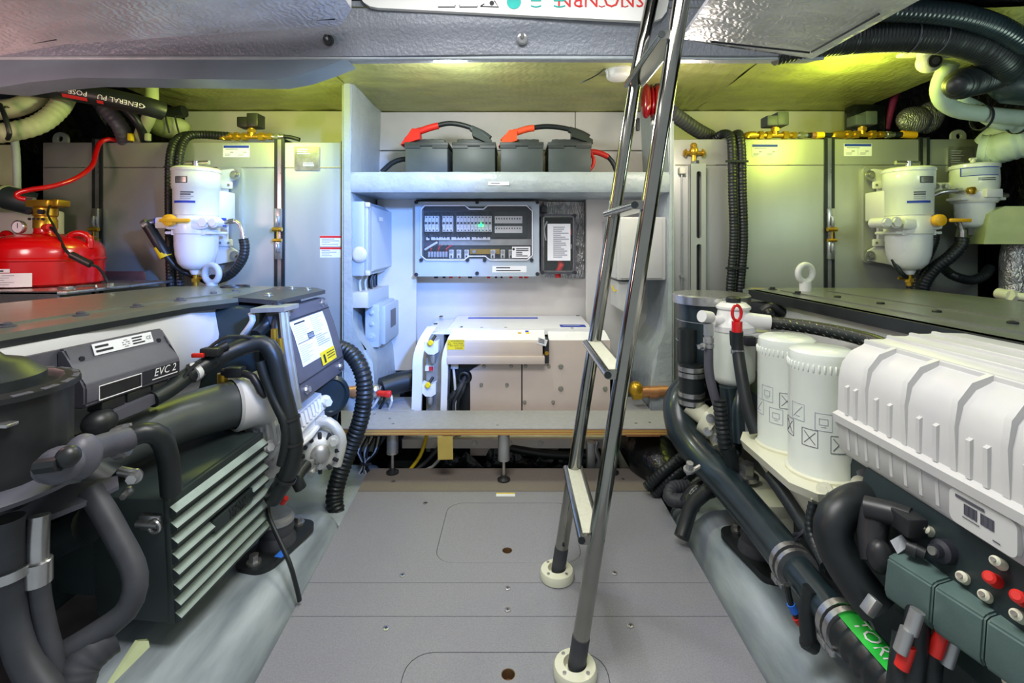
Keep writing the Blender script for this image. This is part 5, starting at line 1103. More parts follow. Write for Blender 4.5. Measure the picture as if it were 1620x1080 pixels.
b = B(); b.tube([P(61, 905, .85), P(65, 950, .845), P(75, 1000, .84), P(85, 1040, .835), P(90, 1100, .83)], .0145, 14); part(b, 'coolant_hose', m['rubber_grey'], le)
b = B(); b.tube([P(10, 820, .83), P(12, 880, .83), P(20, 960, .83), P(36, 1030, .82), P(60, 1075, .81), P(90, 1120, .80)], lambda t: .024, 16); part(b, 'lower_hose', m['rubber_grey'], le)
b = B(); clamp_band(b, P(14, 905, .83), (.1, 0, -1), .029, .016); part(b, 'hose_clamp', m['steel'], le)
b = B(); b.tube([P(142, 775, .95), P(165, 810, .94), P(188, 852, .93), P(210, 895, .92), P(214, 930, .91), P(198, 968, .90), P(155, 1000, .88), P(110, 1028, .86), P(80, 1045, .85)], .0205, 16); part(b, 'return_hose', m['rubber_grey'], le)
b = B(); b.tube([P(175, 1005, .90), P(150, 1025, .88), P(125, 1055, .86), P(110, 1100, .84)], .034, 18, corr=.03, pitch=.014); part(b, 'grey_corrugated_hose', m['rubber_grey'], le)
b = B(); b.tube([P(20, 700, 1.05), P(100, 735, 1.06), P(160, 770, 1.08)], .05, 16); b.tube([P(-20, 800, 1.1), P(60, 860, 1.1), P(140, 830, 1.1)], .04, 14); part(b, 'black_pipework', m['rubber'], le)
b = B(); b.rings([[P(160, 1095, .86), P(214, 1012, .92), P(234, 1010, .92), P(236, 1020, .92)], [P(163, 1097, .86), P(215, 1014, .92), P(235, 1013, .92), P(237, 1023, .92)]]); part(b, 'thin_bracket', m['olive_duct'], le)
# finned cooler, turned about 14 degrees
d = V((.036, .343, .0205)).normalized(); nv = V((d.y, -d.x, 0)).normalized(); CL = .345; cw = nv.cross(d)
CM = Matrix(((nv.x, d.x, cw.x, -.763), (nv.y, d.y, cw.y, 1.118), (nv.z, d.z, cw.z, -.024), (0, 0, 0, 1)))
b = B(CM); b.bb(-.20, -.012, 0, CL, .165, .455, .008, 2); cb = part(b, 'finned_cooler', m['cooler'], le, 'black finned cooler')
b = B(CM); b.bb(-.018, -.004, .0, CL, .165, .455, .003); part(b, 'fin_frame', m['cooler'], cb)
zf = [.422, .386, .350, .314, .278, .242, .206, .176]
for i, z in enumerate(zf):
    segs = [(0.004, CL-.004)] if i not in (3, 4) else ([(.004, .12), (.27, CL-.004)] if i == 3 else [(.004, .12), (.12, CL-.004)])
    for y0_, y1_ in segs:
        b = B(CM); b.prism([(-.006, z+.016), (.011, z+.003), (.011, z-.003), (-.006, z-.013)], y0_, y1_, 'XZ'); f_ = part(b, 'fin', m['cooler'], cb)
        b = B(CM); b.poly([(-.0053, y0_, z+.0163), (.0113, y0_, z+.0034), (.0113, y1_, z+.0034), (-.0053, y1_, z+.0163)]); part(b, 'fin_lit_face', m['fin'], cb)  # lit upper slope painted pale over the dark fin
b = B(CM); b.bb(-.006, .009, .12, .27, .296, .332, .003); part(b, 'badge_block', m['cooler'], cb)
for t_, z in (('VOLVO', .322), ('PENTA', .306)):
    text(t_, .020, CM @ V((.0096, .205, z)), d, (0, 0, 1), m['black_metal'], le, .0012, name='badge_lettering')
b = B(CM); b.box((-.045, -.004, .405), (.05, .012, .035), .004); b.cyl((-.07, -.012, .405), (-.02, -.012, .405), .008, n=10); b.torus((-.028, -.014, .402), .013, .004, (0, 1, 0), 16, 6); part(b, 'latch', m['steel'], cb)
b = B(CM); b.bb(-.36, -.19, .02, CL-.02, .19, .44, .02); part(b, 'cooler_tank', m['panel_dark'], le)
# ribbed white block, pulley, alternator
b = B(); b.rings([[P(470, 655, 1.56), P(508, 622, 1.72), P(514, 655, 1.71), P(476, 700, 1.55)], [P(470, 655, 1.56)+V((-.10, .05, 0)), P(508, 622, 1.72)+V((-.10, .05, 0)), P(514, 655, 1.71)+V((-.10, .05, 0)), P(476, 700, 1.55)+V((-.10, .05, 0))]]); rbk = part(b, 'ribbed_block', m['white_paint'], le)
for i in range(7):
    t = (i+.5)/7; a = P(472, 656, 1.555).lerp(P(508, 624, 1.71), t); c2 = P(476, 676, 1.55).lerp(P(511, 640, 1.71), t); b = B(); b.tube([a+V((.004, -.002, 0)), c2+V((.006, -.002, 0))], .007, 6); part(b, 'rib', m['white_paint'], rbk)
b = B(); b.tube([P(474, 682, 1.545), P(512, 644, 1.70)], .008, 8); part(b, 'flange', m['white_paint'], rbk)
b = B(); b.tube([P(474, 704, 1.545), P(490, 690, 1.60), P(514, 660, 1.70)], .010, 8); b.hexbolt(P(513, 634, 1.70), (1, -.8, 0), .014, .03); part(b, 'lower_flange', m['white_paint'], rbk)
q = P(520, 625, 1.85); b = B(); b.lathe([(.02, -.01), (.068, 0), (.075, .012), (.060, .02), (.055, .012), (.03, .012)], q, (.62, -.75, .1), 34); part(b, 'pulley', m['hose_teal'], le)
b = B(); b.plate([(P(x, y, 1.9).x, P(x, y, 1.9).z) for x, y in ((518, 590), (536, 588), (547, 610), (547, 628), (536, 650), (532, 672), (516, 676), (508, 640))], [], 1.89, 1.905, 'XZ'); part(b, 'belt_guard', m['panel_dark'], le)
q = P(505, 712, 1.66); ax = V((.40, -.85, .12)).normalized()
b = B(); b.lathe([(.040, -.075), (.062, -.07), (.068, -.02), (.068, .0), (.060, .03), (.045, .045), (.02, .05)], q, ax, 30); al = part(b, 'alternator', m['cast'], le)
Q = ax.to_track_quat('Z', 'Y')
for i in range(12):
    a = 2*PI*i/12; o1 = q+Q @ V((.055*math.cos(a), .055*math.sin(a), .036)); b = B(); b.box(o1, (.020, .012, .022), .003, R=Q.to_matrix() @ Matrix.Rotation(a, 3, 'Z')); part(b, 'vent_slot', m['ink'], al)
b = B(); b.lathe([(.030, .045), (.030, .058), (.022, .066), (.010, .07)], q, ax, 20); part(b, 'rear_cap', m['aluminium'], al)
b = B(); b.cyl(q+Q @ V((-.02, -.03, .04)), q+Q @ V((-.03, -.05, .085)), .012, n=10); b.box(q+Q @ V((-.035, -.02, .07)), (.03, .02, .03), .004); b.hexbolt(q+Q @ V((.0, -.035, .05)), ax, .009, .02); part(b, 'terminal', m['aluminium'], al)
b = B(); b.tube([P(497, 668, 1.66), P(520, 668, 1.66), P(534, 682, 1.66), P(540, 700, 1.66), P(532, 735, 1.66)], .018, 10); b.hexbolt(P(527, 697, 1.62), (.4, -.9, 0), .012, .02); part(b, 'alternator_bracket', m['cast'], le)
b = B(); b.tube([P(476, 772, 1.5), P(470, 755, 1.5), P(485, 735, 1.55)], .018, 10); part(b, 'alternator_cable', m['rubber'], le)
b = B(); b.cyl(P(446, 795, 1.46), P(452, 787, 1.46), .010, n=10); part(b, 'red_boot', m['red_rubber'], le)

# ================================================================ ENGINE MOUNTS
def mount(name, label, x, y, a):
    t = thing(name, label, 'engine mount', (x, y, .079)); M_ = Matrix.Translation((x, y, 0)) @ Matrix.Rotation(a, 4, 'Z')
    b = B(M_); b.prism([(p, q_) for p, q_ in rrect(-.055, .055, -.13, .13, .04)], .072, .090, 'XY'); part(b, 'base_plate', m['black_metal'], t)
    b = B(M_); b.lathe([(.054, .088), (.052, .105), (.044, .12), (.047, .135), (.042, .150)], n=30); part(b, 'rubber_block', m['rubber_grey'], t)
    b = B(M_); b.lathe([(.043, .150), (.047, .155), (.047, .166), (.040, .170), (.040, .178), (.0, .180)], n=30); part(b, 'top_cup', m['aluminium'], t)
    b = B(M_); b.hexbolt((0, -.10, .09), (0, 0, 1), .013, .024); part(b, 'bolt', m['steel'], t)
    b = B(M_); b.hexbolt((0, .10, .09), (0, 0, 1), .013, .024); part(b, 'bolt', m['steel'], t)
    return t, M_
t, M_ = mount('engine_mount', 'rubber engine mount with blue tape behind the black finned cooler', -.725, 1.50, -.2)
b = B(M_); b.box((.05, -.05, .0905), (.024, .03, .002)); part(b, 'blue_tape', m['tape_blue'], t)
t, M_ = mount('engine_mount', 'rubber engine mount below the thick black exhaust hose', .715, 1.46, .15)
b = B(); b.tube([P(424, 788, 1.47), P(425, 815, 1.43), P(440, 850, 1.40), P(458, 890, 1.37), P(470, 932, 1.36), P(474, 950, 1.36)], .0062, 8); solo(b, 'cable', m['rubber'], 'thin black cable hanging past the engine mount with blue tape', 'cable')
b = B(); pts = [P(536, 550, 1.98), P(556, 560, 1.96), P(572, 586, 1.93), P(577, 620, 1.92), P(570, 665, 1.92), P(553, 710, 1.92), P(536, 755, 1.91), P(529, 790, 1.90), P(536, 822, 1.88), P(546, 850, 1.85)]
b.tube(pts, .034, 18, corr=.13, pitch=.0165); solo(b, 'corrugated_hose', m['rubber'], 'thick ribbed black hose arching from behind the dark label plate to the floor edge', 'hose')

# ================================================================ STARBOARD ENGINE (right)
re_ = thing('engine', 'marine diesel engine with two white oil filters and a ribbed white box', 'engine', (1.2, 1.3, .08))
zc = .80
b = B(); b.prism([(1.02, .55), (1.0, 2.10), (.985, 2.14), (1.03, 2.19), (1.72, 2.17), (1.76, .55)], zc-.016, zc, 'XY'); cv = part(b, 'top_cover', m['cover_lit'], re_)
b = B(); b.prism([(1.115, .55), (1.10, 2.05), (1.18, 2.15), (1.60, 2.13), (1.62, .55)], zc-.002, zc+.005, 'XY'); b.prism([(1.27, .55), (1.25, 1.98), (1.32, 2.08), (1.56, 2.06), (1.58, .55)], zc+.004, zc+.009, 'XY'); part(b, 'raised_panel', m['cover_lit'], cv)
b = B(); b.rings([[(1.012, .55, zc), (1.012, .55, zc-.034), (1.04, .55, zc-.034), (1.04, .55, zc)], [(.992, 2.10, zc), (.992, 2.10, zc-.034), (1.03, 2.10, zc-.034), (1.03, 2.10, zc)]]); part(b, 'cover_flange', m['black_metal'], cv)
for px, py in ((1222, 458), (1262, 465), (1325, 472.5), (1393, 483), (1482, 496.5), (1602, 515)):
    q = on_cover(px, py, zc); b = B(); b.lathe([(.018, 0), (.018, .003), (.011, .004), (.011, .010), (.007, .012)], q, n=16); part(b, 'cover_bolt', m['black_metal'], cv)
b = B(); b.box(on_cover(1198, 456, zc), (.06, .012, .001)); part(b, 'yellow_mark', m['yellow'], cv)
q = P(1274, 432, 2.0); b = B(); b.torus(q, .034, .012, (-.2, 1, 0), 30, 12); b.cyl(q+V((0, 0, -.075)), q+V((0, 0, -.034)), .022, n=18); part(b, 'lifting_eye', m['white_paint'], re_, 'white lifting eye')
b = B(); b.rings([[(1.03, y, .77), (1.02, y, .70), (1.03, y, .60), (1.06, y, .52), (1.06, y, .15), (1.6, y, .15), (1.6, y, .77)] for y in (.55, 1.2, 2.0)]+[[(1.06, 2.06, .77), (1.05, 2.06, .70), (1.06, 2.06, .60), (1.08, 2.06, .52), (1.08, 2.06, .15), (1.6, 2.06, .15), (1.6, 2.06, .77)]]); part(b, 'cylinder_head', m['white_paint'], re_)
b = B(); b.bb(.80, 1.1, .60, 1.95, .12, .50, .03); part(b, 'crankcase', m['panel_dark'], re_)
b = B(); q = P(1223, 491, 1.96); b.bb(q.x-.05, q.x+.06, 1.90, 2.06, q.z-.03, q.z+.025, .008); part(b, 'side_recess', m['ink'], re_)
b = B(); b.tube([P(1206, 492, 1.90), P(1220, 484, 1.89), P(1240, 495, 1.88)], .016, 10); b.ball(P(1216, 496, 1.88), .022, 12, 8); part(b, 'recess_plug', m['black_plastic'], re_)
# ribbed white box
Y1 = 1.10; pr = [(.735, .530), (.722, .545), (.718, .60), (.708, .605), (.706, .622), (.718, .628), (.720, .700), (.728, .735), (.748, .760), (.772, .772), (.79, .785), (.82, .785), (.84, .792), (.87, .792), (.89, .797), (.92, .797), (.94, .80), (1.02, .797), (1.02, .53)]
b = B(); b.rings([[(.745, Y1, .55), (.735, Y1, .60), (.735, Y1, .69), (.75, Y1, .735), (.79, Y1, .765), (.87, Y1, .775), (1.0, Y1, .775), (1.0, Y1, .55)]]+[[(.745, Y1+.012, .57), (.745, Y1+.012, .60), (.745, Y1+.012, .69), (.76, Y1+.012, .73), (.79, Y1+.012, .755), (.87, Y1+.012, .765), (1.0, Y1+.012, .765), (1.0, Y1+.012, .57)]][::1]); part(b, 'box_end', m['white_plastic'], re_)
b = B(); b.prism(pr, .40, Y1, 'XZ'); rb = part(b, 'ribbed_box', m['white_plastic'], re_, 'ribbed white plastic box')
ys = [1.066, 1.040, 1.012, .980, .945, .910, .876, .841, .807, .779, .750, .720, .69, .66]
for i, y in enumerate(ys):
    big = i in (2, 5, 8, 11)
    b = B()
    if big:
        w_ = .009; rr = [(.716, .628), (.713, .70), (.719, .742), (.742, .772), (.778, .785), (.79, .775), (.75, .745), (.73, .70), (.73, .628)]
        b.prism(rr, y-w_*.6, y+w_*.6, 'XZ')
    else: b.prism([(.7135, .628), (.7135, .688), (.720, .692), (.724, .628)], y-.004, y+.004, 'XZ')
    part(b, 'rib', m['white_plastic'], rb)
    b = B(); b.prism([(.7165, .603), (.7195, .552), (.728, .548), (.726, .603)], y-.0035, y+.0035, 'XZ'); part(b, 'lower_rib', m['white_plastic'], rb)
for x, z in ((.782, .781), (.832, .790), (.882, .796), (.932, .799)):
    b = B(); b.bb(x-.005, x+.005, .40, Y1+.002, z-.02, z+.004, .002, 1); part(b, 'top_rib', m['white_plastic'], rb)
b = B(); o = rrect(.70, .81, .548, .602, .012); b.plate([(y, z) for y, z in o], [], .712, .720, 'YZ'); plq = part(b, 'label_plaque', m['white_plastic'], rb)
def plq_txt(y, z): return V((.7112, y, z))
b = B(); print_lines(b, plq_txt(.755, .593), (0, -1, 0), (0, 0, 1), .085, .006, 1, 3, .8)
for i in range(16): wd = .0012+.0022*((i*5) % 3)/2; b.box(plq_txt(.782-.0028*i-.006*(i > 7), .578), (.0006, wd, .017))
print_lines(b, plq_txt(.76, .565), (0, -1, 0), (0, 0, 1), .05, .003, 1, 4); print_lines(b, plq_txt(.725, .557), (0, -1, 0), (0, 0, 1), .02, .004, 1, 4); part(b, 'barcode_print', m['module_grey'], plq)
for q in ((.745, 1.10, .70), (.73, 1.10, .60)):
    b = B(); b.ball(q, (.014, .02, .014), 12, 8); part(b, 'box_lug', m['white_plastic'], re_)
b = B(); b.cyl((1.018, .905, .752), (1.012, .905, .752), .006, n=10); b.cyl((1.018, .868, .75), (1.012, .868, .75), .006, n=10); part(b, 'plug_hole', m['ink'], re_)
# oil filters
def oil_filter(x, y, z0, z1, r, sd):
    b = B(); b.lathe([(r*.8, z0-.004), (r, z0+.004), (r, z0+.010), (r*.985, z0+.014), (r*.985, z1-.055), (r, z1-.052), (r*.97, z1-.03), (r*.985, z1-.022), (r*.95, z1-.008), (r*.8, z1), (0, z1+.002)], (x, y, 0), n=48); o = part(b, 'oil_filter', m['filter_white'], re_, 'white screw-on oil filter')
    b = B(); b.lathe([(r*.9, z0-.003), (r*1.015, z0-.002), (r*1.015, z0+.003), (r*.9, z0+.003)], (x, y, 0), n=40); part(b, 'seal', m['ink'], o)
    for i in range(48):
        a = 2*PI*i/48
    b = B()
    for i in range(40):
        a = 2*PI*i/40; b.box((x+r*.971*math.cos(a), y+r*.971*math.sin(a), z1-.041), (.008, .005, .020), .002, 1, R=Matrix.Rotation(a, 3, 'Z'))
    f_ = part(b, 'grip_flutes', m['filter_white'], o); f_['kind'] = 'stuff'
    def at(a, z): return V((x+r*.99*math.sin(a), y-r*.99*math.cos(a), z))
    for k, (a, z, sy) in enumerate(sd):
        h = .018; b = B()
        for p in ([(-1, -1), (1, -1), (1, 1), (-1, 1), (-1, -1)], [(-.7, -.7), (.7, .7)] if sy != 'b' else [(-.5, -.3), (.5, -.3), (.5, .4), (-.5, .4), (-.5, -.3)], [(-.7, .7), (.7, -.7)] if sy == 'x' else [(-.3, -.55), (.3, -.55)]):
            pth = []
            for (u0, w0), (u1, w1) in zip(p, p[1:]): pth += [at(a+(u0+(u1-u0)*t/4)*h/r, z+(w0+(w1-w0)*t/4)*h*1.15) for t in range(5)]
            b.tube(pth, .0008, 4, smooth=False)
        part(b, 'pictogram', m['ink_pale'] if sy != 'x' else m['module_grey'], o)
    return o
oil_filter(.776, 1.25, .425, .735, .077, [(-1.30, .581, 's'), (-.51, .569, 'b'), (-1.7, .535, 'x'), (-.9, .525, 'x'), (-.08, .518, 'x')])
oil_filter(.775, 1.41, .425, .735, .077, [(-1.2, .578, 'b'), (-.5, .568, 'x'), (-.86, .522, 'b'), (-1.6, .535, 's')])
b = B(); b.rings([[(.70, 1.14, .40), (.86, 1.12, .40), (.87, 1.50, .40), (.70, 1.50, .40), (.665, 1.44, .40), (.665, 1.20, .40)], [(.695, 1.135, .422), (.87, 1.11, .422), (.87, 1.51, .422), (.695, 1.51, .422), (.66, 1.45, .422), (.66, 1.19, .422)]]); fh = part(b, 'filter_housing', m['cream_paint'], re_)
b = B(); b.rings([[(.73, 1.20, .26), (.9, 1.20, .26), (.9, 1.46, .30), (.74, 1.46, .32)], [(.69, 1.15, .402), (.88, 1.15, .402), (.88, 1.49, .402), (.69, 1.49, .402)]]); part(b, 'housing_body', m['cream_paint'], re_)
for y in (1.25, 1.41):
    b = B(); b.lathe([(.082, .420), (.083, .428), (.078, .432)], (.775, y, 0), n=36); part(b, 'filter_seat', m['cream_paint'], fh)
for k, (px, py, Y) in enumerate(((1247, 763, 1.3), (1304, 775, 1.14), (1360, 765, 1.1), (1335, 790, 1.1))):
    b = B(); b.cyl(P(px, py, Y), P(px+4, py-2, Y+.06), .017, n=16); b.cyl(P(px-2, py, Y-.002), P(px, py, Y+.01), .010, n=6); part(b, 'housing_boss', m['cream_paint'] if k else m['blue'], re_)
for i in range(4):
    b = B(); b.tube([P(1230+26*i, 742+10*i, 1.34-.06*i), P(1236+26*i, 772+10*i, 1.36-.06*i), P(1250+24*i, 800, 1.40-.06*i)], .008, 8); part(b, 'casting_rib', m['cream_paint'], re_)
# water separator with red dipstick, canister
c = (P(1160, 0, 1.70).x, 1.70, 0); k = 1.70/F; Z = lambda py: 1-(py-384)*k
b = B(); b.lathe([(.02, Z(612)), (.05, Z(606)), (.067, Z(598)), (.069, Z(592)), (.069, Z(520)), (.060, Z(515))], c, n=36); sp = part(b, 'separator_bowl', m['filter_white'], re_)
b = B(); b.lathe([(.072, Z(522)), (.073, Z(514)), (.056, Z(504)), (.050, Z(490)), (.056, Z(487)), (.056, Z(484)), (.04, Z(478))], c, n=36); b.cyl((c[0]-.075, c[1]-.02, Z(506)), (c[0]-.03, c[1]-.02, Z(506)), .018, n=16); b.cyl((c[0]+.02, c[1]-.03, Z(503)), (c[0]+.10, c[1]-.05, Z(507)), .026, n=18); hd = part(b, 'separator_head', m['white_paint'], re_)
b = B(); b.lathe([(.024, Z(481)), (.024, Z(471)), (.018, Z(469))], c, n=20); part(b, 'cap', m['rubber'], hd)
b = B(); b.cyl(P(1110, 500, 1.62), P(1124, 502, 1.64), .02, n=16); part(b, 'port', m['white_paint'], hd)
b = B(); b.cyl(P(1121, 512, 1.62), P(1121, 530, 1.62), .0165, n=6); b.cyl(P(1121, 530, 1.62), P(1121, 556, 1.62), .013, n=14); b.hexbolt(P(1113, 548, 1.61), (-1, -.4, 0), .008, .02); b.lathe([(.017, -.008), (.017, .008)], P(1121, 538, 1.62), n=18); b.lathe([(.017, -.006), (.017, .006)], P(1121, 547, 1.62), n=18); part(b, 'hose_union', m['aluminium'], re_)
pts = [P(1121, 550, 1.62), P(1122, 590, 1.61), P(1130, 625, 1.60), P(1138, 650, 1.60)]
b = B(); b.tube(pts, .0145, 12); part(b, 'drain_hose', m['module_grey'], re_)
b = B(); b.tube([P(1138, 632, 1.595), P(1141, 665, 1.59), P(1146, 700, 1.58), P(1150, 715, 1.58)], .022, 14, corr=.14, pitch=.0145); part(b, 'corrugated_sleeve', m['rubber'], re_)
b = B(); b.tube([P(1150, 708, 1.575), P(1157, 725, 1.57), P(1160, 742, 1.57)], lambda t: .026-.008*t, 12); b.ball(P(1164, 718, 1.57), .014, 10, 8); part(b, 'sleeve_boot', m['rubber'], re_)
dr = P(1166, 545, 1.56)
b = B(); b.tube([P(1166, 524, 1.56), P(1167, 552, 1.56), P(1174, 600, 1.52), P(1184, 650, 1.48), P(1196, 685, 1.45)], .0185, 14); dh = part(b, 'dipstick_hose', m['rubber'], re_)
b = B(); b.cyl(P(1166, 527, 1.56), P(1166, 508, 1.56), .016, n=16); q = P(1165.5, 495, 1.56); R = []
for i in range(24):
    a = 2*PI*i/24; dd = V((math.cos(a)*.014, 0, math.sin(a)*.024)); nn = dd.normalized()
    R.append([q+dd+nn*.0055*math.cos(2*PI*j/8)+V((0, .0055*math.sin(2*PI*j/8), 0)) for j in range(8)])
b.rings(R, closed=True); part(b, 'dipstick_handle', m['red_paint'], re_, 'red loop dipstick handle')
b = B(); clamp_band(b, P(1167, 556, 1.56), (0, 0, 1), .0195, .014); part(b, 'hose_clamp', m['steel'], dh)
b = B(); b.tube([P(1156, 523, 1.58), P(1157, 545, 1.57), P(1162, 550, 1.57)], .004, 6); part(b, 'clip', m['ink'], re_)
b = B(); b.bb(P(1176, 0, 1.62).x, P(1192, 0, 1.62).x, 1.60, 1.65, P(0, 546, 1.62).z, P(0, 531, 1.62).z, .004); part(b, 'connector', m['ink'], re_)
b = B(); b.rings([[P(1172, 530, 1.62), P(1205, 530, 1.62), P(1220, 522, 1.7), P(1220, 526, 1.7), P(1206, 534, 1.62), P(1172, 534, 1.62)], [P(1172, 530, 1.62)+V((0, .07, 0)), P(1205, 530, 1.62)+V((0, .07, 0)), P(1220, 522, 1.7)+V((0, .07, 0)), P(1220, 526, 1.7)+V((0, .07, 0)), P(1206, 534, 1.62)+V((0, .07, 0)), P(1172, 534, 1.62)+V((0, .07, 0))]]); part(b, 'filter_bracket', m['white_paint'], re_)
pts = [P(1215, 511, 1.66), P(1240, 512, 1.62), P(1290, 519, 1.52), P(1340, 529, 1.42), P(1385, 541, 1.33), P(1410, 552, 1.28)]
b = B(); b.tube(pts, .0205, 16); hs = part(b, 'braided_hose', m['rubber'], re_)
b = B(); rnd = random.Random(1); pth = spline(pts, .012); frs = frames(pth)
for i in range(2, len(pth)-2):
    for j in range(5):
        a = 2*PI*j/5+i*.7; t_, u_, v_ = frs[i]; p = pth[i]+(u_*math.cos(a)+v_*math.sin(a))*.0209; b.tube([p, p+t_*.006+(u_*math.cos(a+.18)+v_*math.sin(a+.18)-u_*math.cos(a)-v_*math.sin(a))*.0209], .0009, 4, smooth=False)
fk = part(b, 'braid_fleck', m['label_silver'], hs); fk['kind'] = 'stuff'
b = B(); b.cyl(P(1206, 510, 1.67), P(1220, 511.5, 1.65), .018, n=6); part(b, 'hose_nut', m['aluminium'], hs)
c = (P(1124, 0, 1.90).x, 1.90, 0); k2 = 1.90/F; Z2 = lambda py: 1-(py-384)*k2
b = B(); b.lathe([(.118, Z2(580)), (.125, Z2(570)), (.126, Z2(478))], c, n=40); ca = part(b, 'breather_canister', m['hose_teal'], re_)
for py in (505, 538):
    b = B(); b.lathe([(.1262, Z2(py)-.001), (.1275, Z2(py)), (.1262, Z2(py)+.001)], c, n=40, capped=False); part(b, 'canister_seam', m['ink_pale'], ca)
b = B(); b.lathe([(.128, Z2(479)), (.141, Z2(478)), (.142, Z2(466)), (.138, Z2(464)), (.0, Z2(463.5))], c, n=44); cp = part(b, 'steel_cap', m['steel'], ca)
b = B(); b.bb(c[0]-.012, c[0]+.012, 1.752, 1.765, Z2(478), Z2(465), .002); part(b, 'cap_latch', m['aluminium'], cp)
b = B(); b.tube([P(1088, 520, 1.83), P(1088, 580, 1.83)], .033, 18); part(b, 'side_pipe', m['rubber'], ca)
b = B(); b.tube([P(1094, 575, 1.80), P(1094, 640, 1.80)], .043, 20); pl2 = part(b, 'down_pipe', m['rubber'], re_)
for py in (582, 591, 622, 634):
    b = B(); clamp_band(b, P(1094, py, 1.80), (0, 0, 1), .045, .016); part(b, 'hose_clamp', m['steel'], pl2)
b = B(); b.tube([P(1090, 638, 1.80), P(1108, 652, 1.78), P(1128, 668, 1.75)], .036, 18); b.cyl(P(1118, 660, 1.76), P(1136, 674, 1.73), .058, n=24); b.tube([P(1128, 668, 1.75), P(1142, 700, 1.72)], .04, 14); part(b, 'water_pump', m['cream_paint'], re_)
for px, py in ((1124, 661), (1120, 682), (1135, 694)):
    b = B(); b.hexbolt(P(px, py, 1.70), (-.3, -1, .1), .010, .02); part(b, 'pump_bolt', m['steel'], re_)
b = B(); b.tube([P(1152, 610, 1.66), P(1156, 650, 1.66), P(1158, 715, 1.64)], .03, 14); b.tube([P(1170, 612, 1.66), P(1168, 650, 1.62), P(1170, 700, 1.60)], .022, 12); part(b, 'dark_pipework', m['hose_teal'], re_)
b = B(); b.bb(.70, .86, 1.42, 1.90, .20, .24, .006); b.bb(.74, .86, 1.42, 1.9, .10, .21, .006); part(b, 'mounting_arm', m['cream_paint'], re_)
b = B(); b.hexbolt(P(1181, 757, 1.56), (0, 0, 1), .024, .05); part(b, 'mount_bolt', m['steel'], re_)
b = B(); b.rings([[P(1178, 650, 1.60), P(1200, 690, 1.52), P(1205, 720, 1.5), P(1192, 700, 1.55), P(1176, 680, 1.6)], [P(1178, 650, 1.62), P(1200, 690, 1.54), P(1205, 720, 1.52), P(1192, 700, 1.57), P(1176, 680, 1.62)]]); part(b, 'side_plate', m['white_paint'], re_)
# lower near corner: dark panel, fuse boxes, studs
b = B(); b.rings([[(.80, 1.02, .55), (.725, 1.02, .535), (.70, 1.02, .45), (.72, 1.02, .30), (.90, 1.02, .3)], [(.82, .42, .55), (.735, .42, .535), (.735, .42, .45), (.76, .42, .30), (.92, .42, .3)]]); part(b, 'side_panel', m['panel_dark'], re_)
fd = V((.705-.66, .696-.875, 0)).normalized(); fn = V((fd.y, -fd.x, 0)); FM = Matrix(((fn.x, fd.x, 0, .660), (fn.y, fd.y, 0, .875), (0, 0, 1, 0), (0, 0, 0, 1)))
for y0_, y1_ in ((0, .078), (.080, .150), (.152, .30)):
    b = B(FM); b.prism([(-.05, .452), (-.006, .449), (.004, .444), (.010, .385), (.004, .372), (-.05, .365)], y0_, y1_, 'XZ'); bmesh.ops.bevel(b.bm, geom=[e for e in b.bm.edges], offset=.003, segments=2, affect='EDGES'); part(b, 'fuse_cover', m['fuse_teal'], re_)
for px, py, r, mm, nm in ((1467, 838, .014, 'cream_paint', 'stud_cap'), (1525, 914, .015, 'cream_paint', 'stud_cap'), (1578, 889, .013, 'cream_paint', 'stud_cap'), (1560, 943, .014, 'cream_paint', 'stud_cap'), (1611, 974, .014, 'cream_paint', 'stud_cap'), (1569, 915, .016, 'red_rubber', 'red_cap'), (1613, 945, .016, 'red_rubber', 'red_cap')):
    Y = .715*F/(px-816); q = V((.715, Y, 1-(py-384)/F*Y)); r *= .58; b = B(); b.lathe([(r*1.1, -.012), (r, .0), (r*.95, .008), (r*.6, .011)], q, (-.8, -.3, .5), 18); sc_ = part(b, nm, m[mm], re_)
    if mm != 'red_rubber':
        b = B(); b.cyl(q+V((-.0085, -.003, .0055)), q+V((-.012, -.0045, .0075)), r*.45, n=10); part(b, 'stud', m['label_silver'], sc_)
q = V((.71, .71*F/(1490-816), 0)); q.z = 1-(872-384)/F*q.y
b = B(); b.lathe([(.020, -.02), (.018, .004), (.011, .008), (.010, .018)], q, (-1, -.2, .2), 20); part(b, 'sensor_stud', m['ink'], re_)
b = B(); b.lathe([(.007, .018), (.007, .022)], q, (-1, -.2, .2), 14); part(b, 'stud_tip', m['label_silver'], re_)
b = B(); b.tube([P(1370, 802, .93), P(1412, 812, .90), P(1440, 822, .88)], .021, 14); b.tube([P(1388, 800, .93), P(1380, 845, .92), P(1386, 888, .90)], .024, 14); b.bb(P(1422, 0, .87).x, P(1455, 0, .87).x, .85, .90, P(0, 842, .87).z, P(0, 812, .87).z, .004); b.ball(P(1392, 880, .89), (.022, .02, .03), 14, 10); part(b, 'black_joint', m['black_plastic'], re_)
b = B(); b.tube([P(1448, 868, .85), P(1464, 876, .84)], .009, 12); b.tube([P(1434, 864, .86), P(1450, 871, .85)], .013, 12); part(b, 'plug_stub', m['black_plastic'], re_)
b = B(); b.rings([[P(1408, 855, .875), P(1426, 845, .88), P(1440, 862, .875), P(1420, 876, .87)], [P(1409, 856, .88), P(1427, 846, .885), P(1441, 863, .88), P(1421, 877, .875)]]); part(b, 'paper_tab', m['label'], re_)
pts = [P(1392, 790, 1.03), P(1356, 793, 1.0), P(1324, 815, .98), P(1318, 852, .97), P(1338, 895, .95), P(1364, 932, .93), P(1390, 965, .91)]
b = B(); b.tube(pts, .035, 22); el = part(b, 'elbow_hose', m['rubber'], re_)
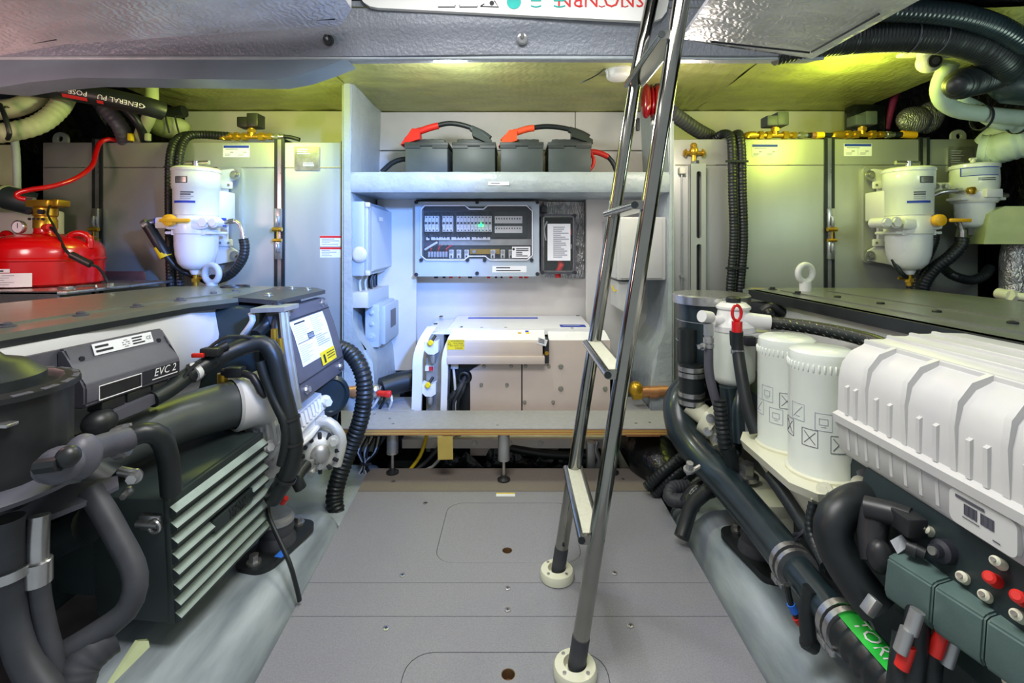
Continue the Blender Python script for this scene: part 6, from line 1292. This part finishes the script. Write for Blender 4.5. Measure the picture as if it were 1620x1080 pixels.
b = B(); b.box(P(1378, 958, .87), (.016, .02, .03), .002, R=Matrix.Rotation(.6, 3, 'Y')); part(b, 'clip', m['aluminium'], el)
for px, py, mm in ((1418, 985, 'aluminium'), (1404, 1040, 'red_rubber'), (1456, 1020, 'red_rubber'), (1474, 1035, 'aluminium'), (1402, 1015, 'aluminium')):
    b = B(); q = P(px+28, py-2, .80); b.tube([q+V((.006, 0, .018)), q-V((.006, 0, .018))], .0105, 14); part(b, 'cable_lug', m[mm], re_)
for px, py in ((1446, 1030), (1468, 1075), (1424, 1075)):
    b = B(); b.tube([P(px+8, py-70, .83), P(px, py, .81), P(px-6, py+60, .80)], .018, 14); part(b, 'battery_lead', m['rubber'], re_)
for px, py in ((1585, 1045), (1598, 1060), (1612, 1052), (1600, 1078)):
    b = B(); q = P(px, py, .72); b.lathe([(.010, -.01), (.011, .004), (.006, .009)], q, (-.6, -.6, .5), 14); part(b, 'stud_cap', m['cream_paint'], re_)
b = B(); b.tube([P(1372, 745, 1.12), P(1385, 775, 1.09), P(1405, 800, 1.05)], .022, 14); part(b, 'braided_hose', m['module_grey'], re_)
for pts, r in (([P(1220, 752, 1.36), P(1260, 810, 1.24), P(1292, 860, 1.14), P(1320, 905, 1.05)], .019), ([P(1286, 795, 1.14), P(1280, 830, 1.13), P(1290, 865, 1.10), P(1305, 895, 1.05)], .010)):
    b = B(); b.tube(pts, r, 14, corr=0 if r > .015 else .12); part(b, 'wiring_conduit', m['rubber'], re_)
b = B(); b.lathe([(.026, -.003), (.029, -.003), (.029, .003), (.026, .003)], P(1272, 843, 1.19), (.4, -.7, -.5), 18, capped=False); b.cyl(P(1255, 845, 1.18), P(1290, 842, 1.18), .004, n=6); part(b, 'cable_tie', m['ink'], re_)

# ================================================================ EXHAUST HOSE
ex_pts = [P(1125, 606, 1.93), P(1090, 616, 1.90), P(1074, 640, 1.86), P(1080, 680, 1.80), P(1106, 718, 1.71), P(1145, 760, 1.58), P(1200, 825, 1.37), P(1254, 893, 1.18), P(1330, 985, 1.0), P(1400, 1068, .885), P(1470, 1150, .79)]
xh = thing('exhaust_hose', 'thick black exhaust hose with steel clamps and a green lettered band', 'hose', P(1254, 893, 1.18))
b = B(); b.tube(ex_pts[:8], lambda t: .060-.014*t, 26); part(b, 'elbow_pipe', m['hose_teal'], xh)
b = B(); b.tube(ex_pts[7:9], .036, 22); part(b, 'middle_pipe', m['hose_teal'], xh)
b = B(); b.tube(ex_pts[8:], .0435, 24, corr=.13, pitch=.03); th = part(b, 'ribbed_hose', m['rubber'], xh)
for p, r, wd, mm in ((ex_pts[7].lerp(ex_pts[6], .02), .048, .016, 'steel'), (ex_pts[7].lerp(ex_pts[6], -.10), .046, .012, 'steel'), (ex_pts[8].lerp(ex_pts[9], .02), .046, .016, 'steel'), (ex_pts[8].lerp(ex_pts[9], .2), .046, .014, 'steel'), (P(1150, 764, 1.57), .0497, .003, 'ink'), (P(1205, 831, 1.355), .0482, .003, 'ink'), (P(1118, 731, 1.68), .0545, .010, 'module_grey')):
    b = B(); clamp_band(b, p, (ex_pts[8]-ex_pts[6]) if p.y < 1.5 else (ex_pts[6]-ex_pts[5]) if p.y < 1.6 else (ex_pts[5]-ex_pts[4]), r, wd) if mm == 'steel' else b.lathe([(r*.99, -wd/2), (r*1.02, -wd/2), (r*1.02, wd/2), (r*.99, wd/2)], p, (ex_pts[6]-ex_pts[5]) if p.y < 1.65 else (ex_pts[5]-ex_pts[4]), 28)
    part(b, 'hose_clamp' if mm == 'steel' else 'joint_ring', m[mm], xh)
b = B(); b.tube([P(1118, 731, 1.64), P(1095, 745, 1.62), P(1085, 748, 1.62)], .008, 8); b.hexbolt(P(1090, 744, 1.60), (0, -.3, 1), .012, .03); part(b, 'pipe_bracket', m['aluminium'], xh)
# green band on the ribbed hose
pth = spline(ex_pts[8:], .01); frs = frames(pth); b = B(); vv = []
dirg = lambda T: (lambda d: (d-T*d.dot(T)).normalized())(V((-.05, -.55, .85)))
for i, p in enumerate(pth):
    T = frs[i][0]; d_ = dirg(T); e = T.cross(d_); vv.append(b.vs([p+(d_*math.cos(a)+e*math.sin(a))*.0447 for a in (-.48, -.24, 0, .24, .48)]))
for a, c_ in zip(vv[1:], vv[2:]):
    for j in range(4): b.face((a[j], a[j+1], c_[j+1], c_[j]))
part(b, 'green_band', m['green'], xh)
text_on_tube('TORFLEX', .039, ex_pts[8:], .0447, .046, lambda i, p, T: dirg(T), m['ink_white'], xh, 1)
b = B(); b.tube([P(1245, 925, 1.12), P(1252, 958, 1.12), P(1268, 988, 1.12)], .007, 8); wr = solo(b, 'wire', m['rubber'], 'thin dark wire with coloured tape bands below the exhaust hose clamp', 'wire')
wt = thing('wire_tape', 'blue, red and yellow tape bands on the wire under the exhaust hose', 'tape', P(1262, 980, 1.12))
for (a, c_, mm) in (((1251, 955), (1257, 968), 'tape_blue'), ((1259, 976), (1266, 985), 'red_rubber'), ((1266, 985), (1271, 990), 'yellow')):
    b = B(); b.tube([P(*a, 1.12), P(*c_, 1.12)], .009, 10); part(b, 'band', m[mm], wt)
b = B(); b.tube([P(1283, 930, 1.06), P(1276, 975, 1.06), P(1280, 1015, 1.06)], .016, 12); b.cyl(P(1274, 1012, 1.06), P(1288, 1020, 1.06), .018, n=12); solo(b, 'cable', m['rubber'], 'stubby black cable end hanging under the exhaust hose near the green band', 'cable')
# ================================================================ DUCTS AND HOSES UNDER THE DECK, PORT SIDE
def hose(pts, r, mm, label, name='hose', cat='hose', corr=0, pitch=.016, n=18, group=None):
    b = B(); b.tube([P(*p) for p in pts], r, n, corr=corr, pitch=pitch); return solo(b, name, m[mm], label, cat, group)
def tie(p, axis, r, mm, parent_label, wd=.007):
    b = B(); b.lathe([(r, -wd), (r*1.06, -wd), (r*1.06, wd), (r, wd)], p, axis, 22, capped=False); return solo(b, 'cable_tie', m[mm], parent_label, 'cable tie')
hose([(-30, 178, 2.0), (25, 170, 2.03), (55, 155, 2.08), (70, 135, 2.15), (74, 110, 2.2)], .038, 'olive_duct', 'upper pale duct under the beam, bending up at the far left', 'air_duct', 'duct')
hose([(-30, 214, 1.95), (20, 208, 1.97), (62, 196, 2.02), (92, 172, 2.08), (106, 145, 2.15), (110, 110, 2.2)], .039, 'olive_duct', 'lower pale ribbed duct above the extinguisher, bending up at the far left', 'air_duct', 'duct', .07, .022)
hose([(-20, 168, 2.12), (15, 164, 2.12), (40, 162, 2.14)], .022, 'mint_duct', 'thin pale hose behind the upper pale duct at the far left')
hose([(-60, 150, 2.2), (20, 143, 2.2), (66, 132, 2.24)], .05, 'hose_teal', 'dark teal pipe under the beam at the far left', 'pipe', 'pipe')
tie(P(12, 196, 1.985), (1, .1, .1), .066, 'rubber', 'black tie round the pale ducts at the far left', .006)
b = B(); b.tube([P(0, 165, 1.92), P(8, 185, 1.90), P(15, 210, 1.9), P(12, 220, 1.92)], .008, 8); solo(b, 'cable_strap', m['rubber'], 'black strap hanging across the pale ducts at the far left', 'strap')
th = thing('rubber_hose', 'thick black hose with white lettering and a red stripe under the beam', 'hose', P(170, 145, 2.1))
pts = [P(50, 137, 2.02), P(100, 142, 2.05), P(140, 149, 2.08), P(190, 159, 2.12), P(235, 169, 2.16), P(258, 176, 2.2)]
b = B(); b.tube(pts, .041, 20); hs = part(b, 'hose', m['rubber'], th)
pr_ = [V(p) for p in reversed(pts)]
fdir = lambda i, p, T: V((0, -1, -.15))
text_on_tube('GENERAL PU', .028, pr_, .041, .06, fdir, m['ink_white'], hs, 1)
text_on_tube('POSE - SE', .028, pr_, .041, .255, fdir, m['ink_white'], hs, 1)
def stripe(s0, s1, a0, a1):
    path = spline(pr_, .01); frs = frames(path); b = B(); vv = []; L = 0
    for i, p in enumerate(path):
        if i: L += (p-path[i-1]).length
        if s0 <= L <= s1:
            T = frs[i][0]; d_ = V((0, -1, -.15)); d_ = (d_-T*d_.dot(T)).normalized(); e = T.cross(d_)
            vv.append(b.vs([p+(d_*math.cos(a)+e*math.sin(a))*.0418 for a in (a0, (a0+a1)/2, a1)]))
    for u_, w_ in zip(vv, vv[1:]):
        for j in range(2): b.face((u_[j], u_[j+1], w_[j+1], w_[j]))
    part(b, 'red_stripe', m['ink_red'], hs)
stripe(.19, .235, -.75, -.4); stripe(.25, .35, -.8, -.4)
hose([(148, 150, 2.3), (172, 178, 2.3), (190, 200, 2.32), (200, 226, 2.38)], .036, 'module_grey', 'grey ribbed duct dropping behind the lettered hose to the tank', 'air_duct', 'duct', .08, .02)
hose([(180, 155, 2.26), (205, 178, 2.27), (222, 200, 2.3), (229, 222, 2.38)], .02, 'rubber', 'black hose dropping right of the grey ribbed duct to the tank')
hose([(239, 120, 2.3), (240, 160, 2.28), (236, 185, 2.3), (226, 205, 2.34), (220, 224, 2.4)], .028, 'olive_duct', 'pale green pipe bending down onto the tank behind the lettered hose', 'pipe', 'pipe')
for i, (px, py, mm) in enumerate(((207, 217, 'yellow'), (234, 217, 'olive_duct'))):
    b = B(); b.box(P(px, py, 2.33), (.022, .02, .036), .004); solo(b, 'hose_tag', m[mm], ('yellow tag on the black hose end at the tank top' if not i else 'pale tag beside the yellow one at the tank top'), 'tag')
t = thing('lagged_pipe', 'pale lagged pipe with black ties behind the tank, left of the brass valve', 'pipe', P(270, 200, 2.5))
b = B(); b.ball(P(268, 201, 2.5), (.10, .07, .055), 22, 14); part(b, 'lagging', m['olive_duct'], t)
b = B(); b.tube([P(235, 192, 2.48), P(262, 182, 2.48), P(292, 176, 2.48)], .03, 12); part(b, 'dark_cover', m['rubber'], t)
for px in (264, 279):
    b = B(); b.tube([P(px-2, 184, 2.425), P(px, 195, 2.42), P(px+4, 210, 2.42)], .004, 6); part(b, 'tie', m['ink'], t)
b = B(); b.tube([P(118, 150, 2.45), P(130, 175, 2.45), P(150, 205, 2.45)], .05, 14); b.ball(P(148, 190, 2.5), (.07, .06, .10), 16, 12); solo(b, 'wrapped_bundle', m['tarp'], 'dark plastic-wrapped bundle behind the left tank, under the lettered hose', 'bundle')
hose([(22, 212, 2.2), (26, 250, 2.2), (27, 300, 2.2)], .014, 'mint_duct', 'thin pale vertical pipe at the far left, below the ducts', 'pipe', 'pipe')
b = B(); b.bb(-2.50, P(20, 0, 2.2).x, 2.2, 2.24, P(0, 335, 2.2).z, P(0, 228, 2.2).z, .01); struct(b, 'wall_panel_left', m['olive_duct'])
b = B(); b.bb(-2.50, P(84, 0, 2.2).x, 2.22, 2.26, P(0, 450, 2.2).z, P(0, 333, 2.2).z, .01); struct(b, 'wall_panel_left_2', m['panel_white'])
t = thing('green_hose', 'thick dark green hose with a pale clamp, left of the extinguisher valve', 'hose', P(20, 312, 2.1))
b = B(); b.tube([P(-40, 308, 2.1), P(0, 311, 2.1), P(30, 317, 2.11), P(54, 323, 2.14)], .05, 18); part(b, 'hose', m['panel_dark'], t)
b = B(); b.lathe([(.05, -.006), (.053, -.006), (.053, .006), (.05, .006)], P(11, 312.5, 2.1), (1, 0, -.2), 24, capped=False); part(b, 'clamp', m['olive_duct'], t)

# ================================================================ STARBOARD SIDE UNDER THE DECK
dz = [(1225, 78, 1.62), (1290, 66, 1.60), (1380, 58, 1.60), (1470, 58, 1.60), (1545, 72, 1.62), (1585, 98, 1.66), (1588, 112, 1.72), (1560, 124, 1.74), (1530, 130, 1.70), (1512, 136, 1.64)]
t = thing('air_duct', 'big black flexible duct curling under the deck above the white camera', 'duct', P(1450, 60, 1.62))
b = B(); b.tube([P(*p) for p in dz], lambda t: .052*(1 if t < .95 else math.sqrt(max(.02, 1-((t-.95)/.052)**2))), 22, corr=.06, pitch=.012); part(b, 'duct', m['rubber'], t)
for px, py, Y in ((1438, 57, 1.6), (1482, 58, 1.6)):
    b = B(); b.lathe([(.0525, -.003), (.0545, 0), (.0525, .003)], P(px, py, Y), (1, 0, .02), 26, capped=False); part(b, 'duct_seam', m['module_grey'], t)
hose([(1330, 20, 1.52), (1400, 16, 1.52), (1500, 22, 1.52), (1570, 40, 1.54), (1625, 70, 1.58)], .035, 'hose_teal', 'second dark duct just above the black flexible duct', 'air_duct', 'duct', .05, .014)
hose([(1505, 98, 1.85), (1493, 118, 1.88), (1486, 140, 1.92), (1492, 160, 1.95), (1515, 174, 1.97), (1552, 180, 1.98), (1600, 185, 1.98), (1650, 190, 1.98)], .031, 'mint_duct', 'pale hose with black ties bending under the camera to the right hull', group=None)
hose([(1530, 140, 2.02), (1520, 158, 2.03), (1545, 172, 2.04), (1580, 194, 2.04), (1650, 204, 2.04)], .028, 'mint_duct', 'second pale hose tied below the one that bends under the camera')
for i, (px, py, ax) in enumerate(((1496, 166, (.8, 0, -.6)), (1553, 186, (1, 0, -.05)), (1611, 192, (1, 0, -.08)))):
    tie(P(px, py, 1.985), ax, .036+.012*(i > 0), 'ink', ('first', 'second', 'third')[i]+' black tie along the pale hoses below the camera, counted from the camera', .005)
hose([(1550, 236, 2.22), (1575, 236, 2.18), (1600, 230, 2.12), (1660, 216, 2.05)], .066, 'mint_duct', 'thick pale ribbed duct at the top corner of the sight-gauge tank', 'air_duct', 'duct', .07, .024)
hose([(1555, 226, 2.3), (1570, 212, 2.26), (1600, 204, 2.2)], .035, 'mint_duct', 'short pale elbow hose above the thick pale ribbed duct')
b = B(); b.tube([P(1560, 128, 1.95), P(1595, 132, 1.9), P(1650, 136, 1.85)], lambda t: .03+.045*min(1, t*2.5), 22); solo(b, 'exhaust_silencer', m['hose_teal'], 'rounded teal pipe end under the deck at the far right', 'pipe')
q = P(1470, 98, 1.85); t = thing('security_camera', 'small white dome camera hanging under the deck at the right', 'camera', q+V((0, 0, .05)))
b = B(); b.ball(q, (.042, .042, .040), 24, 16); part(b, 'camera_ball', m['white_plastic'], t)
b = B(); b.lathe([(.040, .0), (.044, .012), (.044, .03), (.036, .034)], q+V((.006, 0, .012)), (.1, 0, 1), 26); part(b, 'camera_base', m['white_plastic'], t)
d_ = V((-.25, -1, -.25)).normalized(); b = B(); b.lathe([(.024, .036), (.022, .041), (.014, .042), (.0, .043)], q, d_, 22); part(b, 'lens', m['ink'], t)
b = B(); b.lathe([(.012, .0425), (.013, .0445), (.006, .045)], q, d_, 18); part(b, 'lens_ring', m['module_grey'], t)
b = B(); b.bb(q.x-.08, q.x-.01, q.y-.03, q.y+.06, q.z+.035, q.z+.05, .004); part(b, 'mounting_plate', m['cream_paint'], t)
b = B(); b.tube([P(1486, 92, 1.86), P(1510, 89, 1.86), P(1540, 86, 1.84)], .004, 6); part(b, 'camera_cable', m['label'], t)
hose([(1420, 140, 2.6), (1412, 165, 2.6), (1402, 205, 2.6)], .016, 'magenta', 'thin magenta tube in the dark behind the sight-gauge tank', 'tube', 'tube') if 'magenta' in m else None
b = B(); b.ball(P(1446, 190, 2.55), (.09, .05, .07), 14, 10); b.ball(P(1470, 186, 2.58), (.07, .05, .09), 14, 10, Matrix.Rotation(.5, 3, 'Y')); solo(b, 'foil_bundle', m['foil_patch'], 'crumpled grey foil bundle behind the sight-gauge tank', 'bundle')
b = B(); b.bb(P(1345, 0, 2.6).x, P(1400, 0, 2.6).x, 2.58, 2.66, P(0, 215, 2.6).z, P(0, 165, 2.6).z, .02); solo(b, 'junction_box', m['tarp'], 'black box in the dark behind the right-hand brass valve', 'electrical box')
t = thing('silencer_box', 'pale green silencer box at the far right beside the small filter', 'box', P(1600, 355, 2.1))
b = B(); b.rings([[P(1556, 386, 2.1), P(1700, 386, 2.0), P(1700, 326, 2.0), P(1590, 326, 2.1), P(1566, 338, 2.1)], [P(1556, 386, 2.1)+V((.05, .2, 0)), P(1700, 386, 2.0)+V((.05, .2, 0)), P(1700, 326, 2.0)+V((.05, .2, 0)), P(1590, 326, 2.1)+V((.05, .2, 0)), P(1566, 338, 2.1)+V((.05, .2, 0))]]); part(b, 'box_body', m['olive_duct'], t)
hose([(1612, 384, 2.15), (1606, 410, 2.15), (1606, 470, 2.15)], .052, 'foil_patch', 'crinkled silver pipe under the pale green silencer box', 'pipe', 'pipe')
b = B(); b.cyl(P(1580, 464, 1.95), P(1600, 468, 1.9), .022, n=14); b.cyl(P(1600, 468, 1.9), P(1640, 472, 1.85), .016, n=12); b.cyl(P(1596, 467, 1.9), P(1604, 469, 1.9), .026, n=6); solo(b, 'pipe_fitting', m['cream_paint'], 'pale pipe fitting lying behind the right engine cover at the far right', 'fitting')
hose([(1060, 176, 2.3), (1082, 192, 2.36), (1103, 206, 2.42), (1124, 217, 2.5)], .036, 'rubber_grey', 'grey ribbed duct from the ladder head down behind the sight-gauge tank', 'air_duct', 'duct', .1, .022)

# ================================================================ PIPES AND CLUTTER LOW DOWN
t = thing('copper_pipe', 'copper pipe end with a red tap beside the arching ribbed hose', 'pipe', P(575, 620, 2.33))
b = B(); b.cyl(P(546, 619, 2.3), P(582, 619, 2.3), .026, n=18); b.cyl(P(560, 619, 2.3), P(572, 619, 2.3), .029, n=18); part(b, 'pipe', m['copper'], t)
b = B(); b.cyl(P(582, 619, 2.3), P(604, 620, 2.3), .03, n=8); b.ball(P(593, 618, 2.3), .036, 14, 10); part(b, 'tap_body', m['steel'], t)
b = B(); b.cyl(P(598, 622, 2.26), P(612, 623, 2.25), .014, n=10); b.box(P(614, 623, 2.25), (.03, .03, .028), .008); part(b, 'red_tap', m['red_rubber'], t)
b = B(); b.tube([P(604, 614, 2.32), P(628, 606, 2.36), P(655, 600, 2.4)], .05, 14); part(b, 'black_hose', m['rubber'], t)
t = thing('copper_pipe', 'copper pipe end behind the foot of the ladder, beside the exhaust elbow', 'pipe', P(1030, 620, 2.3))
b = B(); b.cyl(P(1012, 620, 2.3), P(1056, 618, 2.3), .026, n=18); b.cyl(P(1026, 620, 2.3), P(1040, 620, 2.3), .029, n=18); part(b, 'pipe', m['copper'], t)
b = B(); b.ball(P(1006, 616, 2.3), (.035, .035, .04), 14, 10); b.cyl(P(1000, 622, 2.3), P(1014, 621, 2.3), .032, n=8); part(b, 'tap_body', m['brass'], t)
for i, dx in enumerate((-10, -3, 5)):
    b = B(); b.tube([P(612+dx, 622, 2.3), P(612+dx*1.6, 634, 2.28), P(602+dx*2, 655, 2.3)], .006, 7); solo(b, 'cable', m['white_plastic' if i != 1 else 'rubber'], ('left white cable dropping from the red tap to the bench', 'black cable dropping from the red tap to the bench', 'right white cable dropping from the red tap to the bench')[i], 'cable', ('white' if i != 1 else 'black')+' cables by the red tap')
t = thing('cable_coil', 'tied coil of black and white cables left of the bench leg', 'cable', P(580, 730, 2.2))
rnd = random.Random(4)
for i in range(8):
    x = 570+3.6*i; b = B(); b.tube([P(x+8, 690, 2.22), P(x+rnd.uniform(-6, 4), 715, 2.2), P(578+rnd.uniform(-3, 3), 734, 2.19), P(x-6+rnd.uniform(-4, 4), 760, 2.18), P(x-2, 785, 2.17)], .0055, 7); part(b, 'cable', m['rubber' if i % 3 else 'white_plastic'], t)
b = B(); b.tube([P(571, 733, 2.175), P(579, 735, 2.165), P(587, 733, 2.175)], .006, 7); part(b, 'tie', m['ink'], t)
# plastic sheet and hoses under the bench
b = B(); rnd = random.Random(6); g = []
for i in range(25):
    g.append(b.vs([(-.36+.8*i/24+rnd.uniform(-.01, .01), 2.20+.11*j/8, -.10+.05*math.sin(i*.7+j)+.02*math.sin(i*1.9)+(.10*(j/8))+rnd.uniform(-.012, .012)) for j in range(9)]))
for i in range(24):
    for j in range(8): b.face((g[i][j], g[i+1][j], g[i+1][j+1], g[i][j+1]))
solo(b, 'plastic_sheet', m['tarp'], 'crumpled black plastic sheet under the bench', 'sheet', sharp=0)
hose([(800, 706, 2.28), (850, 716, 2.27), (900, 720, 2.27), (950, 716, 2.28)], .02, 'rubber', 'black hose lying on the plastic sheet under the bench')
b = B(); b.bb(.32, .36, 2.215, 2.26, -.2, .10, .01); b.tube([P(945, 698, 2.24), P(942, 712, 2.23), P(948, 726, 2.23), P(945, 740, 2.23)], .012, 8); solo(b, 'seacock', m['aluminium'], 'metal valve stem under the right end of the bench', 'valve')
b = B(); b.tube([P(988, 700, 2.3), P(994, 720, 2.3), P(996, 745, 2.3)], .05, 16); solo(b, 'pipe', m['cream_paint'], 'beige pipe stub below the right end of the bench', 'pipe')
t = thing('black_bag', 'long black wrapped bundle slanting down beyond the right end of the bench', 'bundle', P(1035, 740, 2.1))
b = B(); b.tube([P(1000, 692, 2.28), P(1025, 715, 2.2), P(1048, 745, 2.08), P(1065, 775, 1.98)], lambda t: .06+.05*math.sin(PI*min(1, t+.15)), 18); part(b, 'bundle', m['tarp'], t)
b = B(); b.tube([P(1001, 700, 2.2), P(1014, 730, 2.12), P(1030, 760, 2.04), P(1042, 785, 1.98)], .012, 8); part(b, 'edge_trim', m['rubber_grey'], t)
for i in range(3):
    k_ = 13*i; hose([(1024+k_*.9, 770+k_*1.05, 1.95), (1050+k_*.8, 745+k_*.95, 1.92), (1080+k_*.7, 722+k_*.9, 1.92)], .021, 'rubber', ('upper', 'middle', 'lower')[i]+' ribbed hose of the three beside the floor under the exhaust elbow', 'corrugated_hose', 'hose', .12, .0145)
hose([(1095, 790, 1.76), (1072, 792, 1.77), (1060, 786, 1.79), (1066, 772, 1.82), (1090, 770, 1.83)], .026, 'rubber_grey', 'grey curled hose end beside the floor edge under the exhaust elbow', 'hose_end', 'hose', .08, .014)
hose([(1128, 768, 1.66), (1108, 785, 1.66), (1094, 800, 1.66), (1084, 830, 1.64), (1078, 850, 1.62)], .024, 'rubber', 'black wrapped cable dropping over the end of the right engine bed', 'cable', 'cable')
hose([(1090, 800, 1.68), (1102, 780, 1.69), (1125, 770, 1.7), (1146, 762, 1.7)], .034, 'tarp', 'short black wrapped hose beside the cable on the right engine bed', 'hose', 'hose')
